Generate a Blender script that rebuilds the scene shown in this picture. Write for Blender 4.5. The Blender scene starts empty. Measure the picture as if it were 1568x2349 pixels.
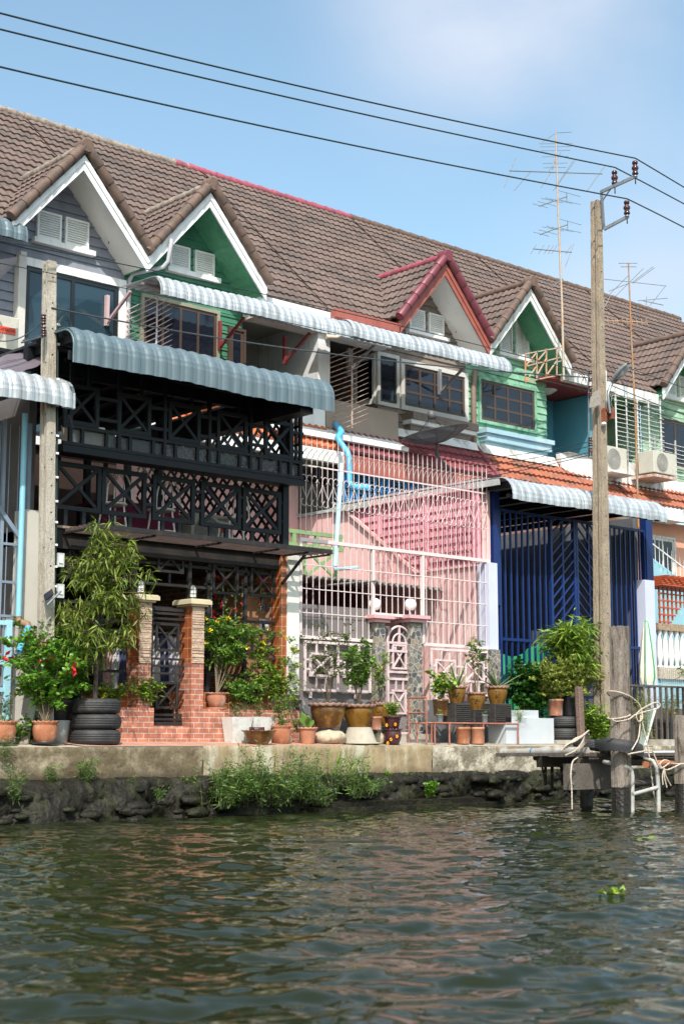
import bpy, math, random
import numpy as np
from mathutils import Vector, Matrix
random.seed(7); rng = np.random.default_rng(7)
SC = bpy.context.scene; COL = SC.collection
R_ = math.radians
# ------------------------------------------------------------------ camera
YAW, PIT, FOC = R_(48.0937), R_(8.6631), 3470.45
CX, CY, CAMZ = 784.0, 1174.5, 0.05
FW = Vector((math.cos(YAW)*math.cos(PIT), math.sin(YAW)*math.cos(PIT), math.sin(PIT)))
RT = Vector((math.sin(YAW), -math.cos(YAW), 0)); UP = RT.cross(FW)
cd = bpy.data.cameras.new('camera'); cam = bpy.data.objects.new('camera', cd); COL.objects.link(cam); SC.camera = cam
cam.matrix_world = Matrix(((RT.x, UP.x, -FW.x, 0), (RT.y, UP.y, -FW.y, 0), (RT.z, UP.z, -FW.z, CAMZ), (0, 0, 0, 1)))
cd.sensor_fit = 'VERTICAL'; cd.sensor_height = 36; cd.lens = FOC/2349*36; cd.clip_start = .1; cd.clip_end = 6000
cd.dof.use_dof = True; cd.dof.focus_distance = 20.5; cd.dof.aperture_fstop = 4.0
# ------------------------------------------------------------------ sky and sun
SUN = Vector((-.78, -1.0, 1.45)).normalized()
w = bpy.data.worlds.new('World'); SC.world = w; w.use_nodes = True
nt = w.node_tree; N = nt.nodes; L = nt.links; N.clear()
out = N.new('ShaderNodeOutputWorld'); bg = N.new('ShaderNodeBackground'); sky = N.new('ShaderNodeTexSky')
sky.sky_type = 'NISHITA'; sky.sun_disc = False; sky.sun_elevation = math.asin(SUN.z); sky.sun_rotation = math.atan2(SUN.x, SUN.y)
sky.air_density = 1.0; sky.dust_density = 2.2; sky.ozone_density = 1.6; sky.altitude = 0
tc = N.new('ShaderNodeTexCoord'); mp = N.new('ShaderNodeMapping'); mp.inputs['Scale'].default_value = (1, 1, 1.7)
mp.inputs['Location'].default_value = (.18, .32, -.1)
nz = N.new('ShaderNodeTexNoise'); nz.inputs['Scale'].default_value = 4.4; nz.inputs['Detail'].default_value = 6; nz.inputs['Roughness'].default_value = .47
rp = N.new('ShaderNodeValToRGB'); rp.color_ramp.elements[0].position = .36; rp.color_ramp.elements[1].position = .66
rp.color_ramp.elements[0].color = (0, 0, 0, 1); rp.color_ramp.elements[1].color = (.85, .85, .85, 1)
mx = N.new('ShaderNodeMix'); mx.data_type = 'RGBA'; mx.inputs['B'].default_value = (3.5, 3.85, 4.5, 1)
sm = N.new('ShaderNodeMix'); sm.data_type = 'RGBA'; sm.blend_type = 'MULTIPLY'; sm.inputs['Factor'].default_value = 1; sm.inputs['B'].default_value = (1.2, 1.27, 1.11, 1)
L.new(tc.outputs['Generated'], mp.inputs[0]); L.new(mp.outputs[0], nz.inputs[0]); L.new(nz.outputs[0], rp.inputs[0])
def _cloud(az, el, r0, r1, amt):                                # a soft bank of cloud in one part of the sky
    d = (math.cos(az)*math.cos(el), math.sin(az)*math.cos(el), math.sin(el)); v = N.new('ShaderNodeVectorMath'); v.operation = 'DISTANCE'; v.inputs[1].default_value = d
    L.new(tc.outputs['Generated'], v.inputs[0]); r = N.new('ShaderNodeMapRange'); r.interpolation_type = 'SMOOTHSTEP'
    r.inputs['From Min'].default_value = r1; r.inputs['From Max'].default_value = r0; r.inputs['To Max'].default_value = amt; L.new(v.outputs['Value'], r.inputs[0]); return r.outputs[0]
_c = [_cloud(YAW-R_(7), R_(28.5), .02, .17, 1.15), _cloud(YAW-R_(11.5), R_(18), .01, .13, .8), _cloud(YAW+R_(75), R_(25), .1, .6, .8), _cloud(YAW-R_(80), R_(30), .1, .6, .8)]
cur = _c[0]
for q in _c[1:]:
    ad = N.new('ShaderNodeMath'); ad.operation = 'ADD'; L.new(cur, ad.inputs[0]); L.new(q, ad.inputs[1]); cur = ad.outputs[0]
ml = N.new('ShaderNodeMath'); ml.operation = 'MULTIPLY'; ml.use_clamp = True; L.new(cur, ml.inputs[0]); L.new(rp.outputs[0], ml.inputs[1])
L.new(sky.outputs[0], sm.inputs['A']); L.new(ml.outputs[0], mx.inputs['Factor']); L.new(sm.outputs['Result'], mx.inputs['A']); L.new(mx.outputs['Result'], bg.inputs[0])
bg.inputs[1].default_value = .15; L.new(bg.outputs[0], out.inputs[0])
sl = bpy.data.lights.new('sun', 'SUN'); so = bpy.data.objects.new('sun', sl); COL.objects.link(so)
sl.energy = 3.9; sl.angle = R_(.5); sl.color = (1, .95, .87); so.rotation_euler = SUN.to_track_quat('Z', 'Y').to_euler()
so.location = (0, 0, 30)
SC.view_settings.view_transform = 'Standard'; SC.view_settings.look = 'None'; SC.view_settings.exposure = 0.55; SC.view_settings.gamma = 1
# ------------------------------------------------------------------ from picture measurements to real places
def ray(x, y): return FW + RT*((x-CX)/FOC) - UP*((y-CY)/FOC)
C0 = Vector((0, 0, CAMZ))
def pY(x, y, Y): d = ray(x, y); return C0 + d*(Y/d.y)
def pX(x, y, X): d = ray(x, y); return C0 + d*(X/d.x)
def pZ(x, y, Z): d = ray(x, y); return C0 + d*((Z-CAMZ)/d.z)
def xz(x, y, Y): p = pY(x, y, Y); return p.x, p.z
# ------------------------------------------------------------------ materials
MATS = {}
def M(name, col, rough=.8, var=.18, scale=3, bump=0, bscale=60, metal=0, stain=None, samt=.5, sscale=2, drip=0, spot=.55, transl=0, island=0, spec=.5, tint=None, fine=0, tide=None):
    if name in MATS: return MATS[name]
    m = bpy.data.materials.new(name); m.use_nodes = True; MATS[name] = m
    nt = m.node_tree; N = nt.nodes; L = nt.links; b = N['Principled BSDF']
    b.inputs['Roughness'].default_value = rough; b.inputs['Metallic'].default_value = metal
    b.inputs['Specular IOR Level'].default_value = spec
    tc = N.new('ShaderNodeTexCoord'); co = tc.outputs['Object']
    mpn = N.new('ShaderNodeMapping'); L.new(co, mpn.inputs[0]); mpn.inputs['Scale'].default_value = (1, 1, .18 if drip else 1)
    n1 = N.new('ShaderNodeTexNoise'); n1.inputs['Scale'].default_value = scale; n1.inputs['Detail'].default_value = 8; n1.inputs['Roughness'].default_value = .62
    L.new(co, n1.inputs[0])
    mr = N.new('ShaderNodeMapRange'); mr.inputs['From Min'].default_value = .3; mr.inputs['From Max'].default_value = .7
    mr.inputs['To Min'].default_value = 1-var; mr.inputs['To Max'].default_value = 1+var; L.new(n1.outputs[0], mr.inputs[0])
    v = N.new('ShaderNodeMix'); v.data_type = 'RGBA'; v.blend_type = 'MULTIPLY'; v.inputs['Factor'].default_value = 1
    v.inputs['A'].default_value = (*col, 1); L.new(mr.outputs[0], v.inputs['B']); cur = v.outputs['Result']
    if island:
        g = N.new('ShaderNodeNewGeometry'); im = N.new('ShaderNodeMix'); im.data_type = 'RGBA'
        im.inputs['B'].default_value = (*(tint or tuple(c*1.8 for c in col)), 1)
        pm = N.new('ShaderNodeMath'); pm.operation = 'MULTIPLY'; pm.inputs[1].default_value = island
        L.new(g.outputs['Random Per Island'], pm.inputs[0]); L.new(pm.outputs[0], im.inputs['Factor']); L.new(cur, im.inputs['A']); cur = im.outputs['Result']
    if stain:
        n2 = N.new('ShaderNodeTexNoise'); n2.inputs['Scale'].default_value = sscale; n2.inputs['Detail'].default_value = 9; n2.inputs['Roughness'].default_value = .68
        L.new(mpn.outputs[0], n2.inputs[0])
        m2 = N.new('ShaderNodeMapRange'); m2.inputs['From Min'].default_value = spot-.06; m2.inputs['From Max'].default_value = spot+.06
        m2.inputs['To Max'].default_value = samt; L.new(n2.outputs[0], m2.inputs[0])
        s = N.new('ShaderNodeMix'); s.data_type = 'RGBA'; s.inputs['B'].default_value = (*stain, 1)
        L.new(m2.outputs[0], s.inputs['Factor']); L.new(cur, s.inputs['A']); cur = s.outputs['Result']
    if tide:                                                     # damp, algae-stained band along the foot
        zc = N.new('ShaderNodeSeparateXYZ'); L.new(co, zc.inputs[0]); n5 = N.new('ShaderNodeTexNoise'); n5.inputs['Scale'].default_value = 5; n5.inputs['Detail'].default_value = 8; L.new(mpn.outputs[0], n5.inputs[0])
        a5 = N.new('ShaderNodeMath'); a5.operation = 'MULTIPLY_ADD'; a5.inputs[1].default_value = tide[2]; L.new(n5.outputs[0], a5.inputs[0]); L.new(zc.outputs['Z'], a5.inputs[2])
        m5 = N.new('ShaderNodeMapRange'); m5.inputs['From Min'].default_value = tide[0]; m5.inputs['From Max'].default_value = tide[1]; m5.inputs['To Min'].default_value = .9; m5.inputs['To Max'].default_value = 0; L.new(a5.outputs[0], m5.inputs[0])
        t5 = N.new('ShaderNodeMix'); t5.data_type = 'RGBA'; t5.inputs['B'].default_value = (.06, .045, .025, 1); L.new(m5.outputs[0], t5.inputs['Factor']); L.new(cur, t5.inputs['A']); cur = t5.outputs['Result']
    if fine:
        n4 = N.new('ShaderNodeTexNoise'); n4.inputs['Scale'].default_value = 55; n4.inputs['Detail'].default_value = 4; L.new(co, n4.inputs[0])
        m4 = N.new('ShaderNodeMapRange'); m4.inputs['From Min'].default_value = .3; m4.inputs['From Max'].default_value = .7; m4.inputs['To Min'].default_value = 1-fine; m4.inputs['To Max'].default_value = 1+fine; L.new(n4.outputs[0], m4.inputs[0])
        f = N.new('ShaderNodeMix'); f.data_type = 'RGBA'; f.blend_type = 'MULTIPLY'; f.inputs['Factor'].default_value = 1
        L.new(cur, f.inputs['A']); L.new(m4.outputs[0], f.inputs['B']); cur = f.outputs['Result']
    L.new(cur, b.inputs['Base Color'])
    if bump:
        n3 = N.new('ShaderNodeTexNoise'); n3.inputs['Scale'].default_value = bscale; n3.inputs['Detail'].default_value = 6; L.new(mpn.outputs[0], n3.inputs[0])
        bp = N.new('ShaderNodeBump'); bp.inputs['Strength'].default_value = bump; bp.inputs['Distance'].default_value = .02
        L.new(n3.outputs[0], bp.inputs['Height']); L.new(bp.outputs[0], b.inputs['Normal'])
    if transl:
        t = N.new('ShaderNodeBsdfTranslucent'); a = N.new('ShaderNodeMixShader'); a.inputs[0].default_value = transl
        L.new(cur, t.inputs[0]); L.new(b.outputs[0], a.inputs[1]); L.new(t.outputs[0], a.inputs[2]); L.new(a.outputs[0], N['Material Output'].inputs[0])
    return m
def glassm(name, col, rough=.04, alpha=None):
    if name in MATS: return MATS[name]
    m = bpy.data.materials.new(name); m.use_nodes = True; MATS[name] = m
    b = m.node_tree.nodes['Principled BSDF']; b.inputs['Base Color'].default_value = (*col, 1); b.inputs['Roughness'].default_value = rough
    b.inputs['Specular IOR Level'].default_value = .6
    if alpha is not None: b.inputs['Alpha'].default_value = alpha
    return m
def brickm(name, c1, c2, mortar, bw, bh, rough=.75, axis='XZ', msize=.008, bump=.4, off=.5, var=.35):
    if name in MATS: return MATS[name]
    m = bpy.data.materials.new(name); m.use_nodes = True; MATS[name] = m
    nt = m.node_tree; N = nt.nodes; L = nt.links; b = N['Principled BSDF']; b.inputs['Roughness'].default_value = rough
    g = N.new('ShaderNodeNewGeometry'); tc = N.new('ShaderNodeTexCoord'); s = N.new('ShaderNodeSeparateXYZ'); c = N.new('ShaderNodeCombineXYZ')
    L.new(tc.outputs['Object'], s.inputs[0])
    ad = N.new('ShaderNodeMath'); ad.operation = 'ADD'; L.new(s.outputs['X'], ad.inputs[0]); L.new(s.outputs['Y'], ad.inputs[1])
    L.new(ad.outputs[0], c.inputs[0]); L.new(s.outputs['Z'], c.inputs[1])
    br = N.new('ShaderNodeTexBrick'); br.inputs['Scale'].default_value = 1; br.inputs['Brick Width'].default_value = bw; br.inputs['Row Height'].default_value = bh
    br.inputs['Mortar Size'].default_value = msize; br.inputs['Mortar Smooth'].default_value = .1; br.offset = off
    br.inputs['Color1'].default_value = (*c1, 1); br.inputs['Color2'].default_value = (*c2, 1); br.inputs['Mortar'].default_value = (*mortar, 1)
    L.new(c.outputs[0], br.inputs[0])
    n = N.new('ShaderNodeTexNoise'); n.inputs['Scale'].default_value = 9; n.inputs['Detail'].default_value = 8; L.new(tc.outputs['Object'], n.inputs[0])
    mr = N.new('ShaderNodeMapRange'); mr.inputs['From Min'].default_value = .3; mr.inputs['From Max'].default_value = .7; mr.inputs['To Min'].default_value = 1-var; mr.inputs['To Max'].default_value = 1+var; L.new(n.outputs[0], mr.inputs[0])
    v = N.new('ShaderNodeMix'); v.data_type = 'RGBA'; v.blend_type = 'MULTIPLY'; v.inputs['Factor'].default_value = 1
    L.new(br.outputs[0], v.inputs['A']); L.new(mr.outputs[0], v.inputs['B']); L.new(v.outputs['Result'], b.inputs['Base Color'])
    bp = N.new('ShaderNodeBump'); bp.inputs['Strength'].default_value = bump; bp.inputs['Distance'].default_value = .01; bp.invert = True
    L.new(br.outputs['Fac'], bp.inputs['Height']); L.new(bp.outputs[0], b.inputs['Normal'])
    return m
# ------------------------------------------------------------------ mesh builder
class MB:
    def __init__(s): s.v = []; s.f = []; s.sm = []; s.st = []
    def add(s, vs, fs, smooth=False):
        o = len(s.v); s.st.append((o, len(s.f))); s.v += [tuple(p) for p in vs]; s.f += [tuple(i+o for i in f) for f in fs]; s.sm += [smooth]*len(fs); return s
    def box(s, x0, x1, y0, y1, z0, z1):
        x0, x1 = min(x0, x1), max(x0, x1); y0, y1 = min(y0, y1), max(y0, y1); z0, z1 = min(z0, z1), max(z0, z1)
        v = [(x, y, z) for z in (z0, z1) for y in (y0, y1) for x in (x0, x1)]
        return s.add(v, [(0, 2, 3, 1), (4, 5, 7, 6), (0, 1, 5, 4), (2, 6, 7, 3), (0, 4, 6, 2), (1, 3, 7, 5)])
    def bar(s, p, q, a=.04, b=None, ref=(0, 0, 1)):          # rectangular bar between two points
        b = b or a; p = Vector(p); q = Vector(q); d = (q-p).normalized(); r = Vector(ref)
        if abs(d.dot(r)) > .95: r = Vector((0, 1, 0))
        u = d.cross(r).normalized()*(a/2); w_ = u.cross(d).normalized()*(b/2)
        v = [e+i*u+j*w_ for e in (p, q) for i, j in ((-1, -1), (1, -1), (1, 1), (-1, 1))]
        return s.add(v, [(3, 2, 1, 0), (4, 5, 6, 7), (0, 1, 5, 4), (1, 2, 6, 5), (2, 3, 7, 6), (3, 0, 4, 7)])
    def tube(s, pts, r, n=6, cap=True, smooth=True):
        pts = [Vector(p) for p in pts]; rs = r if isinstance(r, (list, tuple)) else [r]*len(pts)
        V = []; F = []; u = None
        for i, p in enumerate(pts):
            d = (pts[min(i+1, len(pts)-1)]-pts[max(i-1, 0)]).normalized()
            if u is None:
                a = Vector((0, 0, 1)) if abs(d.z) < .9 else Vector((1, 0, 0)); u = d.cross(a).normalized()
            else: u = (u-d*u.dot(d)).normalized()
            w_ = d.cross(u)
            for k in range(n):
                a = 2*math.pi*k/n; V.append(p+(u*math.cos(a)+w_*math.sin(a))*rs[i])
        for i in range(len(pts)-1):
            for k in range(n): F.append((i*n+k, i*n+(k+1) % n, (i+1)*n+(k+1) % n, (i+1)*n+k))
        s.add(V, F, smooth)
        if cap: s.add([V[k] for k in range(n)], [tuple(range(n))[::-1]]); s.add(V[-n:], [tuple(range(n))])
        return s
    def lathe(s, c, prof, n=28, wob=None, smooth=True, arc=None):  # prof: (r, z)
        c = Vector(c); V = []; F = []
        for j, (r, z) in enumerate(prof):
            for k in range(n):
                a = 2*math.pi*k/n; rr, zz = wob(j, a, r, z) if wob else (r, z)
                V.append((c.x+rr*math.cos(a), c.y+rr*math.sin(a), c.z+zz))
        for j in range(len(prof)-1):
            for k in range(n): F.append((j*n+k, j*n+(k+1) % n, (j+1)*n+(k+1) % n, (j+1)*n+k))
        return s.add(V, F, smooth)
    def prism(s, poly, ext):
        e = Vector(ext); n = len(poly); P = [Vector(p) for p in poly]; V = P+[p+e for p in P]
        F = [tuple(range(n)), tuple(range(2*n-1, n-1, -1))]+[(i, n+i, n+(i+1) % n, (i+1) % n) for i in range(n)]
        return s.add(V, F)
    def grid(s, P, smooth=True):                              # P[i][j] points
        n = len(P); m = len(P[0]); V = [p for r in P for p in r]
        return s.add(V, [(i*m+j, i*m+j+1, (i+1)*m+j+1, (i+1)*m+j) for i in range(n-1) for j in range(m-1)], smooth)
    def ell(s, c, r, n=10, m=14, jit=0):
        c = Vector(c); V = []; F = []; ph = random.random()*9
        for i in range(n+1):
            t = math.pi*i/n
            for k in range(m):
                a = 2*math.pi*k/m; q = 1+jit*(math.sin(3*a+ph+4*t)+.6*math.sin(5*a-2*ph+3*t)+.5*math.sin(9*t+ph+7*a))
                V.append((c.x+r[0]*q*math.sin(t)*math.cos(a), c.y+r[1]*q*math.sin(t)*math.sin(a), c.z+r[2]*q*math.cos(t)))
        for i in range(n):
            for k in range(m): F.append((i*m+k, (i+1)*m+k, (i+1)*m+(k+1) % m, i*m+(k+1) % m))
        return s.add(V, F, True)
    def each(s, name, mat, parent):                            # every piece an object of its own
        st = s.st+[(len(s.v), len(s.f))]
        for (v0, f0), (v1, f1) in zip(st, st[1:]):
            m = MB(); m.v = s.v[v0:v1]; m.f = [tuple(i-v0 for i in f) for f in s.f[f0:f1]]; m.sm = s.sm[f0:f1]; m.build(name, mat, parent)
    def build(s, name, mat, parent=None, label=None):
        me = bpy.data.meshes.new(name); o = bpy.data.objects.new(name, me); COL.objects.link(o)
        off = Vector((0, 0, 0)); p = parent
        while p is not None: off += p.location; p = p.parent
        if parent is None and s.v:
            a = np.array(s.v); off = Vector((float(a[:, 0].mean()), float(a[:, 1].mean()), float(a[:, 2].min())))
        if s.v:
            me.from_pydata((np.array(s.v)-np.array(off)).tolist(), [], s.f); me.polygons.foreach_set('use_smooth', s.sm)
        me.materials.append(mat); me.validate(); me.update()
        if parent is None: o.location = off
        else: o.parent = parent
        if label: o['label'] = label
        return o
def thing(name, label, cat, loc=(0, 0, 0), group=None):
    o = bpy.data.objects.new(name, None); COL.objects.link(o); o.location = loc; o.empty_display_size = .1
    o['label'] = label; o['category'] = cat
    if group: o['group'] = group
    return o
def tag(o, label, cat, group=None, kind=None):
    o['label'] = label; o['category'] = cat
    if group: o['group'] = group
    if kind: o['kind'] = kind
    return o
def struct(o, label=None, cat=None):
    o['kind'] = 'structure'
    if label: o['label'] = label; o['category'] = cat
    return o
def copy_tree(o, parent=None, loc=None, label=None, scale=None):
    c = o.copy(); COL.objects.link(c)
    if parent: c.parent = parent
    for ch in list(o.children): copy_tree(ch, c)
    if loc is not None: c.location = loc
    if label: c['label'] = label
    if scale is not None: c.scale = (scale if isinstance(scale, tuple) else (scale,)*3)
    return c
def arc(c, r, a0, a1, n, ax, ay):
    c = Vector(c); ax = Vector(ax); ay = Vector(ay)
    return [c+ax*(r*math.cos(R_(a0+(a1-a0)*i/n)))+ay*(r*math.sin(R_(a0+(a1-a0)*i/n))) for i in range(n+1)]
X0 = 13.19; MW = 4.0; YG = 19.30; YW = 20.00; YL = 19.90; YF = 15.72; YQ = 14.62; WZ = -.80
BX = {k: X0+MW*k for k in range(-2, 7)}      # party lines
# ================================================================== setting: water, quay, ground
def water():
    # polar sheet round the viewpoint, finest nearby, out past the far bank
    na, nr = 1180, 800
    ang = np.concatenate([np.linspace(YAW-R_(34), YAW+R_(34), na)])
    rr = 2.6*np.exp(np.linspace(0, math.log(34/2.6), nr))
    A, Rr = np.meshgrid(ang, rr); X = Rr*np.cos(A); Y = Rr*np.sin(A)
    H = np.zeros_like(X); DX = np.zeros_like(X); DY = np.zeros_like(X)
    g = np.random.default_rng(3)
    for i in range(150):
        lam = math.exp(g.uniform(math.log(.075), math.log(.95))); th = g.normal(R_(52), R_(32)); k = 2*math.pi/lam
        amp = .0030*lam**1.0*g.uniform(.5, 1.4); ph = g.uniform(0, 6.28)
        w1 = 1+.5*np.sin(X*g.uniform(.2, .9)+Y*g.uniform(-.6, .9)+ph*3)
        fade = np.clip((lam/(Rr*.0035)), 0, 1)
        p = k*(X*math.cos(th)+Y*math.sin(th))+ph+.5*np.sin(.9*X-.7*Y+ph)
        H += amp*w1*fade*np.sin(p); 
    # wash against the quay
    H += .05*np.exp(-((Y-13.9)/.5)**2)*np.exp(-((X-17.6)/1.6)**2)
    bank = np.clip((Y-16.0)/.6, 0, 1); H = H*(1-bank)
    Z = WZ+H
    V = np.stack([X, Y, Z], -1).reshape(-1, 3)
    idx = np.arange(na*nr).reshape(nr, na); F = np.stack([idx[:-1, :-1], idx[:-1, 1:], idx[1:, 1:], idx[1:, :-1]], -1).reshape(-1, 4)
    me = bpy.data.meshes.new('water'); me.vertices.add(len(V)); me.vertices.foreach_set('co', V.ravel())
    me.loops.add(len(F)*4); me.loops.foreach_set('vertex_index', F.ravel()); me.polygons.add(len(F))
    me.polygons.foreach_set('loop_start', np.arange(len(F))*4); me.polygons.foreach_set('use_smooth', np.ones(len(F), bool)); me.update(); me.validate()
    o = bpy.data.objects.new('water', me); COL.objects.link(o); struct(o)
    m = bpy.data.materials.new('canal_water'); m.use_nodes = True; nt = m.node_tree; b = nt.nodes['Principled BSDF']
    b.inputs['Base Color'].default_value = (.014, .018, .007, 1); b.inputs['Roughness'].default_value = .06; b.inputs['IOR'].default_value = 1.33
    b.inputs['Specular IOR Level'].default_value = .38
    n = nt.nodes.new('ShaderNodeTexNoise'); n.inputs['Scale'].default_value = 16; n.inputs['Detail'].default_value = 3
    tc = nt.nodes.new('ShaderNodeTexCoord'); nt.links.new(tc.outputs['Object'], n.inputs[0])
    bp = nt.nodes.new('ShaderNodeBump'); bp.inputs['Strength'].default_value = .12; bp.inputs['Distance'].default_value = .01
    nt.links.new(n.outputs[0], bp.inputs['Height']); nt.links.new(bp.outputs[0], b.inputs['Normal'])
    me.materials.append(m); MATS['water'] = m
    # rest of the canal all round, a touch lower than the waves so the two sheets never share a plane
    s = MB(); s.add([(-400, -400, WZ-.12), (400, -400, WZ-.12), (400, 15.5, WZ-.12), (-400, 15.5, WZ-.12)], [(0, 1, 2, 3)])
    struct(s.build('water', m))
water()
def quay():
    conc = M('quay_concrete', (.25, .205, .14), .9, .3, 2.2, bump=.7, bscale=14, stain=(.10, .075, .04), samt=.9, sscale=2.6, spot=.46, fine=.2, tide=(.17, .32, .28))
    conc2 = M('quay_concrete_pale', (.44, .39, .31), .9, .22, 3, bump=.8, bscale=20, stain=(.13, .11, .07), samt=.85, sscale=4, spot=.49, fine=.25, tide=(.13, .26, .26))
    conc3 = M('quay_concrete_tan', (.27, .205, .12), .9, .3, 2.5, bump=.6, bscale=14, stain=(.46, .42, .33), samt=.9, sscale=2.6, spot=.56, drip=1, fine=.15, tide=(.15, .30, .30))
    def face(x0, x1, mat, zt=0, zb=-.40, seed=1):
        g = np.random.default_rng(seed); nx = int((x1-x0)/.05); nz = 12; P = []
        for j in range(nz+1):
            z = zt+(zb-zt)*j/nz; row = []
            for i in range(nx+1):
                x = x0+(x1-x0)*i/nx
                dy = .012*math.sin(x*3.1+seed)+.010*math.sin(x*9.7+z*14)+g.normal(0, .0035)
                if j == 0: dy += .012
                row.append((x, YQ+dy, z+(g.normal(0, .006) if 0 < j else g.normal(0, .003))))
            P.append(row)
        s = MB(); s.grid(P[::-1])
        s.box(x0, x1, YQ+.05, YQ+.6, zb+.01, zt-.02)
        return s, mat
    parts = [(-10, 10.9, conc, 0, -.36), (10.905, 14.75, conc3, .012, -.40), (14.755, 34, conc2, -.004, -.42)]
    for i, (a, b, m, zt, zb) in enumerate(parts):
        s, mm = face(a, b, m, zt, zb, i+2); struct(s.build('quay_wall', mm))
    # rough wet rubble foot under the concrete
    rock = M('wet_rubble', (.011, .0095, .006), .6, .5, 5, bump=1.0, bscale=22, stain=(.03, .035, .012), samt=.6, sscale=4, spot=.55, fine=.4, spec=.25)
    g = np.random.default_rng(5); P = []; nx = 1200
    def prof(x): return .38 if x < 10.5 else (.38-(x-10.5)*.05 if x < 14.5 else .18)
    for j in range(15):
        u = j/14; row = []
        for i in range(nx):
            x = -8+i*40/nx; pr_ = prof(x)
            y = YQ-.02-pr_*(u**.55)*(.75+.25*math.sin(x*2.3)+.2*math.sin(x*5.9+1)) - (.05*abs(math.sin(x*4.1+u*7))+.04*abs(math.sin(x*11.3-u*15)))
            z = -.34-.62*u+.03*math.sin(x*7+u*9)+g.normal(0, .012)
            row.append((x+g.normal(0, .008), y+g.normal(0, .014) if u > 0 else YQ+.05, z if u > 0 else -.33))
        P.append(row)
    s = MB(); s.grid(P[::-1], True); struct(s.build('quay_foot', rock))
    s = MB(); gs = random.Random(9)
    for i in range(150):
        x = gs.uniform(6.5, 24); pr_ = prof(x); r = gs.uniform(.03, .10); u = gs.uniform(.15, 1)
        s.ell((x, YQ-.05-pr_*u**.6-.04*gs.random(), -.36-.50*u), (r*1.9, r*.9, r*.7), 7, 11, .11)
    struct(s.build('quay_rubble', rock))
    # thin dark strips along the joints of the concrete face
    s = MB()
    for xx in (10.9, 14.75, 18.9, 22.6): s.box(xx-.006, xx+.006, YQ-.012, YQ+.03, -.40, -.002)
    struct(s.build('quay_joints', M('dark_joint_fill', (.03, .024, .018), .95)))
    # low ledge of slabs at the waterline
    s = MB(); s.box(12.2, 15.4, YQ-.62, YQ-.2, WZ-.1, WZ+.06); s.box(12.4, 15.2, YQ-.5, YQ-.15, WZ+.06, WZ+.12); struct(s.build('quay_ledge', rock))
    # paving
    tile = M('red_paving', (.42, .22, .155), .85, .25, 4, bump=.3, bscale=30, stain=(.30, .25, .2), samt=.7, sscale=1.6, fine=.12)
    pave = M('concrete_paving', (.36, .31, .25), .9, .25, 3, bump=.4, bscale=25, stain=(.16, .13, .10), samt=.6, sscale=2.4, fine=.2)
    # apron rising slightly from the quay edge to the house fronts
    def apron(x0, x1, m, lift=0):
        s = MB(); s.add([(x0, YQ+.02, -.002+lift), (x1, YQ+.02, -.002+lift), (x1, 15.36, .048+lift), (x0, 15.36, .048+lift), (x1, 16.4, .05+lift), (x0, 16.4, .05+lift)], [(0, 1, 2, 3), (3, 2, 4, 5)])
        struct(s.build('pavement', m))
    apron(-10, 9.3, pave); apron(9.3, 13.35, tile, .012); apron(13.35, 34, pave)
    s = MB(); s.add([(-400, 16.4, .04), (400, 16.4, .04), (400, 500, .04), (-400, 500, .04)], [(0, 1, 2, 3)]); struct(s.build('ground', pave))
    # the bank beyond this stretch, and the bed of the canal under everything
    s = MB(); s.add([(-1200, -1200, -2.2), (1200, -1200, -2.2), (1200, 1200, -2.2), (-1200, 1200, -2.2)], [(0, 1, 2, 3)])
    struct(s.build('canal_bed', M('mud', (.05, .045, .03), .95)))
    # seepage foam by the ledge
    fm = M('foam', (.75, .78, .78), .4, .1)
    s = MB(); g2 = random.Random(4)
    for (xa, ya, xb, yb, n) in ((935, 1840, 985, 1832, 60), (1000, 1832, 1062, 1826, 60), (380, 1866, 480, 1860, 70), (640, 1856, 700, 1848, 40)):
        for i in range(n):
            t = g2.random(); p = pZ(xa+(xb-xa)*t, ya+(yb-ya)*t+g2.uniform(-4, 3), WZ+.01); r = g2.uniform(.006, .022)
            s.ell((p.x, p.y, WZ+g2.uniform(.0, .03)), (r*1.6, r, r*.5), 4, 6)
    tag(s.build('foam', fm), 'white foam and splashes where water runs off the quay foot', 'foam', kind='stuff')
quay()
# ================================================================== the terrace of houses
ZA, ZB, GW, GO = 9.06, 7.69, 1.2166, 1.2166
ZE, ZR, YR, YE = 7.58, 11.33, 23.39, 19.48
def tiles(mb, o, u, v, lu, lv, vmin=None, vmax=None, tw=.30, cl=.265, wave=.15, amp=.023, step=.030, res=5):
    o = Vector(o); u = Vector(u).normalized(); v = Vector(v).normalized(); n = u.cross(v).normalized()
    if n.z < 0: n = -n
    nc = max(1, int(round(lv/cl))); cl = lv/nc; nt_ = int(math.ceil(lu/tw))
    cols = int(round(tw/wave))*res
    for c in range(nc):
        b0 = c*cl; b1 = b0+cl+.03
        for t in range(nt_):
            a0 = t*tw; a1 = min(lu, a0+tw); am = (a0+a1)/2
            if vmin and b0+cl*.3 < vmin(am): continue
            if vmax and b0 > vmax(am): continue
            jj = random.uniform(-.004, .004); R0 = []; R1 = []; R2 = []
            for i in range(cols+1):
                a = a0+(a1-a0)*i/cols; h = amp*(.5+.5*math.cos(2*math.pi*a/wave))**.8
                R0.append(o+u*a+v*b0+n*(h-.012)); R1.append(o+u*a+v*b0+n*(h+step+jj)); R2.append(o+u*a+v*b1+n*(h+jj))
            k = cols+1
            mb.add(R0+R1, [(i, i+1, k+i+1, k+i) for i in range(cols)])
            mb.add(R1+R2, [(i, i+1, k+i+1, k+i) for i in range(cols)], True)
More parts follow.
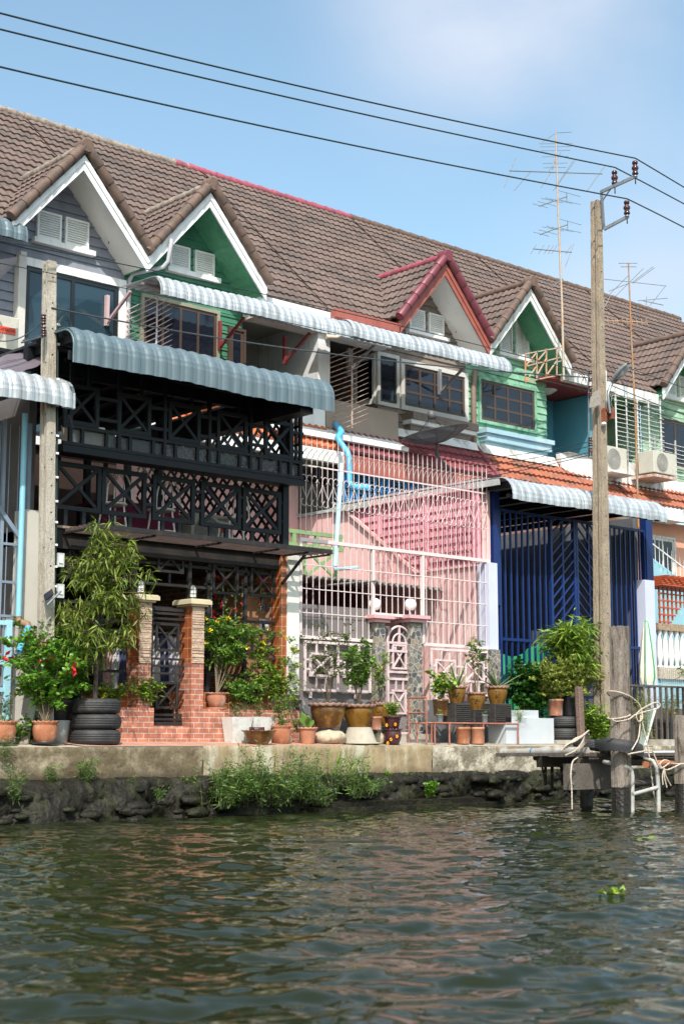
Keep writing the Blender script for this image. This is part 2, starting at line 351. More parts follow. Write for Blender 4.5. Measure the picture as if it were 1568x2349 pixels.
def caps(mb, p, q, r=.095, L=.33, lift=0):
    p = Vector(p); q = Vector(q); d = q-p; n = max(1, int(round(d.length/L)))
    for i in range(n):
        a = p+d*(i/n); b = p+d*((i+1.08)/n)
        mb.tube([a, a+(b-a)*.06, b], [r*1.05, r*1.13, r*.9], 12)
def siding(mb, x0, x1, z0, z1, Y, clip=None, step=.15, lap=.034):
    z = z0
    while z < z1-.01:
        zt = min(z+step, z1)
        a0, b0 = clip(z) if clip else (x0, x1); a1, b1 = clip(zt) if clip else (x0, x1)
        a0 = max(a0, x0); b0 = min(b0, x1); a1 = max(a1, x0); b1 = min(b1, x1)
        if b0-a0 > .02 and b1 >= a1:
            mb.add([(a0, Y-lap, z), (b0, Y-lap, z), (b1, Y-.003, zt), (a1, Y-.003, zt), (a0, Y, z), (b0, Y, z)], [(0, 1, 2, 3), (4, 5, 1, 0)])
        z = zt
def siding_x(mb, y0, y1, z0, z1, X, step=.145, lap=.02):      # faces -X
    z = z0
    while z < z1-.01:
        zt = min(z+step, z1)
        mb.add([(X-lap, y1, z), (X-lap, y0, z), (X-.003, y0, zt), (X-.003, y1, zt), (X, y1, z), (X, y0, z)], [(0, 1, 2, 3), (4, 5, 1, 0)]); z = zt
TILE = M('brown_roof_tile', (.115, .078, .066), .8, .3, 1.3, island=.6, tint=(.175, .125, .108), stain=(.075, .06, .055), samt=.7, sscale=1.7, fine=.25, spot=.54)
TCAP = M('brown_ridge_tile', (.135, .085, .065), .75, .25, 6, stain=(.07, .055, .05), samt=.7, sscale=5)
LICH = M('lichen_ridge_tile', (.27, .225, .19), .9, .3, 8, stain=(.12, .09, .075), samt=.8, sscale=9)
MCAP = M('maroon_ridge_tile', (.17, .035, .05), .45, .2, 6, stain=(.1, .03, .035), samt=.5, sscale=5)
PCAP = M('pink_ridge_paint', (.33, .07, .105), .7, .3, 9, stain=(.14, .06, .06), samt=.7, sscale=8)
WHT = M('white_paint', (.72, .73, .74), .6, .06, 3, stain=(.40, .39, .36), samt=.45, sscale=5, spot=.57, drip=1)
WHTD = M('weathered_white_paint', (.66, .67, .66), .75, .1, 3, stain=(.2, .18, .15), samt=.8, sscale=3.2, spot=.58, drip=1)
GREY_S = M('grey_blue_siding', (.20, .215, .265), .7, .10, 2, fine=.06, stain=(.14, .145, .17), samt=.6, sscale=4, drip=1)
GRN_S = M('green_siding', (.04, .165, .10), .65, .12, 3, stain=(.075, .24, .16), samt=.5, sscale=3)
BRN_S = M('taupe_siding', (.20, .160, .135), .7, .1, 3, stain=(.13, .10, .085), samt=.6, sscale=4, drip=1)
MINT = M('peeling_mint_siding', (.215, .42, .29), .8, .2, 4, stain=(.07, .21, .14), samt=.85, sscale=3.2, spot=.55)
MINT2 = M('mint_siding', (.31, .45, .33), .8, .15, 3, stain=(.16, .30, .18), samt=.7, sscale=2.5)
SOFG = M('green_soffit', (.09, .30, .17), .6, .15, 3, stain=(.05, .18, .1), samt=.5, sscale=4)
SOFW = M('white_soffit', (.80, .78, .74), .7, .05, 2, stain=(.62, .58, .52), samt=.4, sscale=2)
RED_F = M('red_brown_fascia', (.30, .085, .065), .6, .12, 4, stain=(.2, .05, .04), samt=.4, sscale=3)
SHUT = M('white_shutter', (.72, .73, .73), .6, .06, 3)
DGLASS = glassm('dark_window_glass', (.008, .012, .022), .05)
BGLASS = glassm('tinted_blue_glass', (.02, .045, .065), .04)
BLKF = M('black_window_frame', (.012, .014, .018), .35, .1)
BRF = M('brown_window_frame', (.07, .045, .035), .5, .15)
DARK = M('dark_interior', (.02, .017, .016), .9)
def louvre(parent, c4, Y, mat=None):                          # two shutters over one sill; c4 = [(x0,x1,z0,z1), ...]
    mat = mat or SHUT
    for (x0, x1, z0, z1) in c4:
        s = MB(); f = .035
        s.box(x0, x1, Y-.068, Y-.005, z1-f, z1); s.box(x0, x1, Y-.068, Y-.005, z0, z0+f*1.4)
        s.box(x0, x0+f, Y-.0675, Y-.005, z0+f*1.4, z1-f); s.box(x1-f, x1, Y-.0675, Y-.005, z0+f*1.4, z1-f)
        sh = s.build('shutter', mat, parent)
        s = MB(); n = max(5, int((z1-z0)/.042)); h = (z1-z0-2.4*f)/n
        for i in range(n):
            z = z0+1.4*f+i*h
            s.add([(x0+f, Y-.062, z), (x1-f, Y-.062, z), (x1-f, Y-.04, z+h*.92), (x0+f, Y-.04, z+h*.92), (x0+f, Y-.05, z-.004), (x1-f, Y-.05, z-.004)], [(0, 1, 2, 3), (4, 5, 1, 0)])
        s.build('louvre_slats', mat, sh)
    x0 = min(c[0] for c in c4)-.07; x1 = max(c[1] for c in c4)+.1; z0 = min(c[2] for c in c4)
    s = MB(); s.box(x0, x1, Y-.12, Y, z0-.085, z0-.002); s.build('sill', WHT, parent)
def window(parent, x0, x1, z0, z1, Y, fr=.09, fmat=None, nx=2, ny=1, mmat=None, glass=None, proud=.07, mw=.035, surround=True, name='window'):
    fmat = fmat or WHT; mmat = mmat or BRF; glass = glass or DGLASS
    proud = max(proud, .075); s = MB()                             # sash bars
    for i in range(nx+1):
        x = x0+(x1-x0)*i/nx; k = mw if 0 < i < nx else mw*1.3
        s.box(x-k/2, x+k/2, Y-proud*.72, Y-.012, z0+.001, z1-.001)
    for j in range(ny+1):
        z = z0+(z1-z0)*j/ny; k = mw*.9 if 0 < j < ny else mw*1.3
        s.box(x0+.002, x1-.002, Y-proud*.68, Y-.013, z-k/2, z+k/2)
    w_ = s.build(name, mmat, parent)
    s = MB(); s.box(x0, x1, Y-.043, Y-.008, z0, z1); s.build('pane', glass, w_)
    if surround:
        s = MB(); a = fr; m = mw*.6
        s.box(x0-m-a, x1+m+a, Y-proud, Y-.001, z1+m, z1+m+a); s.box(x0-m-a, x0-m, Y-proud+.002, Y-.001, z0-m, z1+m); s.box(x1+m, x1+m+a, Y-proud+.002, Y-.001, z0-m, z1+m)
        s.box(x0-m-a, x1+m+a, Y-proud, Y-.001, z0-m-a, z0-m); s.build('frame', fmat, w_)
    return w_
def dormer(parent, xc, wallmat, bargemat, barge2, capmat, sofmat, ridgemat, sof_lines=True, z_wall=7.3, xl=None, xr=None):
    nrm = math.hypot(GW, ZA-ZB); sl = (ZA-ZB)/GW
    zt = ZA+.10                                                   # roof surface apex
    depth = (zt-ZE)/((ZR-ZE)/(YR-YE))+YE-YG+.35
    for sgn in (-1, 1):
        s = MB()
        tiles(s, (xc+sgn*(GW+.02), YG+.02, zt-sl*(GW+.02)), (0, 1, 0), (-sgn*GW, 0, ZA-ZB), depth, nrm+.02, vmax=None)
        s.build('dormer_roof', TILE, parent)
        s = MB(); caps(s, (xc+sgn*(GW+.04), YG-.02, zt-sl*(GW+.04)+.02), (xc+sgn*.05, YG-.02, zt+.0), .082, .30); s.build('verge_tiles', capmat, parent)
        # bargeboard of two lapped boards
        for (d0, d1, y0, y1, mt) in ((-.0, .075, YG, YG+.06, barge2), (.07, .16, YG+.02, YG+.05, bargemat)):
            e = sgn*GW; s = MB(); k = 1/math.cos(math.atan(sl))
            s.prism([(xc+e, y0, ZB-d0*k), (xc, y0, ZA-d0*k), (xc, y0, ZA-d1*k), (xc+e, y0, ZB-d1*k)][::-sgn], (0, y1-y0, 0)); s.build('bargeboard', mt, parent)
        # soffit boards running in from the bargeboard to the wall
        s = MB(); nb = 12 if sof_lines else 4; k = .14
        for i in range(nb):
            a = i/nb; b = (i+1)/nb; xa, xb = xc+sgn*GW*a, xc+sgn*GW*b; za, zb_ = ZA-k-(ZA-ZB)*a, ZA-k-(ZA-ZB)*b; lp = .022 if sof_lines else .004
            f = [(xa, YG+.04, za), (xa, YW+.02, za), (xb, YW+.02, zb_-lp), (xb, YG+.04, zb_-lp), (xb, YG+.04, zb_), (xb, YW+.02, zb_)]
            s.add(f, [(0, 3, 2, 1) if sgn < 0 else (0, 1, 2, 3), (2, 3, 4, 5)])
        s.build('soffit', sofmat, parent)
    s = MB(); caps(s, (xc, YG-.02, zt+.03), (xc, YG+depth-.25, zt+.03), .07, .33); s.build('ridge_tiles', ridgemat, parent)
    s = MB(); s.tube([(xc, YG-.09, zt+.03), (xc, YG-.06, zt+.03), (xc, YG+.12, zt+.03)], [.105, .12, .12], 18); s.build('ridge_end_cap', capmat, parent)
    s = MB()
    def clip(z):
        h = GW*min(1, (ZA-.1-z)/(ZA-ZB)) if z > ZB-.14 else GW
        return (xc-h, xc+h)
    siding(s, xl if xl is not None else xc-GW, xr if xr is not None else xc+GW, z_wall, ZA-.12, YW, clip); s.build('gable_wall', wallmat, parent)
def main_roof(parent, x0, x1, dorm=None, ridge=TCAP, yofs=0):
    s = MB(); v = Vector((0, YR-YE, ZR-ZE))
    vm = None
    if dorm is not None: kz = v.length/(ZR-ZE); vm = lambda a: (min(1.0, max(0, (ZA+.06-(ZA-ZB)/GW*abs(x0+a-dorm)-ZE)*kz-.16)) if abs(x0+a-dorm) < GW+.05 else 0)
    tiles(s, (x0, YE, ZE), (1, 0, 0), v, x1-x0, v.length, vmin=vm)
    s.build('roof', TILE, parent)
    s = MB(); caps(s, (x0, YR, ZR+.01), (x1, YR, ZR+.01), .08, .36); s.build('ridge_tiles', ridge, parent)
    s = MB(); s.add([(x0, YR-.02, ZR-.07), (x1, YR-.02, ZR-.07), (x1, YW+.45, ZE+(YW+.45-YE)*(ZR-ZE)/(YR-YE)-.06), (x0, YW+.45, ZE+(YW+.45-YE)*(ZR-ZE)/(YR-YE)-.06)], [(0, 1, 2, 3)]); s.build('roof_underlay', TCAP, parent)
    s = MB(); s.add([(x0, YR+.02, ZR-.02), (x1, YR+.02, ZR-.02), (x1, 2*YR-YE, ZE), (x0, 2*YR-YE, ZE)], [(0, 1, 2, 3)]); s.build('back_roof', TILE, parent)
def skirt(parent, x0, x1, mat, capmat=None, ze=5.03, zt=5.80, ye=19.18, yt=19.87):
    s = MB(); v = Vector((0, yt-ye, zt-ze)); tiles(s, (x0, ye, ze), (1, 0, 0), v, x1-x0, v.length, tw=.3, cl=.27, wave=.15, amp=.03, step=.05); return s.build('carport_roof', mat, parent)
def house(name, label, k, dorm_side):
    x0, x1 = BX[k], BX[k+1]
    t = thing(name, label, 'house', (x0, YW, .05)); t['xc'] = 0
    del t['xc']
    # side and back walls of the shell, ceilings
    s = MB(); s.box(x0+.002, x1-.002, 27.0, 27.2, .06, ZE); s.build('back_wall', M('rear_render', (.5, .48, .44), .9), t)
    return t, x0, x1
def awning(parent, x0, x1, prof, mat, mod=.19, amp=.022, res=6, name='sheet', ribw=.3, crimp=.0):
    # prof: list of (y, z), swept along X, bulging in every module
    P = []; pr = [Vector((0, a, b)) for a, b in prof]; nx = int(round((x1-x0)/mod)); mod = (x1-x0)/nx
    nn = []
    for i in range(len(pr)):
        d = (pr[min(i+1, len(pr)-1)]-pr[max(i-1, 0)]).normalized(); nn.append(Vector((0, -d.z, d.y)) if True else 0)
    rows = []; jt = [(random.gauss(0, .005), random.gauss(0, .004)) for _ in range(nx+1)]
    for i, p in enumerate(pr):
        n = nn[i]
        if n.z < 0 and abs(n.z) > abs(n.y): n = -n
        if n.y > .5: n = -n
        row = []
        for c in range(nx*res+1):
            f = (c % res)/res; x = x0+mod*c/res
            h = amp*1.5*abs(math.sin(math.pi*f))**.8 + (amp*.9 if (c % res) == 0 else 0)
            ja, jb = jt[c//res]; dn = (.010*math.sin(x*1.3+1)+.006*math.sin(x*3.1)); row.append(Vector((x, p.y+jb, p.z+(ja if i < 2 else 0)+dn))+n*(h+(crimp if i % 2 else 0)))
        rows.append(row)
    s = MB(); s.grid(rows, False)
    low = [[q-nn[i]*0+Vector((0, .006, -.006)) for q in r] for i, r in enumerate(rows)]
    o = s.build(name, mat, parent); md = o.modifiers.new('thick', 'SOLIDIFY'); md.thickness = .006; md.offset = 0
    return o
def lip(y_front, z_bot, R, back, rise=.0, n=12, drop=.12, steps=1):
    # awning section: straight drop at the front, quarter round, then back to the house
    pts = [(y_front, z_bot), (y_front, z_bot+drop)]
    for i in range(1, n+1):
        a = math.pi/2*i/n; pts.append((y_front+R*(1-math.cos(a)), z_bot+drop+R*math.sin(a)))
    y, z = pts[-1]; pts.append((y+back*.5, z+rise*.5)); pts.append((y+back, z+rise)); return pts
# ---------------------------------------------------------------- house with grey-blue siding
def aircon(parent_thing, x0, x1, z0, z1, Y, D=.32, fan_side=-1, logo='HITACHI'):
    t = parent_thing; wm = M('aircon_casing', (.50, .48, .42), .55, .08, 4, stain=(.4, .36, .28), samt=.4, sscale=5)
    s = MB(); s.box(x0, x1, Y-D, Y, z0, z1); o = s.build('casing', wm, t)
    b = o.modifiers.new('b', 'BEVEL'); b.width = .012; b.segments = 2
    cx = x0+(x1-x0)*.38; cz = (z0+z1)/2; r = min((z1-z0)*.42, (x1-x0)*.33)
    s = MB()
    for q in range(6): s.tube([Vector((cx, Y-D-.008, cz))+Vector((math.cos(a*math.pi/12)*r*(q+1)/6, 0, math.sin(a*math.pi/12)*r*(q+1)/6)) for a in range(25)], .003, 4)
    for q in range(18):
        a = q*math.pi/9; s.tube([(cx, Y-D-.006, cz), (cx+r*math.cos(a), Y-D-.006, cz+r*math.sin(a))], .0025, 4)
    s.build('fan_grille', M('aircon_grille', (.45, .43, .38), .6), t)
    s = MB(); s.lathe((0, 0, 0), [(0, 0), (r, 0)], 24); s.v = [(cx+p[0], Y-D-.002, cz+p[1]) for p in s.v]; s.build('fan_opening', M('aircon_dark', (.22, .22, .215), .6), t)
    return t
def text(parent, body, size, loc, rot, mat, name='lettering', ext=.001, sx=1):
    c = bpy.data.curves.new(name, 'FONT'); c.body = body; c.size = size; c.extrude = ext; c.align_x = 'CENTER'; c.align_y = 'CENTER'
    o = bpy.data.objects.new(name, c); COL.objects.link(o)
    dg = bpy.context.evaluated_depsgraph_get(); me = bpy.data.meshes.new_from_object(o.evaluated_get(dg)); bpy.data.objects.remove(o)
    mo = bpy.data.objects.new(name, me); COL.objects.link(mo); me.materials.clear(); me.materials.append(mat)
    off = Vector((0, 0, 0)); p = parent
    while p is not None: off += p.location; p = p.parent
    mo.parent = parent; mo.location = Vector(loc)-off; mo.rotation_euler = rot; mo.scale = (sx, 1, 1)
    return mo
RX = (math.pi/2, 0, 0)          # lettering that faces the canal
def house_A():
    t, x0, x1 = house('terraced_house', 'grey-blue clapboard house at the left end with a white-framed gable', -1, 0)
    xc = X0-GO
    main_roof(t, x0, x1, xc, LICH); dormer(t, xc, GREY_S, WHT, WHT, TCAP, SOFW, LICH, False, z_wall=4.6, xl=x0+1.2, xr=x1)
    zz = lambda x, y: xz(x, y, YW)
    L4 = []
    for (xa, xb, ya, yb) in ((83, 136, 481, 563), (147, 199, 497, 581)):
        a, z1 = zz(xa, ya); b, z0 = zz(xb, yb); z1 = zz(xa, ya+2)[1]; L4.append((a, b, z0+.03, z1))
    zt = max(L4[0][3], L4[1][3]); zb = min(L4[0][2], L4[1][2]); L4 = [(a, b, zb, zt) for a, b, _, _ in L4]
    louvre(t, L4, YW)
    xa, z1 = zz(60, 617); xb, _ = zz(263, 680)
    w_ = window(t, xa, xb, 4.7, z1, YW, .13, WHT, 2, 1, BLKF, BGLASS, .09, .06)
    # curtains behind the glass
    cm = M('pale_curtain', (.045, .075, .095), .3, .1, 3)
    s = MB()
    for (ca, cb) in ((xa+.12, xa+.42), (xa+.62, xa+.92)):
        P = [[(ca+(cb-ca)*i/30, YW-.034-.0015*math.sin(i*1.3), z) for i in range(31)] for z in (4.8, z1-.12)]; s.grid(P)
    s.build('curtain', cm, w_)
    # recess wall left of the bay, balcony window, gutter pipes
    s = MB(); siding(s, x0, x0+1.22, 4.6, 7.75, YW+.35); s.build('recess_wall', GREY_S, t)
    window(t, x0+.25, x0+1.62-.12, 5.1, 7.0, YW-.03, .09, WHT, 2, 1, BLKF, BGLASS, .06, .05)
    pipe = M('grey_downpipe', (.42, .42, .46), .5, .1)
    px, _ = zz(289, 700); s = MB(); pt = [(px, YW-.08, 4.6), (px, YW-.08, 7.45), (px+.02, YW-.16, 7.55), (px+.30, YG+.1, 7.62), (px+.36, YG+.05, 7.72), (px+.34, YG-.05, 8.0), (px+.36, YG-.02, 8.05)]
    s.tube(pt, .036, 10); s.build('downpipe', pipe, t)
    px, zt = zz(43, 592); s = MB(); s.box(px-.075, px+.055, YW-.16, YW-.02, 4.6, zt); s.box(px-.06, px+.04, YW-.18, YW-.02, zt, zt+.06); s.build('downpipe', M('cream_downpipe', (.52, .50, .47), .6, .12), t)
    # rooms on the ground and first floors behind the grille: dark shells
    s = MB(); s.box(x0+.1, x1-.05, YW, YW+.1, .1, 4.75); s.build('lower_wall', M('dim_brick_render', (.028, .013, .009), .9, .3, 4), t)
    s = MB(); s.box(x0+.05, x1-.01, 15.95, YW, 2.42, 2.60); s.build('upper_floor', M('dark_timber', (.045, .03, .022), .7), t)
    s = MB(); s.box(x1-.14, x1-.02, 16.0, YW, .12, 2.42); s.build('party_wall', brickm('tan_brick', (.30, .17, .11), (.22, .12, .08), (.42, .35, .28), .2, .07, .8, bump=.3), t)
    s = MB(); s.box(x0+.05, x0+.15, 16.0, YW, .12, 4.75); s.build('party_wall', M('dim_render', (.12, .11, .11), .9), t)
    # diamond lattice screen between this terrace and the pink yard
    s = MB(); zz0, zz1 = 2.62, 4.45; y0, y1 = 15.8, 19.4; stp = .2
    n = int((y1-y0+zz1-zz0)/stp)
    for i in range(-int((zz1-zz0)/stp)-1, n+1):
        for sg in (1, -1):
            ya = y0+i*stp
            a = (ya, zz0) if sg > 0 else (ya, zz1); b = (ya+(zz1-zz0), zz1) if sg > 0 else (ya+(zz1-zz0), zz0)
            # clip to the screen
            (ya_, za_), (yb_, zb_) = a, b
            if yb_ < y0+.02 or ya_ > y1-.02: continue
            if ya_ < y0: f = (y0-ya_)/(yb_-ya_); ya_, za_ = y0, za_+(zb_-za_)*f
            if yb_ > y1: f = (y1-ya_)/(yb_-ya_); yb_, zb_ = y1, za_+(zb_-za_)*f
            s.bar((x1-.055-.006*sg, ya_, za_), (x1-.055-.006*sg, yb_, zb_), .045, .01, ref=(1, 0, 0))
    s.build('lattice_screen', M('black_lattice', (.02, .022, .026), .6), t)
    return t
def house_B():
    t, x0, x1 = house('terraced_house', 'green clapboard house with pink yard walls, second from the left', 0, 0)
    xc = X0+GO
    main_roof(t, x0, x1, xc, LICH)
    s = MB(); caps(s, (x1-.65, YR, ZR+.012), (x1, YR, ZR+.012), .086, .33); s.build('ridge_tiles', PCAP, t)
    dormer(t, xc, GRN_S, WHT, WHT, TCAP, SOFG, LICH, True, z_wall=5.75, xl=x0)
    zz = lambda x, y: xz(x, y, YW)
    a0, z1 = zz(386, 559); b0, _ = zz(432, 571); a1, _ = zz(443, 575); b1, z0 = zz(487, 645); louvre(t, [(a0, b0, z0+.04, z1), (a1, b1, z0+.04, z1)], YW)
    xb, zt = zz(503, 728); xa, _ = zz(318, 695)
    window(t, xa+.1, xb-.12, 5.0, zt, YW, .06, M('cream_window_trim', (.26, .25, .19), .6), 4, 3, BRF, DGLASS, .06, .045)
    xe = x0+2.42                                                    # bay ends, balcony begins
    s = MB(); siding(s, x0, xe, 4.9, 7.35, YW+.001); s.build('bay_wall', GRN_S, t)
    a, _ = zz(525, 760); window(t, a+.02, xe-.02, 5.0, 7.0, YW-.012, .05, BRF, 1, 1, BRF, DGLASS, .05, .04)
    inner = M('grey_recess_wall', (.31, .30, .285), .85, .06, 2)
    s = MB(); s.box(xe, x1-.12, 21.3, 21.4, 4.7, 7.5); s.build('balcony_wall', inner, t)
    s = MB(); s.box(xe-.06, xe-.005, YW+.02, 21.3, 4.7, 7.5); s.build('bay_side', GRN_S, t)
    s = MB(); s.box(xe, x1, YE+.15, 21.4, 7.44, 7.52); s.build('balcony_ceiling', inner, t)
    s = MB(); s.box(xe, x1, 19.9, 21.4, 4.95, 5.05); s.build('balcony_floor', inner, t)
    s = MB(); s.box(x1-.14, x1+.14, YE+.15, 21.4, 5.0, 7.44); s.build('fin_wall', WHT, t)
    window(t, 15.9, 16.55, 5.1, 7.0, 21.3, .04, BRF, 1, 1, BRF, DGLASS, .05, .05, name='balcony_door')
    # moulded beam above the balcony
    s = MB(); s.box(xc+GW-.05, x1+.02, YE+.08, YE+.42, 7.22, 7.50); s.build('beam', M('grey_beam', (.46, .43, .40), .8), t)
    s = MB(); s.box(xc+GW-.02, x1+.02, YE-.02, YE+.1, 7.40, 7.58); s.build('beam_moulding', WHT, t)
    return t
def balcony_front(t, xa, xb, mat, slabmat=None, zt=5.98, zb=5.50, y=19.55, thick=.10, lx=None, rx=None, skirt_end=True):
    s = MB(); s.box(xa, xb, y, y+thick, zb-.02, zt); s.build('parapet', mat, t)
    lx = xa if lx is None else lx; rx = xb if rx is None else rx
    s = MB()
    s.prism([(lx, y+.05, zb-.02), (lx, y-.008, zb-.02), (lx, y-.35, zb-.20), (lx, y-.35, zb-.27), (lx, y+.05, zb-.27)], (rx-lx, 0, 0)); s.build('splayed_slab', slabmat or WHTD, t)
hA = house_A(); hB = house_B()
ORG = M('orange_tile', (.52, .13, .045), .6, .2, 5, island=.5, tint=(.42, .13, .06), stain=(.30, .075, .035), samt=.5, sscale=3, fine=.12)
ORGO = M('old_orange_tile', (.34, .105, .058), .75, .3, 3, island=.5, tint=(.26, .095, .06), stain=(.13, .08, .06), samt=.75, sscale=2.4, fine=.2)
MAR = M('maroon_tile', (.175, .045, .055), .5, .2, 5, island=.5, tint=(.25, .075, .085), stain=(.13, .035, .04), samt=.5, sscale=4)
PINK = M('pink_render', (.74, .45, .44), .85, .07, 1.2, stain=(.80, .59, .57), samt=.75, sscale=1.1, spot=.55, fine=.04)
PINKB = M('pink_block_paint', (.70, .31, .375), .8, .08, 2, stain=(.74, .37, .42), samt=.5, sscale=3)
def lower_B(t):
    x0, x1 = BX[0], BX[1]
    skirt(t, x0, x1-.0, ORG)
    balcony_front(t, x0+2.42, x1-.04, WHT, WHT)
    # eave fascia, ceiling, front wall
    s = MB(); s.box(x0, x1, 19.1, 19.2, 4.80, 5.01); s.build('eave_fascia', WHT, t)
    s = MB(); s.box(x0, x1, 19.2, 20.0, 4.84, 4.88); s.build('porch_ceiling', M('green_ceiling', (.07, .12, .05), .8), t)
    s = MB(); s.box(x0, x1, 20.6, 20.7, .06, 4.84); s.box(x1-.55, x1-.1, 20.2, 20.598, .06, 4.84); s.build('front_wall', PINK, t)
    s = MB(); s.box(x0+.0, x0+.1, 16.0, 20.6, .06, 2.6); s.build('side_wall', PINK, t)
lower_B(hB)
def house_C():
    t, x0, x1 = house('terraced_house', 'brown clapboard house with maroon gable trim and white-roofed blue gate front', 1, 0)
    xc = X0+8-GO
    main_roof(t, x0, x1, xc, PCAP)
    dormer(t, xc, BRN_S, RED_F, RED_F, MCAP, SOFW, PCAP, False, z_wall=5.7, xl=x0+1.62, xr=x1)
    zz = lambda x, y: xz(x, y, YW)
    a0, z1 = zz(934, 706); b0, _ = zz(969, 715); a1, _ = zz(978, 713); b1, z0 = zz(1013, 778); louvre(t, [(a0, b0, z0+.03, z1), (a1, b1, z0+.03, z1)], YW)
    xa, z1 = zz(924, 840); xb, z0 = zz(1058, 955)
    window(t, xa, xb, z0, z1, YW, .09, M('pale_grey_trim', (.55, .54, .52), .6), 4, 3, BRF, DGLASS, .08, .05)
    # corner window at the end of the bay
    xe = x0+1.62; a, zt = zz(877, 822); b, zb = zz(902, 928)
    tr = M('pale_grey_trim', (.55, .54, .52)); window(t, xe+.06, b, zb+.02, zt, YW, .07, tr, 1, 1, BLKF, DGLASS, .06, .04)
    s = MB(); siding_x(s, YW, 21.3, 4.9, 7.5, xe); s.build('bay_side', BRN_S, t)
    s = MB(); s.box(xe-.03, xe-.005, YW+.06, YW+.50, zb+.05, zt-.03); wo = s.build('window', DGLASS, t)
    s = MB()
    for (ya, yb, za, zb_) in ((YW+.0, YW+.06, zb-.05, zt+.07), (YW+.50, YW+.58, zb-.05, zt+.07), (YW+.06, YW+.5, zt-.03, zt+.07), (YW+.06, YW+.5, zb-.05, zb+.05)): s.box(xe-.06, xe-.004, ya, yb, za, zb_)
    s.build('frame', tr, wo)
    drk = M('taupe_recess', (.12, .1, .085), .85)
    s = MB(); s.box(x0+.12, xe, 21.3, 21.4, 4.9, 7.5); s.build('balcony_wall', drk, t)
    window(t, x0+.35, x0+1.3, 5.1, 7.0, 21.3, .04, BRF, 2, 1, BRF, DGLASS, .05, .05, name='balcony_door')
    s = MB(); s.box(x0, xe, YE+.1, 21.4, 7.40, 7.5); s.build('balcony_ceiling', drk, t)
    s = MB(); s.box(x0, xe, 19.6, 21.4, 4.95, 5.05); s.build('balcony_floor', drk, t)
    # moulded sill under the big window
    s = MB(); xl, ztt = zz(921, 951); xr, _ = zz(1072, 1000)
    s.box(xl, xr, YW-.30, YW, ztt-.12, ztt+.02); s.build('sill', BRN_S, t)
    s = MB(); s.box(xl+.0, xr-.03, YW-.26, YW, ztt-.20, ztt-.12); s.box(xl+.12, xr-.1, YW-.2, YW, ztt-.42, ztt-.32); s.build('sill_moulding', WHT, t)
    s = MB(); s.box(xl+.06, xr-.06, YW-.17, YW, ztt-.32, ztt-.20); s.build('sill_band', BRN_S, t)
    # red gutter box over the balcony, pale soffit under it
    s = MB(); a, z1 = xz(748, 680, YE-.1); b, z2 = xz(905, 722, YE-.1); xr = xc-GW+.02
    s.prism([(x0-.0, YE-.16, 7.48), (x0-.0, YE-.02, 7.36), (x0, YE+.10, 7.36), (x0, YE+.10, 7.60), (x0, YE-.16, 7.64)], (xr-x0, 0, 0))
    for i in range(6): s.box(x0+.2+.27*i, x0+.212+.27*i, YE-.166, YE-.15, 7.47, 7.645)
    s.build('gutter', RED_F, t)
    s = MB(); s.box(x0, xe, YE+.12, YE+.5, 7.25, 7.38); s.build('beam', WHT, t)
    s = MB(); s.tube([(x0+.30, YE-.05, 7.36), (x0+.30, YE-.05, 7.28), (x0+.22, YE+.05, 7.18), (x0+.0, YE+.1, 7.16)], .045, 8); s.build('downpipe', M('cream_pipe', (.6, .5, .4), .5), t)
    px, _ = zz(1078, 900); s = MB(); s.tube([(px, YW-.08, 4.9), (px, YW-.08, 6.9), (px+.04, YW-.1, 7.3)], .055, 8); s.build('downpipe', M('brown_pipe', (.2, .14, .11), .5), t)
    # parapet and slab
    balcony_front(t, x0-.02, xe+.12, M('taupe_parapet', (.30, .24, .20), .8, .06), WHT, zt=6.04, zb=5.52, rx=x0+1.66)
    skirt(t, x0, x1, MAR)
    s = MB(); s.tube([(x1, 19.14, 5.06), (x1, 19.98, 5.99)], .06, 8); s.build('roof_joint', MCAP, t)
    s = MB(); s.prism([(xe+.05, YW-.02, 5.80), (xe+.05, YL-.18, 5.80), (xe+.05, YL-.30, 5.62), (xe+.05, YW-.02, 5.62)], (x1-xe-.05, 0, 0)); s.build('ledge', WHTD, t)
    # ground floor shell behind the blue grille
    s = MB(); s.box(x0, x1, 19.15, 19.25, 4.7, 5.0); s.build('eave_fascia', RED_F, t)
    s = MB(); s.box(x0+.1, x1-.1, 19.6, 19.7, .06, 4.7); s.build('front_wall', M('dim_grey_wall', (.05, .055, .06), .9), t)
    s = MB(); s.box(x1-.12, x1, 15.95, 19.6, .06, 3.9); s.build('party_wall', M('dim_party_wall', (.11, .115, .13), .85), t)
    # pink party wall with block panels between pilasters
    wx = x0-.08
    s = MB(); s.box(wx, x0+.08, 15.80, 20.6, .05, 3.98); s.build('party_wall', PINK, t)
    s = MB()
    zs = lambda y: 2.79+(max(0, y-17.25)*.70)                      # lower edge of the blocks: level, then climbing with the stair
    ys = [15.86, 16.02, 16.95, 17.08, 18.02, 18.15, 19.05, 19.15]
    for (ya, yb) in ((16.02, 16.95), (17.08, 18.02), (18.15, 19.05)):
        z = 3.80
        while z > 2.8:
            za = z-.115
            n = 6; f = [(ya+(yb-ya)*i/n) for i in range(n+1)]
            y_hi = yb
            if zs(yb) > za: y_hi = ya if zs(ya) > za else min(yb, 17.25+(za-2.79)/.70)
            if y_hi > ya+.03: s.box(wx-.045, wx-.002, ya, y_hi, za+.012, z-.02)
            z -= .135
    s.build('wall_blocks', PINKB, t)
    s = MB(); s.box(wx-.012, wx-.001, 15.84, 17.25, 2.79, 3.96)
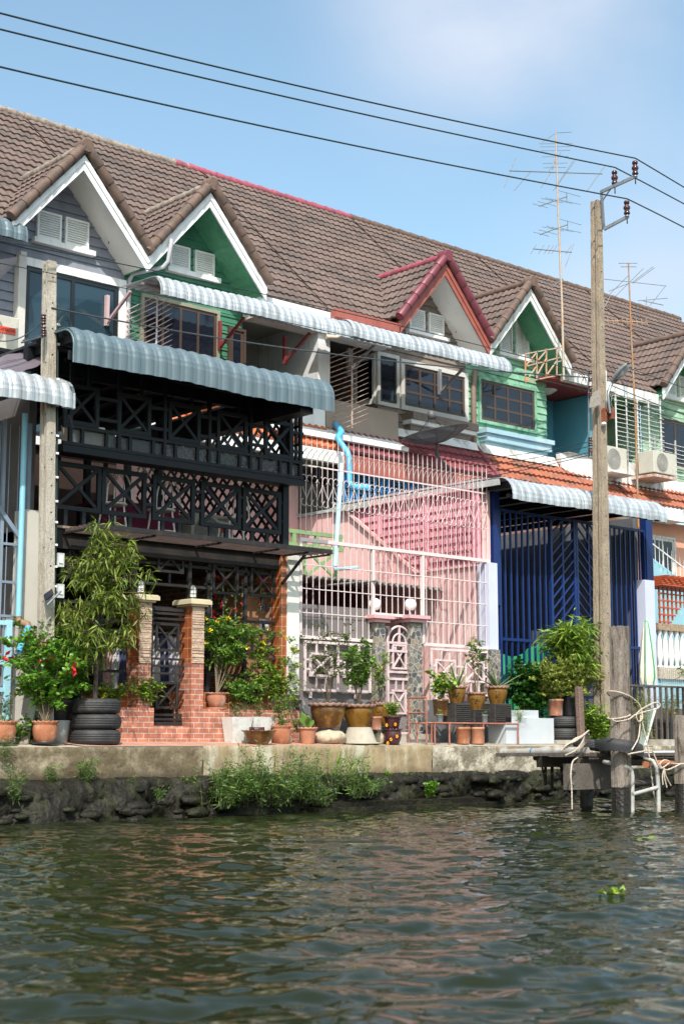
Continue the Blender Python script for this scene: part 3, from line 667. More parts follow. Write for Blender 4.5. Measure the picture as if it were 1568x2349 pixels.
    P = [(wx-.001, 17.25, 2.79), (wx-.001, 18.92, 3.96), (wx-.001, 17.25, 3.96)]; s.prism(P, (-.011, 0, 0)); s.build('wall_panel', M('rose_joint_paint', (.46, .15, .20), .85), t)
    s = MB()
    for (ya, yb) in ((15.84, 16.0), (16.96, 17.07), (18.03, 18.14)):
        s.box(wx-.05, wx-.0005, ya, yb, max(2.79, zs(yb)), 3.97)
    s.each('pilaster', PINKB, t)
    s = MB(); s.bar((wx-.03, 17.23, 2.76), (wx-.03, 18.94, 3.97), .05, .05, ref=(1, 0, 0)); s.box(wx-.04, wx, 15.84, 17.25, 2.75, 2.79); s.build('stringcourse', PINK, t)
    s = MB(); s.box(wx-.05, x0+.1, 15.78, 20.6, 3.98, 4.03); s.build('coping', M('grey_coping', (.45, .5, .5), .6), t)
    # ventilation bars above the party wall
    s = MB(); bl = M('bright_blue_bars', (.02, .25, .62), .5)
    for i in range(26):
        x = x0+.1+i*.148; s.box(x, x+(.025 if i % 4 else .055), 19.36, 19.4, 3.9, 4.75)
    for z in (4.0, 4.25, 4.5, 4.72): s.box(x0+.1, x1-.1, 19.362, 19.398, z, z+.02)
    s.build('vent_bars', bl, t)
    s = MB()
    for i in range(8):
        z = 4.05+i*.085; s.add([(x0+.1, 19.42, z), (x1-.1, 19.42, z), (x1-.1, 19.5, z+.07), (x0+.1, 19.5, z+.07)], [(0, 1, 2, 3)])
    s.build('vent_louvres', M('grey_louvre', (.30, .32, .34), .5), t)
    return t
hC = house_C()
def grille_bars(s, x0, x1, z0, z1, Y, dz=.095, dev=.0, w=.007):
    z = z0
    while z < z1: s.tube([(x0, Y, z), ((x0+x1)/2, Y-.0, z-.0), (x1, Y, z)], w, 4); z += dz
def house_D():
    t, x0, x1 = house('terraced_house', 'peeling mint green house with turquoise balcony, behind the concrete pole', 2, 0)
    xc = X0+8+GO
    main_roof(t, x0, x1, xc, TCAP); dormer(t, xc, MINT, WHTD, WHTD, TCAP, SOFG, TCAP, True, z_wall=5.7, xl=x0, xr=x0+2.42)
    zz = lambda x, y: xz(x, y, YW)
    a0, z1 = zz(1140, 762); b0, _ = zz(1169, 762); a1, _ = zz(1177, 768); b1, z0 = zz(1208, 828); z1 = z0+.80; louvre(t, [(a0, b0, z0+.04, z1), (a1, b1, z0+.04, z1)], YW, WHTD)
    xe = x0+2.42
    s = MB(); siding(s, x0, xe, 5.5, 7.4, YW+.0011, None, .145, .024); s.build('bay_wall', MINT, t)
    xa, z1 = zz(1099, 874); xb, z0 = zz(1219, 985)
    window(t, xa, xb, z0, z1, YW, .06, MINT, 4, 3, BRF, DGLASS, .07, .05)
    s = MB(); bx = M('pale_blue_sill', (.30, .47, .56), .7, .08, 3, stain=(.5, .6, .63), samt=.4)
    xl, zt = zz(1090, 985); xr, _ = zz(1246, 1035)
    for i, (pr_, a, b) in enumerate(((.30, 0, .09), (.24, .09, .17), (.27, .17, .24), (.18, .24, .36))): s.box(xl+.03*i, xr-.03*i, YW-pr_, YW, zt-b, zt-a-.001)
    s.build('sill', bx, t)
    tq = M('turquoise_render', (.07, .27, .37), .8, .08)
    s = MB(); s.box(xe+.02, x1, 21.0, 21.1, 4.9, 7.5); s.box(x1-.16, x1-.02, YW, 21.0, 4.9, 7.4); s.build('balcony_wall', tq, t)
    dr = M('dark_blue_render', (.02, .035, .06), .8); s = MB(); s.box(xe-.25, xe-.01, YW+.03, YW+.08, 5.2, 6.95); s.build('bay_edge', dr, t)
    window(t, xe+.30, xe+1.0, 5.1, 6.85, 21.0, .04, BRF, 2, 3, BRF, DGLASS, .05, .05, name='balcony_door')
    s = MB(); s.box(xe-.35, x1, YE+.12, 21.1, 7.42, 7.47); s.build('balcony_ceiling', M('oxblood_ceiling', (.22, .035, .03), .7), t)
    s = MB(); s.box(xc+GW-.0, x1, YE-.02, YE+.12, 7.40, 7.60); s.build('beam_moulding', WHTD, t)
    s = MB(); s.lathe((0, 0, 0), [(0, -.10), (.12, -.08), (.22, -.02), (.25, 0)], 20); s.v = [(xe+.45+p[0], YE+.9+p[1], 7.41+p[2]) for p in s.v]; s.build('ceiling_light', M('frosted_glass', (.75, .75, .7), .3), t)
    s = MB(); s.box(xe, x1, 19.6, 21.4, 4.95, 5.05); s.build('balcony_floor', tq, t)
    # parapet shaped like a splayed box
    s = MB(); p = WHTD; y = 19.50; zt, zb = 5.90, 5.25
    V = [(xe-.05, y+.1, zt), (xe+.1, y, zt+.02), (x1-.05, y, zt), (x1-.05, y-.02, zb), (xe+.55, y-.02, zb), (xe-.0, y+.1, zb+.35)]
    s.prism(V[::-1], (0, .12, 0)); s.build('parapet', p, t)
    s = MB(); s.prism([(xe+.5, y+.05, zb), (xe+.5, y-.03, zb), (xe+.62, y-.50, zb-.30), (xe+.62, y-.5, zb-.38), (xe+.5, y+.05, zb-.30)], (x1-xe-.5, 0, 0)); s.build('splayed_slab', p, t)
    skirt(t, x0, x1, ORGO)
    s = MB(); s.prism([(x0, YW-.02, 5.80), (x0, YL-.18, 5.80), (x0, YL-.30, 5.60), (x0, YW-.02, 5.60)], (xe-x0-.1, 0, 0)); s.build('ledge', WHTD, t)
    s = MB(); s.box(x0, x1, 19.0, 19.12, 4.72, 4.98); s.build('eave_fascia', WHTD, t)
    s = MB(); s.box(x0, x1, 19.1, 19.9, 4.60, 4.66); s.build('porch_ceiling', M('peach_ceiling', (.66, .50, .42), .8), t)
    pe = M('peach_render', (.68, .36, .26), .85, .07, 2, stain=(.58, .42, .35), samt=.4)
    s = MB(); s.box(x0, x1, 19.6, 19.7, .06, 4.6); s.build('front_wall', pe, t)
    xa, z1 = xz(1489, 1235, 19.6); xb, z0 = xz(1540, 1330, 19.6)
    window(t, xa, xb, z0, z1, 19.6, .05, WHTD, 2, 1, WHTD, DGLASS, .06, .04)
    return t
def house_E():
    t, x0, x1 = house('terraced_house', 'mint green house at the right edge with white bird-cage balcony bars', 3, 0)
    xc = X0+16-GO
    main_roof(t, x0, x1, xc, TCAP); dormer(t, xc, MINT2, WHT, WHT, TCAP, SOFG, TCAP, True, z_wall=5.7, xl=x0+1.62, xr=x1)
    zz = lambda x, y: xz(x, y, YW)
    a0, z1 = zz(1517, 868); b0, z0 = zz(1545, 908); a1 = zz(1551, 868)[0]; louvre(t, [(a0, b0, z0-.05, z1+.15), (a1, a1+.42, z0-.05, z1+.15)], YW)
    xe = x0+1.62
    xa, z1 = zz(1512, 962); z0 = zz(1512, 1062)[1]; window(t, xa, x1-.2, z0, z1, YW, .06, MINT2, 3, 1, BRF, DGLASS, .07, .05)
    s = MB(); siding(s, xe, x1, 5.5, 7.4, YW+.0011); s.build('bay_wall', MINT2, t)
    s = MB(); siding_x(s, YW, 21.0, 5.0, 7.45, xe); s.build('bay_side', MINT2, t)
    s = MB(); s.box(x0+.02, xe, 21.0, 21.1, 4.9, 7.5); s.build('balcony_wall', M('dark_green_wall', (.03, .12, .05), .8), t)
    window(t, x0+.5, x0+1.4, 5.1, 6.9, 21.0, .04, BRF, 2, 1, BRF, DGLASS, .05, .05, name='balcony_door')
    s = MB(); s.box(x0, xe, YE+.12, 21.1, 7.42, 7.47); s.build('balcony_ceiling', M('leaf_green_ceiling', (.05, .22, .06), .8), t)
    s = MB(); s.box(x0, xc-GW, YE-.02, YE+.12, 7.36, 7.58); s.build('beam_moulding', WHTD, t)
    s = MB(); s.box(x0, xe, 19.6, 21.4, 4.95, 5.05); s.box(x0, xe+.1, 19.5, 19.6, 5.0, 5.95); s.prism([(x0, 19.5, 5.0), (x0, 19.05, 4.85), (x0, 19.05, 4.75), (x0, 19.55, 4.75)], (xe-x0+.3, 0, 0)); s.build('parapet', WHTD, t)
    # bird-cage bars of the balcony and the window
    s = MB(); y = 19.46
    for x in (x0+.05, x0+.42, x0+.8, x0+1.2, xe): s.box(x-.012, x+.012, y-.012, y+.012, 5.9, 7.5)
    for i in range(16):
        z = 5.95+i*.095
        for j, (xa_, xb_) in enumerate(((x0+.05, x0+.42), (x0+.42, x0+.8), (x0+.8, x0+1.2), (x0+1.2, xe))):
            xm = xb_-.08; s.tube([(xa_, y-.02, z+.04), (xm, y-.14, z), (xb_, y-.02, z+.05)], .006, 4)
    for x in (xe+.25, xe+1.0, xe+1.6): s.box(x-.012, x+.012, YW-.2, YW-.17, 5.35, 6.75)
    for i in range(14):
        z = 5.4+i*.095; s.tube([(xe+.05, YW-.18, z+.03), (xe+.55, YW-.22, z), (x1-.3, YW-.2, z-.02)], .007, 4)
    s.build('window_bars', WHTD, t)
    skirt(t, x0, x1, ORGO)
    s = MB(); s.prism([(xe, YW-.02, 5.80), (xe, YL-.18, 5.80), (xe, YL-.35, 5.5), (xe, YW-.02, 5.5)], (x1-xe, 0, 0)); s.build('ledge', WHTD, t)
    s = MB(); s.box(x0, x1, 19.0, 19.12, 4.72, 4.98); s.build('eave_fascia', WHTD, t)
    s = MB(); s.box(x0, x1, 19.6, 19.7, .06, 4.8); s.build('front_wall', M('peach_render', (.68, .36, .26)), t)
    return t
def house_F():
    t, x0, x1 = house('terraced_house', 'far end house of the row showing only its brown tiled roof', 4, 0)
    main_roof(t, x0, x1, X0+16+GO, TCAP); dormer(t, X0+16+GO, MINT2, WHT, WHT, TCAP, SOFG, TCAP, True, z_wall=5.2, xl=x0, xr=x0+2.42)
    s = MB(); siding(s, x0, x1, 4.9, 7.4, YW+.002); s.build('bay_wall', MINT2, t)
    window(t, x0+.4, x0+1.9, 5.6, 6.8, YW, .06, WHT, 4, 3, BRF, DGLASS)
    s = MB(); s.box(x0, x1, 19.6, 19.7, .06, 5.2); s.build('front_wall', M('peach_render', (.68, .36, .26)), t)
    skirt(t, x0, x1, ORGO)
    return t
hD = house_D(); hE = house_E(); hF = house_F()
def house_Z():
    t, x0, x1 = house('terraced_house', 'grey house past the left edge behind pale blue gate and grey grille', -2, 0)
    main_roof(t, x0, x1, X0-8+GO, LICH); dormer(t, X0-8+GO, GREY_S, WHT, WHT, TCAP, SOFW, LICH, False, z_wall=4.6, xl=x0, xr=x0+2.42)
    s = MB(); siding(s, x0, x1, 4.6, 7.5, YW+.02); s.build('bay_wall', GREY_S, t)
    window(t, x0+.5, x0+1.9, 5.3, 6.9, YW, .1, WHT, 2, 1, BLKF, BGLASS)
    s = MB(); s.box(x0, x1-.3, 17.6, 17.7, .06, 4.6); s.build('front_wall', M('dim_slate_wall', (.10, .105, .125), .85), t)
    return t
hZ = house_Z()
# ================================================================== black steel terrace front of the grey house
NAVY = M('black_navy_steel', (.008, .009, .012), .5, .2, 5, fine=.1, spec=.3)
NAVY2 = M('dusty_black_steel', (.022, .020, .021), .6, .2, 5, stain=(.05, .038, .03), samt=.4, sscale=5, spec=.3)
STEELB = M('blue_grey_sheet', (.125, .17, .195), .45, .12, 3, metal=.2, stain=(.09, .14, .165), samt=.5, sscale=2, drip=1)
SHEETW = M('pale_metal_sheet', (.42, .46, .50), .45, .12, 4, metal=.3, stain=(.25, .26, .27), samt=.6, sscale=5, drip=1, spot=.53)
def xsquare(parent, xa, xb, za, zb, Y, w=.05, d=.04, name='cross_panel', mat=NAVY, ring=False):
    s = MB(); s.box(xa, xb, Y-d/2, Y+d/2, zb-w, zb); s.box(xa, xb, Y-d/2, Y+d/2, za, za+w)
    s.box(xa, xa+w, Y-d/2+.001, Y+d/2-.001, za+w, zb-w); s.box(xb-w, xb, Y-d/2+.001, Y+d/2-.001, za+w, zb-w)
    a = (xa+w*.8, Y, za+w*.8); b = (xb-w*.8, Y, zb-w*.8); c = (xa+w*.8, Y, zb-w*.8); e = (xb-w*.8, Y, za+w*.8)
    s.bar(a, b, w*.8, d*.7, ref=(0, 1, 0)); s.bar(c, e, w*.78, d*.6, ref=(0, 1, 0))
    return s.build(name, mat, parent)
def px(p4, Y): (xa, ya), (xb, yb) = (p4[0], p4[1]), (p4[2], p4[3]); a, z1 = xz(xa, (ya), Y); b, z0 = xz(xb, yb, Y); return a, b, z0, z1
def steel_cage():
    xl, xr = 9.35, X0-.08
    t = thing('steel_cage', 'black steel cage of crossed squares closing the two upper terraces under the blue-grey roof', 'balcony grille', (11.2, 15.6, 2.65))
    Yu, Ym = 15.40, 15.72
    zt, zg, zb = 4.62, 3.78, 3.57
    # posts and long rails of the planter box in front
    for x in (9.45, 10.14, 10.82, 11.52, 12.20, 12.88, xr-.05):
        s = MB(); s.box(x-.022, x+.022, Yu-.022, Yu+.022, zb, zt); s.build('post', NAVY, t)
    for z in (zb+.0, zg, zt-.04):
        s = MB(); s.box(xl, xr, Yu-.02, Yu+.02, z, z+.04); s.build('rail', NAVY, t)
    s = MB()
    for i in range(12):
        x = 9.45+.343*i+.17; s.box(x-.02, x+.02, Yu-.018, Yu+.018, zb+.04, zg-.001); 
    s.each('short_post', NAVY, t)
    # crossed squares: tops read from the picture, all one size and one height
    ups = [(146, 898, 213, 976), (269, 920, 332, 996), (386, 938, 445, 1012), (497, 954, 554, 1030), (606, 973, 658, 1049)]
    U = [px(u, Yu) for u in ups]; za = sum(u[2] for u in U)/5-.03; zc = sum(u[3] for u in U)/5
    for i, u in enumerate(U):
        xsquare(t, u[0], u[0]+.50, za, za+.50, Yu)
        s = MB(); s.box(u[0]+.14, u[0]+.18, Yu-.015, Yu+.015, zg+.04, za); s.box(u[0]+.34, u[0]+.38, Yu-.015, Yu+.015, za+.5, zt-.04)
        nx = U[i+1][0] if i < 4 else xr
        s.box(u[0]+.5, nx, Yu-.015, Yu+.015, za+.10, za+.14); s.box(u[0]+.5, nx, Yu-.015, Yu+.015, za+.36, za+.40); s.each('connector', NAVY, t)
    gl = M('frosted_strip', (.10, .105, .12), .3, .1); 
    if True:
        m = gl; b = m.node_tree.nodes['Principled BSDF']; b.inputs['Alpha'].default_value = .35
    s = MB(); s.box(9.45, xr-.05, Yu+.024, Yu+.03, zb+.02, zb+.20); s.build('glass_strip', gl, t)
    s = MB(); s.box(xl, xr, Yu-.01, Ym+.1, zb-.05, zb-.001); s.box(xl, xr, Yu-.02, Yu+.05, zb-.09, zb-.051); s.build('shelf', NAVY, t)
    s = MB(); s.box(xl, xr-.06, Yu+.03, Ym+.05, zb, zb+.012); s.build('shelf_board', M('red_brown_board', (.22, .09, .045), .7), t)
    # return at the right-hand end
    s = MB()
    for y in (15.52, 15.66): s.box(xr-.045, xr-.005, y-.015, y+.015, zb, zt)
    for z in (zb+.02, zg, 4.05, 4.3, zt-.04): s.box(xr-.04, xr-.01, Yu, Ym, z, z+.03)
    s.each('end_rail', NAVY, t)
    s = MB(); s.box(xr-.10, xr-.0, Ym-.03, Ym+.06, 2.62, 4.7); s.build('corner_post', NAVY, t)
    s = MB(); s.box(xr-.30, xr-.22, 19.2, 19.3, 2.62, 4.8); s.box(12.4, 12.48, 17.8, 17.88, 2.62, 4.8); s.box(11.2, 11.28, 17.8, 17.88, 2.62, 4.8); s.each('inner_post', NAVY, t)
    # middle storey
    mids = [(126, 1055, 204, 1172), (234, 1074, 322, 1186), (350, 1090, 434, 1198), (460, 1107, 539, 1211), (556, 1119, 637, 1225)]
    Mm = [px(u, Ym) for u in mids]; za = sum(u[2] for u in Mm)/5-.02; zc = sum(u[3] for u in Mm)/5+.01
    for i, u in enumerate(Mm):
        w_ = .66; xsquare(t, u[0], u[0]+w_, za, zc, Ym, .055, .045)
        s = MB(); nx = Mm[i+1][0] if i < 4 else xr-.1
        s.box(u[0]+w_, nx, Ym-.016, Ym+.016, za+.17, za+.21); s.box(u[0]+w_, nx, Ym-.016, Ym+.016, za+.42, za+.46)
        s.box(u[0]+.14, u[0]+.19, Ym-.016, Ym+.016, 2.63, za); s.box(u[0]+.40, u[0]+.45, Ym-.016, Ym+.016, 2.63, za)
        s.box(u[0]+.03, u[0]+.08, Ym-.016, Ym+.016, zc, zb-.09); s.each('connector', NAVY, t)
    s = MB(); s.box(xl, xr+.02, Ym-.08, Ym+.05, 2.60, 2.63); s.build('deck_edge', M('worn_board', (.24, .17, .13), .8, .3, 8), t)
    s = MB(); s.box(xl, xr, Ym-.04, Ym+.05, 2.36, 2.60); s.build('deck_beam', NAVY2, t)
steel_cage()
def roof_A():
    t = thing('awning', 'blue-grey scalloped metal awning roofing the black steel terrace', 'awning', (11.4, 15.2, 4.6))
    xa = pY(168, 800, 14.64).x; xb = pY(762, 935, 14.64).x
    zb = pY(168, 842, 14.64).z; print('roofA', xa, xb, zb, pY(762, 935, 14.64).z, pY(150, 778, 14.64).z)
    zb = .5*(zb+pY(762, 937, 14.64).z)
    awning(t, xa, xb, lip(14.62, zb, .24, .95, .04, 12, .19), STEELB, .192, .024, 6, crimp=.004)
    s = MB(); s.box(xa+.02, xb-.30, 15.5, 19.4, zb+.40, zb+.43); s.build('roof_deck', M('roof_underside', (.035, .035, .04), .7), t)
    s = MB()
    for i in range(8): s.box(xa+.1+.52*i, xa+.14+.52*i, 14.76, 19.4, zb+.30, zb+.399)
    s.box(xa, xb-.35, 14.70, 14.75, zb+.06, zb+.16); s.box(xa, xb-.38, 15.66, 15.76, zb+.12, zb+.39); s.each('rafter', NAVY, t)
    s = MB(); s.box(xb-.52, xb-.30, 14.68, 19.2, zb-.06, zb+.26); s.build('side_fascia', NAVY, t)
    s = MB()
    P = [(xa-.0, p[0]-.0, p[1]) for p in lip(14.62, zb, .24, .95, .04, 12, .19)]
    s.tube(P, .014, 6); s.build('end_trim', STEELB, t)
roof_A()
def canopy():
    t = thing('slatted_canopy', 'flat canopy of brown-black steel slats jutting out over the brick gateway', 'canopy', (11.5, 15.4, 2.6))
    xl, xr = 9.55, 13.37; y0, y1 = 15.12, 15.68; z = 2.58
    for i in range(6):
        s = MB(); y = y0+.02+i*.10; s.bar((xl+.02, y, z), (xr-.02*i, y, z), .014, .05); s.build('slat', M('brown_black_slat', (.07, .045, .038), .6, .3, 5), t)
    s = MB(); s.box(xl, xr, y0-.03, y0+.0, z-.03, z+.03); s.build('front_beam', NAVY2, t)
    s = MB()
    for x in (xl, 10.5, 11.5, 12.45, xr-.42, xr-.04): s.box(x, x+.03, y0, y1+.03, z-.05, z-.027)
    s.each('cross_arm', NAVY2, t)
    s = MB(); s.bar((xr-.35, y0+.12, z-.05), (xr-.42, 15.64, z-.42), .03, .03); s.build('brace', NAVY2, t)
canopy()
BRK = brickm('orange_brick_tile', (.42, .15, .09), (.30, .105, .07), (.42, .35, .30), .155, .066, .6, msize=.0048, bump=.5, var=.35)
OTILE = brickm('orange_glazed_tile', (.32, .09, .032), (.25, .07, .027), (.50, .28, .14), .13, .13, .3, msize=.004, bump=.3, off=0, var=.25)
def brickwork():
    t = thing('brick_wall', 'low wall faced in orange brick tiles, left of the black gate', 'wall', (10.2, 15.4, .03))
    xg0, xg1 = pY(353, 1650, 15.35).x, pY(439, 1650, 15.35).x
    zt = pY(250, 1622, 15.35).z
    s = MB(); s.box(9.42, xg0, 15.35, 15.72, .02, zt); s.build('wall_face', BRK, t)
    s = MB(); s.box(9.42, xg0-.05, 15.62, 15.85, zt, zt+.215); s.build('tiled_kerb', OTILE, t)
    s = MB(); s.box(xg0, xg1, 15.38, 15.8, .02, pY(400, 1665, 15.35).z); s.build('gate_step', BRK, t)
    t = thing('brick_wall', 'low wall faced in orange brick tiles, between the black gate and the white pillar', 'wall', (12.5, 15.4, .03))
    xe = pY(686, 1650, 15.35).x; s = MB(); s.box(xg1, xe, 15.35, 15.72, .02, zt); s.build('wall_face', BRK, t)
    s = MB(); s.box(xg1+.02, xe-.03, 15.60, 15.85, zt, zt+.215); s.build('tiled_kerb', OTILE, t)
    slate = M('split_slate', (.55, .40, .30), .85, .3, 6, bump=1.0, bscale=16, stain=(.40, .27, .20), samt=.6, sscale=9)
    cream = M('cream_moulding', (.52, .45, .30), .7, .1)
    for nm, (xf0, xf1, ytop) in (('gate pillar in brick and split stone on the left of the black gate', (318, 346, 1381)), ('gate pillar in brick and split stone on the right of the black gate', (439, 467, 1391))):
        Yp = 15.40; xa = pY(xf0, 1550, Yp).x; xb = pY(xf1, 1550, Yp).x; zc = pY((xf0+xf1)/2, ytop, Yp).z
        zm = pY((xf0+xf1)/2, 1521, Yp).z
        t = thing('gate_pillar', nm, 'pillar', ((xa+xb)/2, Yp+.12, .05)); w_ = xb-xa
        s = MB(); s.box(xa, xb, Yp, Yp+.26, .02, zm); s.build('brick_base', BRK, t)
        s = MB(); g = random.Random(2); z = zm
        while z < zc-.012:                                            # thin split-stone courses
            h = g.uniform(.006, .014); s.box(xa+.003, xb-.003, Yp-g.uniform(0, .012), Yp+.05, z, min(z+h-.0015, zc)); z += h
        s.build('split_stone_face', slate, t)
        s = MB(); s.box(xa, xb, Yp+.01, Yp+.26, zm+.001, zc); s.build('tiled_shaft', OTILE, t)
        s = MB(); e = .035; s.box(xa-e, xb+e, Yp-e, Yp+.26+e, zc, zc+.025); s.box(xa-2*e, xb+2*e, Yp-2*e, Yp+.26+2*e, zc+.025, zc+.075); s.box(xa-1.6*e, xb+1.6*e, Yp-1.6*e, Yp+.26+1.6*e, zc+.075, zc+.09); s.build('capital', cream, t)
        l = thing('pillar_lamp', 'small caged bulkhead lamp on the '+('left' if xf0 < 400 else 'right')+' brick gate pillar', 'lamp', ((xa+xb)/2, Yp+.12, zc+.09), 'lamps on the brick gate pillars')
        c = (((xa+xb)/2), Yp+.12, zc+.09); s = MB(); s.lathe(c, [(0, 0), (.05, 0), (.05, .03), (.045, .035)], 16); s.build('base', BLKF, l)
        s = MB(); s.lathe(c, [(.04, .035), (.042, .12), (.035, .16), (.015, .185), (0, .19)], 16); s.build('lens', M('frosted_glass', (.75, .75, .7), .3), l)
        s = MB()
        for k in range(6):
            a = k*math.pi/3; s.tube([(c[0]+.05*math.cos(a), c[1]+.05*math.sin(a), c[2]+.03), (c[0]+.052*math.cos(a), c[1]+.052*math.sin(a), c[2]+.13), (c[0]+.03*math.cos(a), c[1]+.03*math.sin(a), c[2]+.19), (c[0], c[1], c[2]+.205)], .005, 4)
        for z in (.08, .13): s.tube([(c[0]+.052*math.cos(a*math.pi/8), c[1]+.052*math.sin(a*math.pi/8), c[2]+z) for a in range(17)], .004, 4)
        s.build('cage', BLKF, l)
    # white pillar
    xa, xb = pY(659, 1450, 15.62).x, pY(686, 1450, 15.62).x; zt2 = pY(672, 1252, 15.62).z
    s = MB(); s.box(xa, xb, 15.62, 15.86, zt+.215, zt2); o = s.build('boundary_pillar', M('off_white_render', (.68, .67, .62), .85, .07, 2, stain=(.45, .46, .44), samt=.4, sscale=2))
    tag(o, 'off-white plastered pillar between the brick front and the pink fence', 'pillar')
    s = MB(); s.box(xa-.10, xa-.001, 15.64, 15.84, zt+.216, zt2-.15); tag(s.build('tiled_post', OTILE), 'narrow post of orange glazed tiles against the off-white pillar', 'post')
brickwork()
def lower_lattice():
    Y = 15.78
    t = thing('steel_lattice', 'black steel lattice of squares and rungs behind the brick pillars, ground floor', 'security grille', (11, Y, .6))
    xs_ = lambda x, y=1450: pY(x, y, Y).x; zs_ = lambda x, y: pY(x, y, Y).z
    z0 = .66; zT = 2.36
    L_, G0, G1, R1 = 9.50, xs_(340), xs_(428), xs_(650)
    s = MB()
    for x in (L_, xs_(232), xs_(306), G1+.03, xs_(476), xs_(561), R1): s.box(x-.025, x+.025, Y-.02, Y+.02, z0 if x < G0 or x > G1-.02 else 1.95, zT)
    s.each('post', NAVY2, t)
    for z in (2.28, 2.02, 1.72, 1.52):
        s = MB(); s.box(L_, xs_(476), Y-.018, Y+.018, z, z+.035); s.build('rail', NAVY2, t)
    for z in (2.28, 1.62, 1.55-.25, .9, z0):
        s = MB(); s.box(xs_(476), R1, Y-.018, Y+.018, z, z+.035); s.build('rail', NAVY2, t)
    for z in (1.2, .9, z0):
        s = MB(); s.box(L_, xs_(306), Y-.018, Y+.018, z, z+.035); s.build('rail', NAVY2, t)
    for q in ((158, 1250, 200, 1320), (362, 1246, 421, 1317), (488, 1291, 546, 1366), (575, 1298, 631, 1372), (500, 1440, 556, 1510), (577, 1445, 636, 1515), (180, 1470, 228, 1530)):
        a, b, za, zb = px(q, Y-.03); xsquare(t, a, b, za, zb, Y-.028, .032, .03, mat=NAVY2)
        s = MB(); m = (a+b)/2; s.box(m-.015, m+.015, Y-.02, Y+.01, zb, zb+.12); s.box(m-.015, m+.015, Y-.02, Y+.01, za-.12, za); s.box(a-.12, a, Y-.02, Y+.01, za+.1, za+.13); s.box(b, b+.1, Y-.02, Y+.01, za+.1, za+.13); s.box(a-.1, a, Y-.02, Y+.01, zb-.13, zb-.1); s.box(b, b+.1, Y-.02, Y+.01, zb-.13, zb-.1); s.each('connector', NAVY2, t)
    # the gate itself
    t = thing('garden_gate', 'narrow black steel gate with two crossed squares between the brick pillars', 'gate', ((G0+G1)/2, 15.55, .2))
    Y = 15.56; a, b, za, zb = px((345, 1392, 427, 1664), Y)
    s = MB(); s.box(a, b, Y-.02, Y+.02, zb-.04, zb); s.box(a, b, Y-.02, Y+.02, za, za+.04); s.box(a, a+.04, Y-.019, Y+.019, za+.04, zb-.04); s.box(b-.04, b, Y-.019, Y+.019, za+.04, zb-.04)
    for y in (1408, 1420, 1512, 1528, 1545, 1640, 1650): z = pY(386, y, Y).z; s.box(a+.04, b-.04, Y-.016, Y+.016, z-.014, z+.014)
    s.build('frame', NAVY2, t)
    for q in ((357, 1428, 410, 1496), (357, 1563, 407, 1626)): xsquare(t, *px(q, Y-.01), Y-.01, .03, .03, mat=NAVY2)
    s = MB()
    for y in (1450, 1475, 1585, 1605): z = pY(386, y, Y).z; s.box(a+.04, px((357, y, 358, y), Y)[0], Y-.014, Y+.014, z-.012, z+.012); s.box(px((409, y, 410, y), Y)[0], b-.04, Y-.014, Y+.014, z-.012, z+.012)
    s.each('connector', NAVY2, t)
lower_lattice()
def wire_chair(loc, label):
    t = thing('wire_chair', label, 'chair', loc, 'white wire-backed chairs on the middle terrace')
    m = M('white_enamel', (.75, .75, .73), .4, .05); x, y, z = loc
    s = MB(); s.lathe((x, y, z+.43), [(0, .0), (.17, 0), (.19, .012), (.17, .03), (0, .035)], 20); s.build('seat', m, t)
    for k in range(4):
        a = math.pi/4+k*math.pi/2; s = MB(); s.tube([(x+.14*math.cos(a), y+.14*math.sin(a), z+.43), (x+.2*math.cos(a), y+.2*math.sin(a), z)], .013, 8); s.build('leg', m, t)
    s = MB(); s.tube([(x-.19+.38*(.5-.5*math.cos(math.pi*i/14)), y-.15, z+.43+.42*math.sin(math.pi*i/14)**.7) for i in range(15)], .012, 8)
    s.tube([(x-.08+.16*(.5-.5*math.cos(math.pi*i/14)), y-.15, z+.43+.38*math.sin(math.pi*i/14)**.7) for i in range(15)], .009, 8); s.build('backrest', m, t)
    s = MB(); s.tube([(x+.17*math.cos(i*math.pi/10), y+.17*math.sin(i*math.pi/10), z+.16) for i in range(21)], .008, 6); s.build('ring_stretcher', m, t)
for (cx_, lb) in ((258, 'white wire chair behind the second crossed square, in front of the magenta cloth'), (370, 'white wire chair standing behind the third crossed square of the grille'), (530, 'white wire chair in front of the air conditioner, behind the fourth crossed square')):
    p = pY(cx_, 1200, 16.15); wire_chair((p.x, 16.15, 2.61), lb)
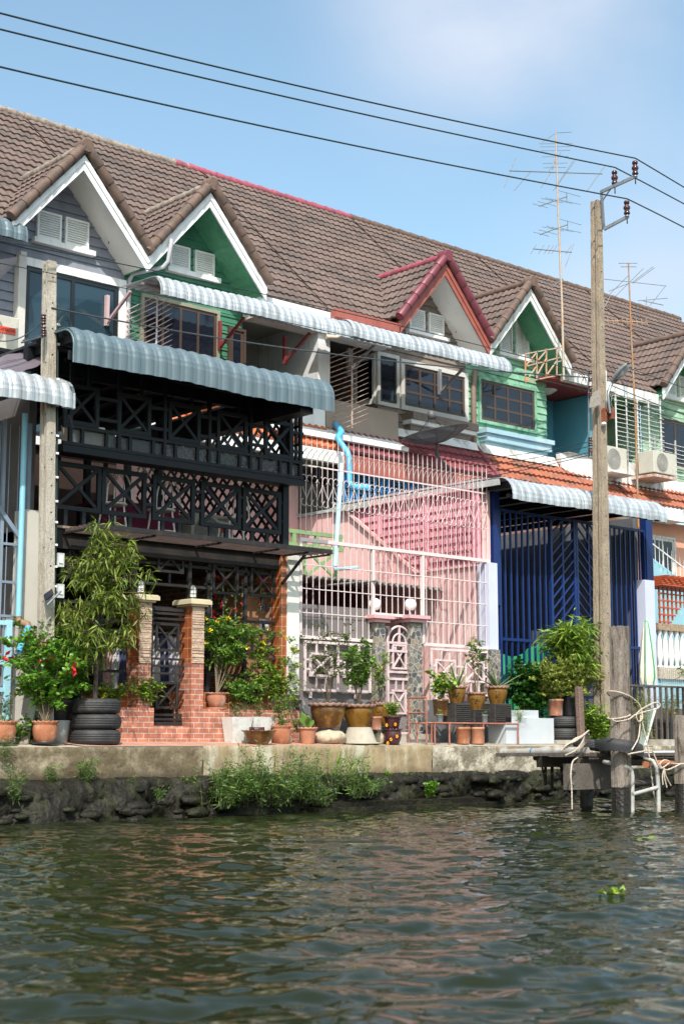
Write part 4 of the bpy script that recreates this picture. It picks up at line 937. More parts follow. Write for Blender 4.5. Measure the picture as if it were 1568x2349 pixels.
def terrace_things():
    t = thing('garden_table', 'table under a magenta cloth on the dark middle terrace', 'table', (11.0, 16.9, 2.6))
    s = MB(); s.box(10.7, 11.9, 16.6, 17.3, 3.15, 3.19); s.build('tabletop', M('magenta_cloth', (.16, .012, .05), .8), t)
    s = MB(); P = [[(10.68+1.24*i/40, 16.58-.012*math.sin(i*1.2), z) for i in range(41)] for z in (2.8, 3.19)]; s.grid(P); s.build('cloth_drop', M('magenta_cloth', (.16, .012, .05)), t)
    for (x, y) in ((10.75, 16.65), (11.85, 16.65), (10.75, 17.25), (11.85, 17.25)): s = MB(); s.box(x-.02, x+.02, y-.02, y+.02, 2.6, 3.15); s.build('leg', NAVY, t)
    p = pY(455, 1190, 16.5)
    t = thing('air_conditioner', 'air conditioner with a red maker plate on the middle terrace behind a chair', 'air conditioner', (p.x, 16.7, 2.62))
    xa, xb, za, zb = px((440, 1150, 522, 1215), 16.6); aircon(t, xa, xb+.1, 2.62, 3.17, 16.9, .3)
    s = MB(); s.box(xb-.16, xb+.09, 16.592, 16.599, 2.93, 3.03); o = s.build('maker_plate', M('red_plate', (.6, .06, .03), .5), t)
    text(o, 'HITACHI', .055, (xb-.04, 16.59, 2.98), RX, BLKF)
    # plants and pots along the shelf
    t = tag(MB().box(9.5, 9.98, 15.46, 15.68, 3.585, 3.86).build('stone_trough', M('marbled_stone', (.55, .50, .43), .6, .25, 8)), 'pale marbled trough at the left end of the shelf', 'planter')
    p = pY(248, 1010, 15.55); s = MB(); s.lathe((p.x, 15.56, 3.585), [(0, 0), (.035, 0), (.05, .03), (.035, .07), (.045, .12), (.04, .2), (.055, .23)], 18); tag(s.build('vase', M('pale_green_glaze', (.30, .42, .16), .3)), 'slim pale green vase on the shelf behind the steel bars', 'vase')
    p = pY(285, 1005, 15.6); s = MB(); s.lathe((p.x, 15.6, 3.585), [(0, 0), (.07, 0), (.10, .08), (.09, .17), (.06, .2), (.08, .22)], 18); tag(s.build('jar', M('dark_glaze', (.05, .055, .06), .2)), 'dark glazed jar on the shelf right of the pale green vase', 'jar')
terrace_things()
def screens_left():
    # neighbour's awning at the far left, pillar, downpipe and grille
    t = thing('awning', 'short white ribbed metal awning at the left edge, crossing the pole', 'awning', (9.0, 14.9, 3.9))
    Y = 14.95; xb = pY(171, 905, Y).x; zb = .5*(pY(0, 913, Y).z+pY(150, 931, Y).z); print('awnZ', xb, zb)
    awning(t, 6.2, xb, lip(Y, zb, .24, .9, .03, 12, .10), SHEETW, .17, .026, 6, crimp=.005)
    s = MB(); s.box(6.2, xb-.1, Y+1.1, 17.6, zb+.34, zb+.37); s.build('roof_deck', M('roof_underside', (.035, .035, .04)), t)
    s = MB(); P = lip(Y-.012, zb-.01, .25, .1, 0, 10, .10); s.grid([[(xb-.17, a, b) for a, b in P], [(xb+.0, a, b) for a, b in P]], False); s.build('end_flashing', SHEETW, t)
    xa, xb2 = pY(52, 1400, 15.7).x, pY(88, 1400, 15.7).x; zt = pY(60, 1168, 15.7).z
    s = MB(); s.box(xa, xb2, 15.7, 15.95, .04, zt); tag(s.build('boundary_pillar', M('pale_grey_render', (.50, .47, .42), .85, .08, 1.5)), 'pale grey plastered pillar left of the left concrete pole', 'pillar')
    pb = M('pale_blue_pipe', (.22, .48, .62), .45, .08); p = pY(50, 1200, 15.55); x = p.x
    t = thing('downpipe', 'pale blue plastic downpipe with a slanting brown-elbowed outlet at the left', 'drainpipe', (x, 15.5, 1))
    z1 = pY(50, 1420, 15.55).z; s = MB(); s.tube([(x, 15.55, z1), (x, 15.55, 3.9)], .035, 12); s.build('pipe', pb, t)
    q = pY(66, 1432, 15.4); e = pY(43, 1495, 15.2); s = MB(); s.tube([(x, 15.55, z1+.03), (x, 15.55, z1-.03), (x+.02, 15.5, z1-.05), (q.x, 15.42, q.z+.0), (q.x, 15.4, q.z-.04)], .042, 10); s.build('elbow', M('brown_elbow', (.25, .16, .09), .6), t)
    s = MB(); s.tube([(q.x, 15.4, q.z-.03), (e.x, 15.2, e.z)], .035, 12); s.build('outlet', M('bright_blue_pipe', (.08, .40, .68), .4), t)
    # grey-blue grille
    gm = M('grey_blue_steel', (.20, .25, .32), .5, .15)
    t = thing('steel_grille', 'grey-blue barred grille in front of the dim neighbouring porch, far left', 'security grille', (9, 15.8, .5))
    s = MB()
    for x in (7.6, 8.0, 8.4, 8.8, 9.14): s.box(x-.02, x+.02, 15.78, 15.82, .5, 3.85)
    s.each('post', gm, t)
    s = MB()
    for i in range(14): s.tube([(7.5+.125*i, 15.8, .6), (7.5+.125*i, 15.8, 3.8)], .006, 5)
    s.build('bars', gm, t)
    for z in (2.35, 1.9, 1.5, 1.05, .7): s = MB(); s.box(7.5, 9.16, 15.785, 15.815, z, z+.03); s.build('rail', gm, t)
    s = MB(); s.bar((8.2, 15.76, 3.4), (9.15, 15.76, 2.3), .05, .03, ref=(0, 1, 0)); s.build('diagonal_brace', gm, t)
    s = MB(); s.box(6.5, 9.16, 15.86, 15.9, .05, .6); s.box(7, 9.16, 15.87, 15.89, .6, 1.5); s.build('lower_panel', M('grey_panel', (.24, .22, .24), .8, .1), t)
    # pale blue gate leaf ajar
    lb = M('pale_blue_paint', (.30, .55, .66), .6, .1, 5, stain=(.35, .33, .3), samt=.6, sscale=9, spot=.62)
    t = thing('gate', 'pale blue painted timber gate at the left edge, behind the red-flowered plant', 'gate', (8.7, 15.4, .1))
    Y = 15.5; xr = pY(24, 1500, Y).x; za, zb = pY(15, 1700, Y).z, pY(15, 1422, Y).z
    s = MB(); s.box(xr-.07, xr, Y-.03, Y+.02, .08, zb); s.box(7.9, 7.97, Y-.03, Y+.02, .08, zb); s.each('stile', lb, t)
    for z in (zb-.06, .62, .93, .25): s = MB(); s.box(7.97, xr-.07, Y-.025, Y+.015, z, z+.05); s.build('rail', lb, t)
screens_left()
# ================================================================== pink fence, blue grille
WPK = M('pinkish_white_steel', (.66, .56, .56), .5, .08, 6, stain=(.45, .25, .15), samt=.6, sscale=7, spot=.68)
WPK2 = M('flaking_pink_white_steel', (.64, .53, .53), .6, .12, 6, stain=(.34, .30, .29), samt=.6, sscale=9, spot=.57)
def bezier(p, n=6):
    out = []
    for i in range(len(p)-1):
        pass
    return out
def fence_top(parent, P0, U, n, sp, zr, zrail, ztop, Nrm, mat, curl=True, hz=(3.22, 3.74)):
    P0 = Vector(P0); U = Vector(U); Nn = Vector(Nrm)
    for i in range(n+1):
        b = P0+U*(sp*i); s = MB()
        s.tube([b+Vector((0, 0, zr)), b+Vector((0, 0, ztop-.10)), b+Vector((0, 0, ztop))], [.0056, .0056, .0015], 5)
        if curl: s.tube([b+Vector((0, 0, zrail-.0)), b+Nn*.012+Vector((0, 0, zrail+.10)), b+Nn*.06+Vector((0, 0, zrail+.17)), b+Nn*.13+Vector((0, 0, zrail+.205)), b+Nn*.17+Vector((0, 0, zrail+.215))], [.006, .006, .006, .005, .0015], 5)
        s.build('spiked_bar', mat, parent)
    s = MB(); s.bar(P0+Vector((0, 0, zrail))-Nn*.014, P0+U*(sp*n)+Vector((0, 0, zrail))-Nn*.014, .02, .02); s.build('rail', mat, parent)
    # running scrolls
    za, zb = hz; q = Nn*.012; r = .032
    for i in range(0, n-1, 2):
        s = MB(); a = P0+U*(sp*i)+q; m = P0+U*(sp*(i+1))+q; c = P0+U*(sp*(i+2))+q
        Z = lambda z: Vector((0, 0, z))
        def scroll(x, zc, up, d, rr):                               # curl ending at a bar
            return [x+U*d*(rr*1.0*(1-math.cos(t)))+Z(zc+up*rr*math.sin(t)) for t in [k*math.pi/6 for k in range(0, 9)]]
        # S shape: bottom curl at m, straight up to a, top curl
        for (x0_, d) in ((a, 1), (c, -1)):
            bot = [m-U*d*.0+Z(za+.10)]
            hook_b = [m-U*d*(.048-.048*math.cos(t))*1.0+Z(za+.045-.048*math.sin(t)+.02) for t in [k*math.pi/5 for k in range(0, 8)]]
            hook_t = [x0_+U*d*(.048-.048*math.cos(t))*1.0+Z(zb-.06+.048*math.sin(t)) for t in [k*math.pi/5 for k in range(0, 8)]]
            s.tube(list(reversed(hook_b))+[m+Z(za+.12)]+[x0_+Z(zb-.13)]+hook_t, .0052, 4, smooth=True)
        s.build('scroll', mat, parent)
def pink_fence():
    Y = YF; xa = pY(688, 1400, Y).x; xb = pY(1119, 1400, Y).x; n = 38; sp = (xb-xa)/n
    zr = .5*(pY(688, 1238, Y).z+pY(1118, 1288, Y).z); zrail = .5*(pY(700, 1050, Y).z+pY(1118, 1148, Y).z)
    ztop = .5*(pY(700, 995, Y).z+pY(1118, 1072, Y).z)
    print('fence', xa, xb, zr, zrail, ztop)
    t = thing('steel_fence', 'pinkish white steel fence with spiked bars and heart scrolls across the pink yard', 'fence', ((xa+xb)/2, Y, .5))
    hz0 = .5*(pY(728, 1172, Y).z+pY(1073, 1210, Y).z)
    h = (pY(728, 1172, Y).z, pY(728, 1088, Y).z); h2 = (pY(1073, 1208, Y).z, pY(1073, 1148, Y).z); print('hearts', h, h2)
    fence_top(t, (xa, Y, 0), (1, 0, 0), n, sp, zr, zrail, ztop, (0, -1, 0), WPK, True, ((h[0]+h2[0])/2, (h[1]+h2[1])/2))
    s = MB(); s.box(xa-.02, xb+.03, Y-.025, Y+.025, zr-.02, zr+.03); s.build('top_beam', WPK, t)
    zb = .5*(pY(690, 1455, Y).z+pY(850, 1475, Y).z); g0, g1 = pY(855, 1400, Y).x, pY(969, 1400, Y).x
    for x in (xa, g0, g1, xb): s = MB(); s.box(x-.022, x+.022, Y-.02, Y+.02, zb if x != xa else zb, zr-.021); s.build('post', WPK, t)
    for (a, b) in ((xa, g0), (g1, xb)): s = MB(); s.box(a, b, Y-.02, Y+.02, zb-.025, zb+.02); s.build('bottom_beam', WPK, t)
    zg = pY(910, 1412, Y).z; s = MB(); s.box(g0, g1, Y-.022, Y+.022, zg-.02, zg+.02); s.build('gate_lintel', WPK, t)
    rows = [zr-(zr-zb)*k/4 for k in (1, 2, 3)]
    x = xa+.115; 
    while x < xb-.03:
        z0 = zg if g0 < x < g1 else zb
        if abs(x-g0) > .035 and abs(x-g1) > .035:
            s = MB(); s.box(x-.0052, x+.0052, Y-.0052, Y+.0052, z0, zr-.02); s.build('bar', WPK, t)
        x += .116
    for z in rows:
        s = MB(); s.box(xa, g0 if z < zg else xb, Y-.010, Y-.004, z-.006, z+.006)
        if z < zg: s.box(g1, xb, Y-.010, Y-.004, z-.006, z+.006)
        s.build('cross_bar', WPK, t)
    # lower panels with crossed squares
    for (q, nsq, lab) in (((697, 1484, 850, 1602), 2, 'l'), ((986, 1490, 1121, 1602), 2, 'r')):
        a, b, za, zb_ = px(q, Y-.02); zc = zb-.06
        zc = max(zc, zb_)*0+zb-.05; za = .74
        s = MB(); w_ = .035; s.box(a, b, Y-.035, Y-.005, zc-w_, zc); s.box(a, b, Y-.035, Y-.005, za, za+w_); s.box(a, a+w_, Y-.034, Y-.006, za+w_, zc-w_); s.box(b-w_, b, Y-.034, Y-.006, za+w_, zc-w_); s.build('panel_frame', WPK2, t)
        ww = (b-a)/2; 
        s = MB()
        for k in range(2):
            xa_ = a+ww*k+ww*.16; xb_ = a+ww*(k+1)-ww*.16; z0_, z1_ = za+.20, zc-.16
            xsquare(t, xa_, xb_, z0_, z1_, Y-.02, .03, .03, mat=WPK2)
            for f in (.3, .7):
                x = xa_+(xb_-xa_)*f; s.box(x-.013, x+.013, Y-.03, Y-.01, z1_, zc-w_); s.box(x-.013, x+.013, Y-.03, Y-.01, za+w_, z0_)
                z = z0_+(z1_-z0_)*f; s.box(xa_-ww*.16, xa_, Y-.03, Y-.01, z-.013, z+.013); s.box(xb_, xb_+ww*.16, Y-.03, Y-.01, z-.013, z+.013)
        s.box(a+ww-.015, a+ww+.015, Y-.032, Y-.008, za+w_, zc-w_); s.each('connector', WPK2, t)
        s = MB(); z = za-.03; s.box(a+.1, a+.14, Y-.03, Y, z-.06, za); s.box(b-.3, b-.26, Y-.03, Y, z-.06, za); s.each('foot', WPK2, t)
    # mesh screen behind the lower left part
    m = M('grey_fly_screen', (.19, .165, .165), .85, .08); m.node_tree.nodes['Principled BSDF'].inputs['Alpha'].default_value = .86
    t2 = thing('mesh_screen', 'dark grey mesh screens hung inside the lower pink fence', 'screen', (14, Y+.05, .6))
    s = MB(); s.box(xa+.02, g0, Y+.03, Y+.034, .62, 1.93); s.build('screen', m, t2)
    # dwarf wall in grey slate
    s = MB(); s.box(xa-.0, g0+.02, Y-.04, Y+.12, .05, .62); tag(s.build('dwarf_wall', M('grey_slate', (.12, .12, .125), .7, .3, 5, stain=(.5, .49, .46), samt=.6, sscale=5, spot=.64)), 'dark slate-faced dwarf wall under the left part of the pink fence', 'wall')
    s = MB(); s.box(g1-.02, xb, Y-.04, Y+.12, .05, .66); tag(s.build('dwarf_wall', M('grey_slate', (.12, .12, .125))), 'dark stone-faced dwarf wall behind the pot stand, right of the pink gate', 'wall')
    # small side fence standing on the party wall
    t = thing('steel_fence', 'pink painted scroll fence fixed along the pink side wall', 'fence', (BX[1]-.15, 17, 3))
    fence_top(t, (BX[1]-.2, 15.9, 0), (0, 1, 0), 22, .105, 2.1, 3.96, 4.14, (-1, 0, 0), M('pink_steel', (.62, .27, .30), .5), False, (2.95, 3.45))
    # gate pillars of crazy stone, their caps, lamps, the gate
    cz = bpy.data.materials.new('crazy_paving_stone'); cz.use_nodes = True; ntt = cz.node_tree; b_ = ntt.nodes['Principled BSDF']; b_.inputs['Roughness'].default_value = .8
    tc = ntt.nodes.new('ShaderNodeTexCoord'); v1 = ntt.nodes.new('ShaderNodeTexVoronoi'); v1.inputs['Scale'].default_value = 12; v2 = ntt.nodes.new('ShaderNodeTexVoronoi'); v2.feature = 'DISTANCE_TO_EDGE'; v2.inputs['Scale'].default_value = 12
    sep = ntt.nodes.new('ShaderNodeSeparateColor'); rr = ntt.nodes.new('ShaderNodeValToRGB'); e = rr.color_ramp; e.elements[0].color = (.05, .055, .06, 1); e.elements[1].color = (.26, .20, .14, 1)
    k = e.elements.new(.5); k.color = (.13, .13, .125, 1); mm = ntt.nodes.new('ShaderNodeMix'); mm.data_type = 'RGBA'; mm.inputs['B'].default_value = (.38, .35, .31, 1)
    mr = ntt.nodes.new('ShaderNodeMapRange'); mr.inputs['From Min'].default_value = .03; mr.inputs['From Max'].default_value = .05; mr.inputs['To Min'].default_value = 1; mr.inputs['To Max'].default_value = 0
    for v in (v1, v2): ntt.links.new(tc.outputs['Object'], v.inputs[0])
    ntt.links.new(v1.outputs['Color'], sep.inputs[0]); ntt.links.new(sep.outputs[0], rr.inputs[0]); ntt.links.new(v2.outputs['Distance'], mr.inputs[0]); ntt.links.new(rr.outputs[0], mm.inputs['A']); ntt.links.new(mr.outputs[0], mm.inputs['Factor']); ntt.links.new(mm.outputs['Result'], b_.inputs['Base Color'])
    PKG = M('pale_pink_gate_paint', (.60, .46, .48), .6, .1, 5, stain=(.4, .3, .3), samt=.5, sscale=9)
    PKP = M('pink_cap_paint', (.60, .33, .35), .7, .1)
    Yp = Y-.08
    for (x0_, x1_, lab) in ((866, 884, 'left'), (946, 968, 'right')):
        xa_, xb_ = pY(x0_, 1550, Yp).x, pY(x1_, 1550, Yp).x; zc = pY((x0_+x1_)/2, 1428, Yp).z
        t = thing('gate_pillar', 'crazy-stone gate pillar with a pink cap on the %s of the pink gate' % lab, 'pillar', ((xa_+xb_)/2, Yp+.1, .05))
        s = MB(); s.box(xa_-.04, xb_, Yp, Yp+.24, .04, zc); s.build('shaft', cz, t)
        s = MB(); s.box(xa_-.09, xb_+.05, Yp-.05, Yp+.29, zc, zc+.05); s.box(xa_-.14, xb_+.09, Yp-.09, Yp+.33, zc+.05, zc+.10); s.build('cap', PKP, t)
        c = ((xa_+xb_)/2-.02, Yp+.12, zc+.10); l = thing('globe_lamp', 'white globe lamp on the %s crazy-stone pillar of the pink gate' % lab, 'lamp', c, 'white globe lamps on the pink gate pillars')
        s = MB(); s.lathe(c, [(.05, 0), (.05, .04), (.035, .05), (.035, .09)], 16); s.build('neck', BLKF, l)
        s = MB(); s.ell((c[0], c[1], c[2]+.165), (.092, .092, .092), 16, 24); s.build('globe', M('opal_glass', (.8, .8, .76), .15, .02), l)
    xa_, xb_ = pY(886, 1550, Y).x, pY(944, 1550, Y).x; w_ = xb_-xa_; xm = (xa_+xb_)/2
    t = thing('garden_gate', 'pink steel gate with a round arched top and crossed square between stone pillars', 'gate', (xm, Y, .2))
    zA = pY(915, 1475, Y).z; z0 = .18
    s = MB(); s.box(xa_, xa_+.035, Y-.02, Y+.02, z0, zA); s.box(xb_-.035, xb_, Y-.02, Y+.02, z0, zA); s.tube(arc((xm, Y, zA), w_/2-.017, 0, 180, 18, (1, 0, 0), (0, 0, 1)), .018, 8)
    s.tube(arc((xm, Y, zA), w_*.26, 0, 180, 14, (1, 0, 0), (0, 0, 1)), .014, 8); s.box(xm-.014, xm+.014, Y-.014, Y+.014, zA, zA+w_/2)
    for z in (zA, z0, .95, zA-.12, 1.05-.0): s.box(xa_+.035, xb_-.035, Y-.018, Y+.018, z-.016, z+.016)
    s.build('frame', PKG, t)
    xsquare(t, xa_+.11, xb_-.11, 1.09, 1.45, Y, .028, .03, mat=PKG); xsquare(t, xa_+.11, xb_-.11, .45, .80, Y+.01, .028, .03, mat=PKG)
    s = MB()
    for z in (1.18, 1.36, .5, .75): s.box(xa_+.035, xa_+.11, Y-.012, Y+.012, z-.01, z+.01); s.box(xb_-.11, xb_-.035, Y-.012, Y+.012, z-.01, z+.01)
    for x in (xm-.07, xm+.07): s.box(x-.01, x+.01, Y-.012, Y+.012, 1.45, zA-.12); s.box(x-.01, x+.01, Y-.012, Y+.012, .80, .95)
    s.each('connector', PKG, t)
    s = MB(); s.box(xa_+.03, xb_-.03, Y+.021, Y+.024, z0, zA-.35); mg = M('pale_fly_screen', (.30, .25, .25), .8); mg.node_tree.nodes['Principled BSDF'].inputs['Alpha'].default_value = .5; s.build('mesh', mg, t)
    s = MB(); s.box(xa_-.1, xb_+.15, Y-.25, Y+.1, .04, .17); tag(s.build('doorstep', M('worn_cement', (.4, .37, .33), .9, .2, 5, stain=(.2, .18, .15), samt=.6, sscale=6)), 'worn cement doorstep below the pink arched gate', 'step')
pink_fence()
def pink_yard():
    # lean-to over an outdoor kitchen, seen through the fence
    x0, x1 = BX[0]+.1, BX[1]-.1
    t = thing('lean_to', 'corrugated asbestos lean-to with dark red kitchen inside the pink yard', 'shed', ((x0+x1)/2, 17.5, .05))
    zf = pX(1000, 1343, x1).z; yf = pX(1000, 1343, x1).y; print('lean', zf, yf)
    yf = 16.62; zf = 2.44
    P = []
    for j, (y, z) in enumerate(((yf, zf), (20.5, zf+.55))): P.append([(x0+(x1-x0)*i/260, y, z+.022*math.sin(2*math.pi*(x0+(x1-x0)*i/260)/.12)) for i in range(261)])
    s = MB(); s.grid(P); o = s.build('corrugated_roof', M('asbestos_sheet', (.17, .155, .145), .9, .3, 6, stain=(.4, .37, .33), samt=.4, sscale=9), t); md = o.modifiers.new('t', 'SOLIDIFY'); md.thickness = .012
    s = MB(); s.box(x0, x1, 18.6, 18.7, .05, 2.6); s.build('kitchen_wall', M('maroon_paint', (.075, .012, .016), .8), t)
    s = MB(); s.box(x0, x0+1.9, 17.5, 17.56, .05, 2.1); s.build('screen_panel', M('grey_curtain', (.30, .265, .26), .85, .1, 2), t)
    s = MB(); al = M('aluminium', (.45, .46, .46), .4, metal=.5)
    xp = x0+2.05
    s.box(xp, xp+1.2, 17.3, 17.34, 1.83, 1.87); s.box(xp, xp+.04, 17.3, 17.34, .05, 1.83); s.box(xp+1.16, xp+1.2, 17.3, 17.34, .05, 1.83); s.build('sliding_frame', al, t)
    s = MB(); s.box(xp+.041, xp+1.159, 17.31, 17.33, .05, 1.829); s.build('sliding_panel', M('brown_grey_panel', (.19, .17, .165), .6), t)
    a = pY(820, 1343, 16.3); b = pY(878, 1331, 15.5); s = MB(); s.tube([(14.7, 17.0, 2.35), (b.x, 15.6, b.z)], .018, 8); tag(s.build('pole', M('zinc_pole', (.35, .34, .33), .5, metal=.4)), 'grey metal pole poking out over the pink fence below the scrolls', 'pole')
    # green timber balustrade deeper in the yard
    gr = M('sage_green_paint', (.21, .33, .145), .75, .12)
    t = thing('balustrade', 'sage green timber railing with a crossed panel inside the pink yard', 'railing', (15, 19.0, 2.6))
    Y = 18.6; zt = pY(740, 1225, Y).z; zb = pY(740, 1340, Y).z
    xa, xb = pY(640, 1225, Y).x, pY(786, 1225, Y).x
    for z in (zt, zt-.22): s = MB(); s.box(xa, xb, Y-.03, Y+.03, z-.045, z+.02); s.build('rail', gr, t)
    for x in (xa+.3, xa+.8, xa+1.3): s = MB(); s.box(x-.035, x+.035, Y-.028, Y+.028, zt-.2, zt-.045); s.build('baluster', gr, t)
    a, b, z0, z1 = px((697, 1262, 775, 1335), Y); xsquare(t, a, b, z0, zt-.24, Y, .06, .05, mat=gr)
    s = MB(); s.box(xa, a, Y-.028, Y+.028, z0+.2, z0+.26); s.box(xa+.35, xa+.41, Y-.027, Y+.027, z0, zt-.24); s.each('connector', gr, t)
    # blue rain pipes
    bp = M('bright_blue_pipe', (.08, .40, .68), .4, .08, 4)
    q = [(770, 972, 19.5), (783, 990, 19.1), (774, 1005, 19.0), (781, 1016, 18.95), (797, 1038, 18.8), (800, 1050, 18.75), (801, 1108, 18.75)]
    pts = [pY(a, b, c) for a, b, c in q]; pts.append(Vector((pts[-1].x+.04, 18.72, pts[-1].z-.06))); pts.append(Vector((pts[-1].x+.28, 18.6, pts[-1].z)))
    s = MB(); s.tube(pts[:2], .05, 12); s.tube(pts[1:4], .055, 12); s.tube(pts[3:7], .05, 12); s.tube(pts[6:], .052, 12)
    tag(s.build('rain_pipe', bp), 'bright blue kinked rain pipe coming down over the maroon tiles', 'drainpipe')
    a = pY(783, 1065, 18.4); b = pY(768, 1300, 18.0); s = MB(); s.tube([a, b], .04, 10); s.tube([b, b+Vector((0, 0, -.04)), pY(822, 1302, 17.6)], .03, 10)
    tag(s.build('rain_pipe', M('faded_blue_pipe', (.33, .58, .68), .5, .08)), 'faded pale blue pipe slanting down beside the sage green railing', 'drainpipe')
pink_yard()
BLU = M('royal_blue_steel', (.006, .025, .125), .42, .12, 3, fine=.08)
def blue_front():
    Y = 15.80; x0, x1 = pY(1143, 1400, Y).x, pY(1482, 1400, Y).x
    zt = .5*(pY(1150, 1155, Y).z+pY(1478, 1228, Y).z); print('blue', x0, x1, zt)
    t = thing('steel_grille', 'royal blue barred front with chevron double gate', 'security grille', ((x0+x1)/2, Y, .1))
    zm = .5*(pY(1160, 1475, Y).z+pY(1450, 1478, Y).z)
    c0, c1, c2 = pY(1262, 1300, Y).x, pY(1318, 1300, Y).x, pY(1376, 1300, Y).x
    for (a, b) in ((x0-.13, x0), (x1-.02, x1+.16)): s = MB(); s.box(a, b, Y-.05, Y+.08, 2.15 if a < x0 else 2.0, zt+.25); s.build('corner_post', BLU, t)
    for x in (x0+.02, c0, c1-.03, c1+.03, c2, x1-.03): s = MB(); s.box(x-.025, x+.025, Y-.03, Y+.03, .12, zt); s.build('post', BLU, t)
    for z in (zt-.02, zm, .95, .78, .14): s = MB(); s.box(x0, x1, Y-.022, Y+.022, z-.022, z+.022); s.build('rail', BLU, t)
    for (a, b) in ((x0+.02, c0), (c2, x1-.03)):
        n = int(round((b-a)/.135)); 
        for i in range(1, n):
            x = a+(b-a)*i/n; s = MB(); s.box(x-.014, x+.014, Y-.014, Y+.014, .16 if i % 2 else .8, zt-.03); s.build('bar', BLU, t)
    for (a, b, up) in ((c0, c1-.03, 1), (c1+.03, c2, -1)):
        xm = (a+b)/2; s = MB(); s.box(xm-.018, xm+.018, Y-.02, Y+.02, .95, zt-.03); s.each('stile', BLU, t)
        z = .75
        while z < zt-.1:
            za, zb_ = (z, z+.55*(b-a)/.62) if up > 0 else (z+.55*(b-a)/.62, z)
            A = Vector((a, Y-.012, za)); B = Vector((b, Y-.012, zb_))
            lo, hi = min(za, zb_), max(za, zb_)
            if hi > zt-.04:
                f = (zt-.04-lo)/(hi-lo); 
                if f < .08: break
                if up > 0: B = A+(B-A)*f
                else: A = B+(A-B)*f
            s = MB(); s.bar(A, B, .026, .02, ref=(0, 1, 0)); s.build('chevron_bar', BLU, t); z += .175
    xsquare(t, x1-.36, x1-.10, .42, .70, Y-.02, .025, .025, mat=BLU)
    # cladding: pillars at both ends
    for (a, b, zt_, lab, m) in ((1122, 1142, 1290, 'pale lilac pillar between the pink fence and the blue gate', M('pale_lilac_render', (.50, .53, .68), .85, .05)), (1481, 1503, 1330, 'pale lilac pillar right of the blue gate, behind the closed parasol', M('pale_lilac_render', (.50, .53, .68)))):
        xa, xb = pY(a, 1450, 15.66).x, pY(b, 1450, 15.66).x; z = pY(a, zt_, 15.66).z
        s = MB(); s.box(xa, xb, 15.66, 15.9, .05 if a > 1200 else 1.45, z); bp_ = s.build('boundary_pillar', m); tag(bp_, lab, 'pillar')
        if a < 1200: s = MB(); s.box(xa-.02, xb, 15.62, 15.9, .05, 1.45); s.build('stone_base', bpy.data.materials['crazy_paving_stone'], bp_)
    # lilac porch wall low inside, green cloth, bell lamp
    s = MB(); s.box(x1-.9, x1-.05, 17.6, 17.66, .05, 2.0); tag(s.build('porch_wall', M('pale_lilac_wall', (.40, .40, .47))), 'pale lilac inner porch wall behind the right blue bars', 'wall')
    s = MB(); P = [[(x0+.35+1.55*i/30, 16.2+.03*math.sin(i*.9), z-.06*math.sin(i*.22)*j) for i in range(31)] for j, z in enumerate((.3, .9, 1.52))]; s.grid(P); tag(s.build('green_cloth', M('green_shade_net', (.02, .30, .13), .7, .2, 4)), 'green shade net hung behind the blue bars, left side', 'shade net')
    p = pY(1435, 1400, 16.6); t = thing('bulkhead_lamp', 'round white lamp hanging inside the right blue bars', 'lamp', (p.x, 16.7, p.z)); s = MB(); s.ell((p.x, 16.7, p.z), (.09, .07, .08), 10, 14); s.build('globe', M('opal_glass', (.8, .8, .76)), t); s = MB(); s.lathe((p.x, 16.7, p.z-.1), [(0, 0), (.09, .0), (.10, .04), (0, .05)], 14); s.build('holder', BLKF, t)
    # its awning
    t = thing('awning', 'white ribbed metal awning over the royal blue gate', 'awning', ((x0+x1)/2, 15.3, 4))
    Ya = 15.12; xa = pY(1172, 1140, Ya).x; xb = pY(1525, 1185, Ya).x; zb = .5*(pY(1175, 1148, Ya).z+pY(1520, 1194, Ya).z); print('awnC', xa, xb, zb, pY(1175, 1148, Ya).z, pY(1520, 1194, Ya).z)
    awning(t, xa, xb, lip(Ya, zb, .26, .5, .02, 12, .07), SHEETW, .17, .026, 6, crimp=.005)
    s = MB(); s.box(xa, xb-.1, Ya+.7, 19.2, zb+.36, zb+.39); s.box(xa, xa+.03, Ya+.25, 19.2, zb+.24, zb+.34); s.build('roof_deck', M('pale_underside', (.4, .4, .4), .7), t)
    s = MB()
    for i in range(7): s.box(xa+.1+.62*i, xa+.14+.62*i, Ya+.1, 19.0, zb+.20, zb+.30)
    s.box(xa, xb-.1, Ya+.06, Ya+.1, zb+.02, zb+.08); s.each('rafter', NAVY, t)
    s = MB(); P = lip(Ya-.014, zb-.01, .275, .1, 0, 10, .07); s.grid([[(xb-.14, a, b) for a, b in P], [(xb+.02, a, b) for a, b in P]], False); s.build('end_flashing', SHEETW, t)
blue_front()
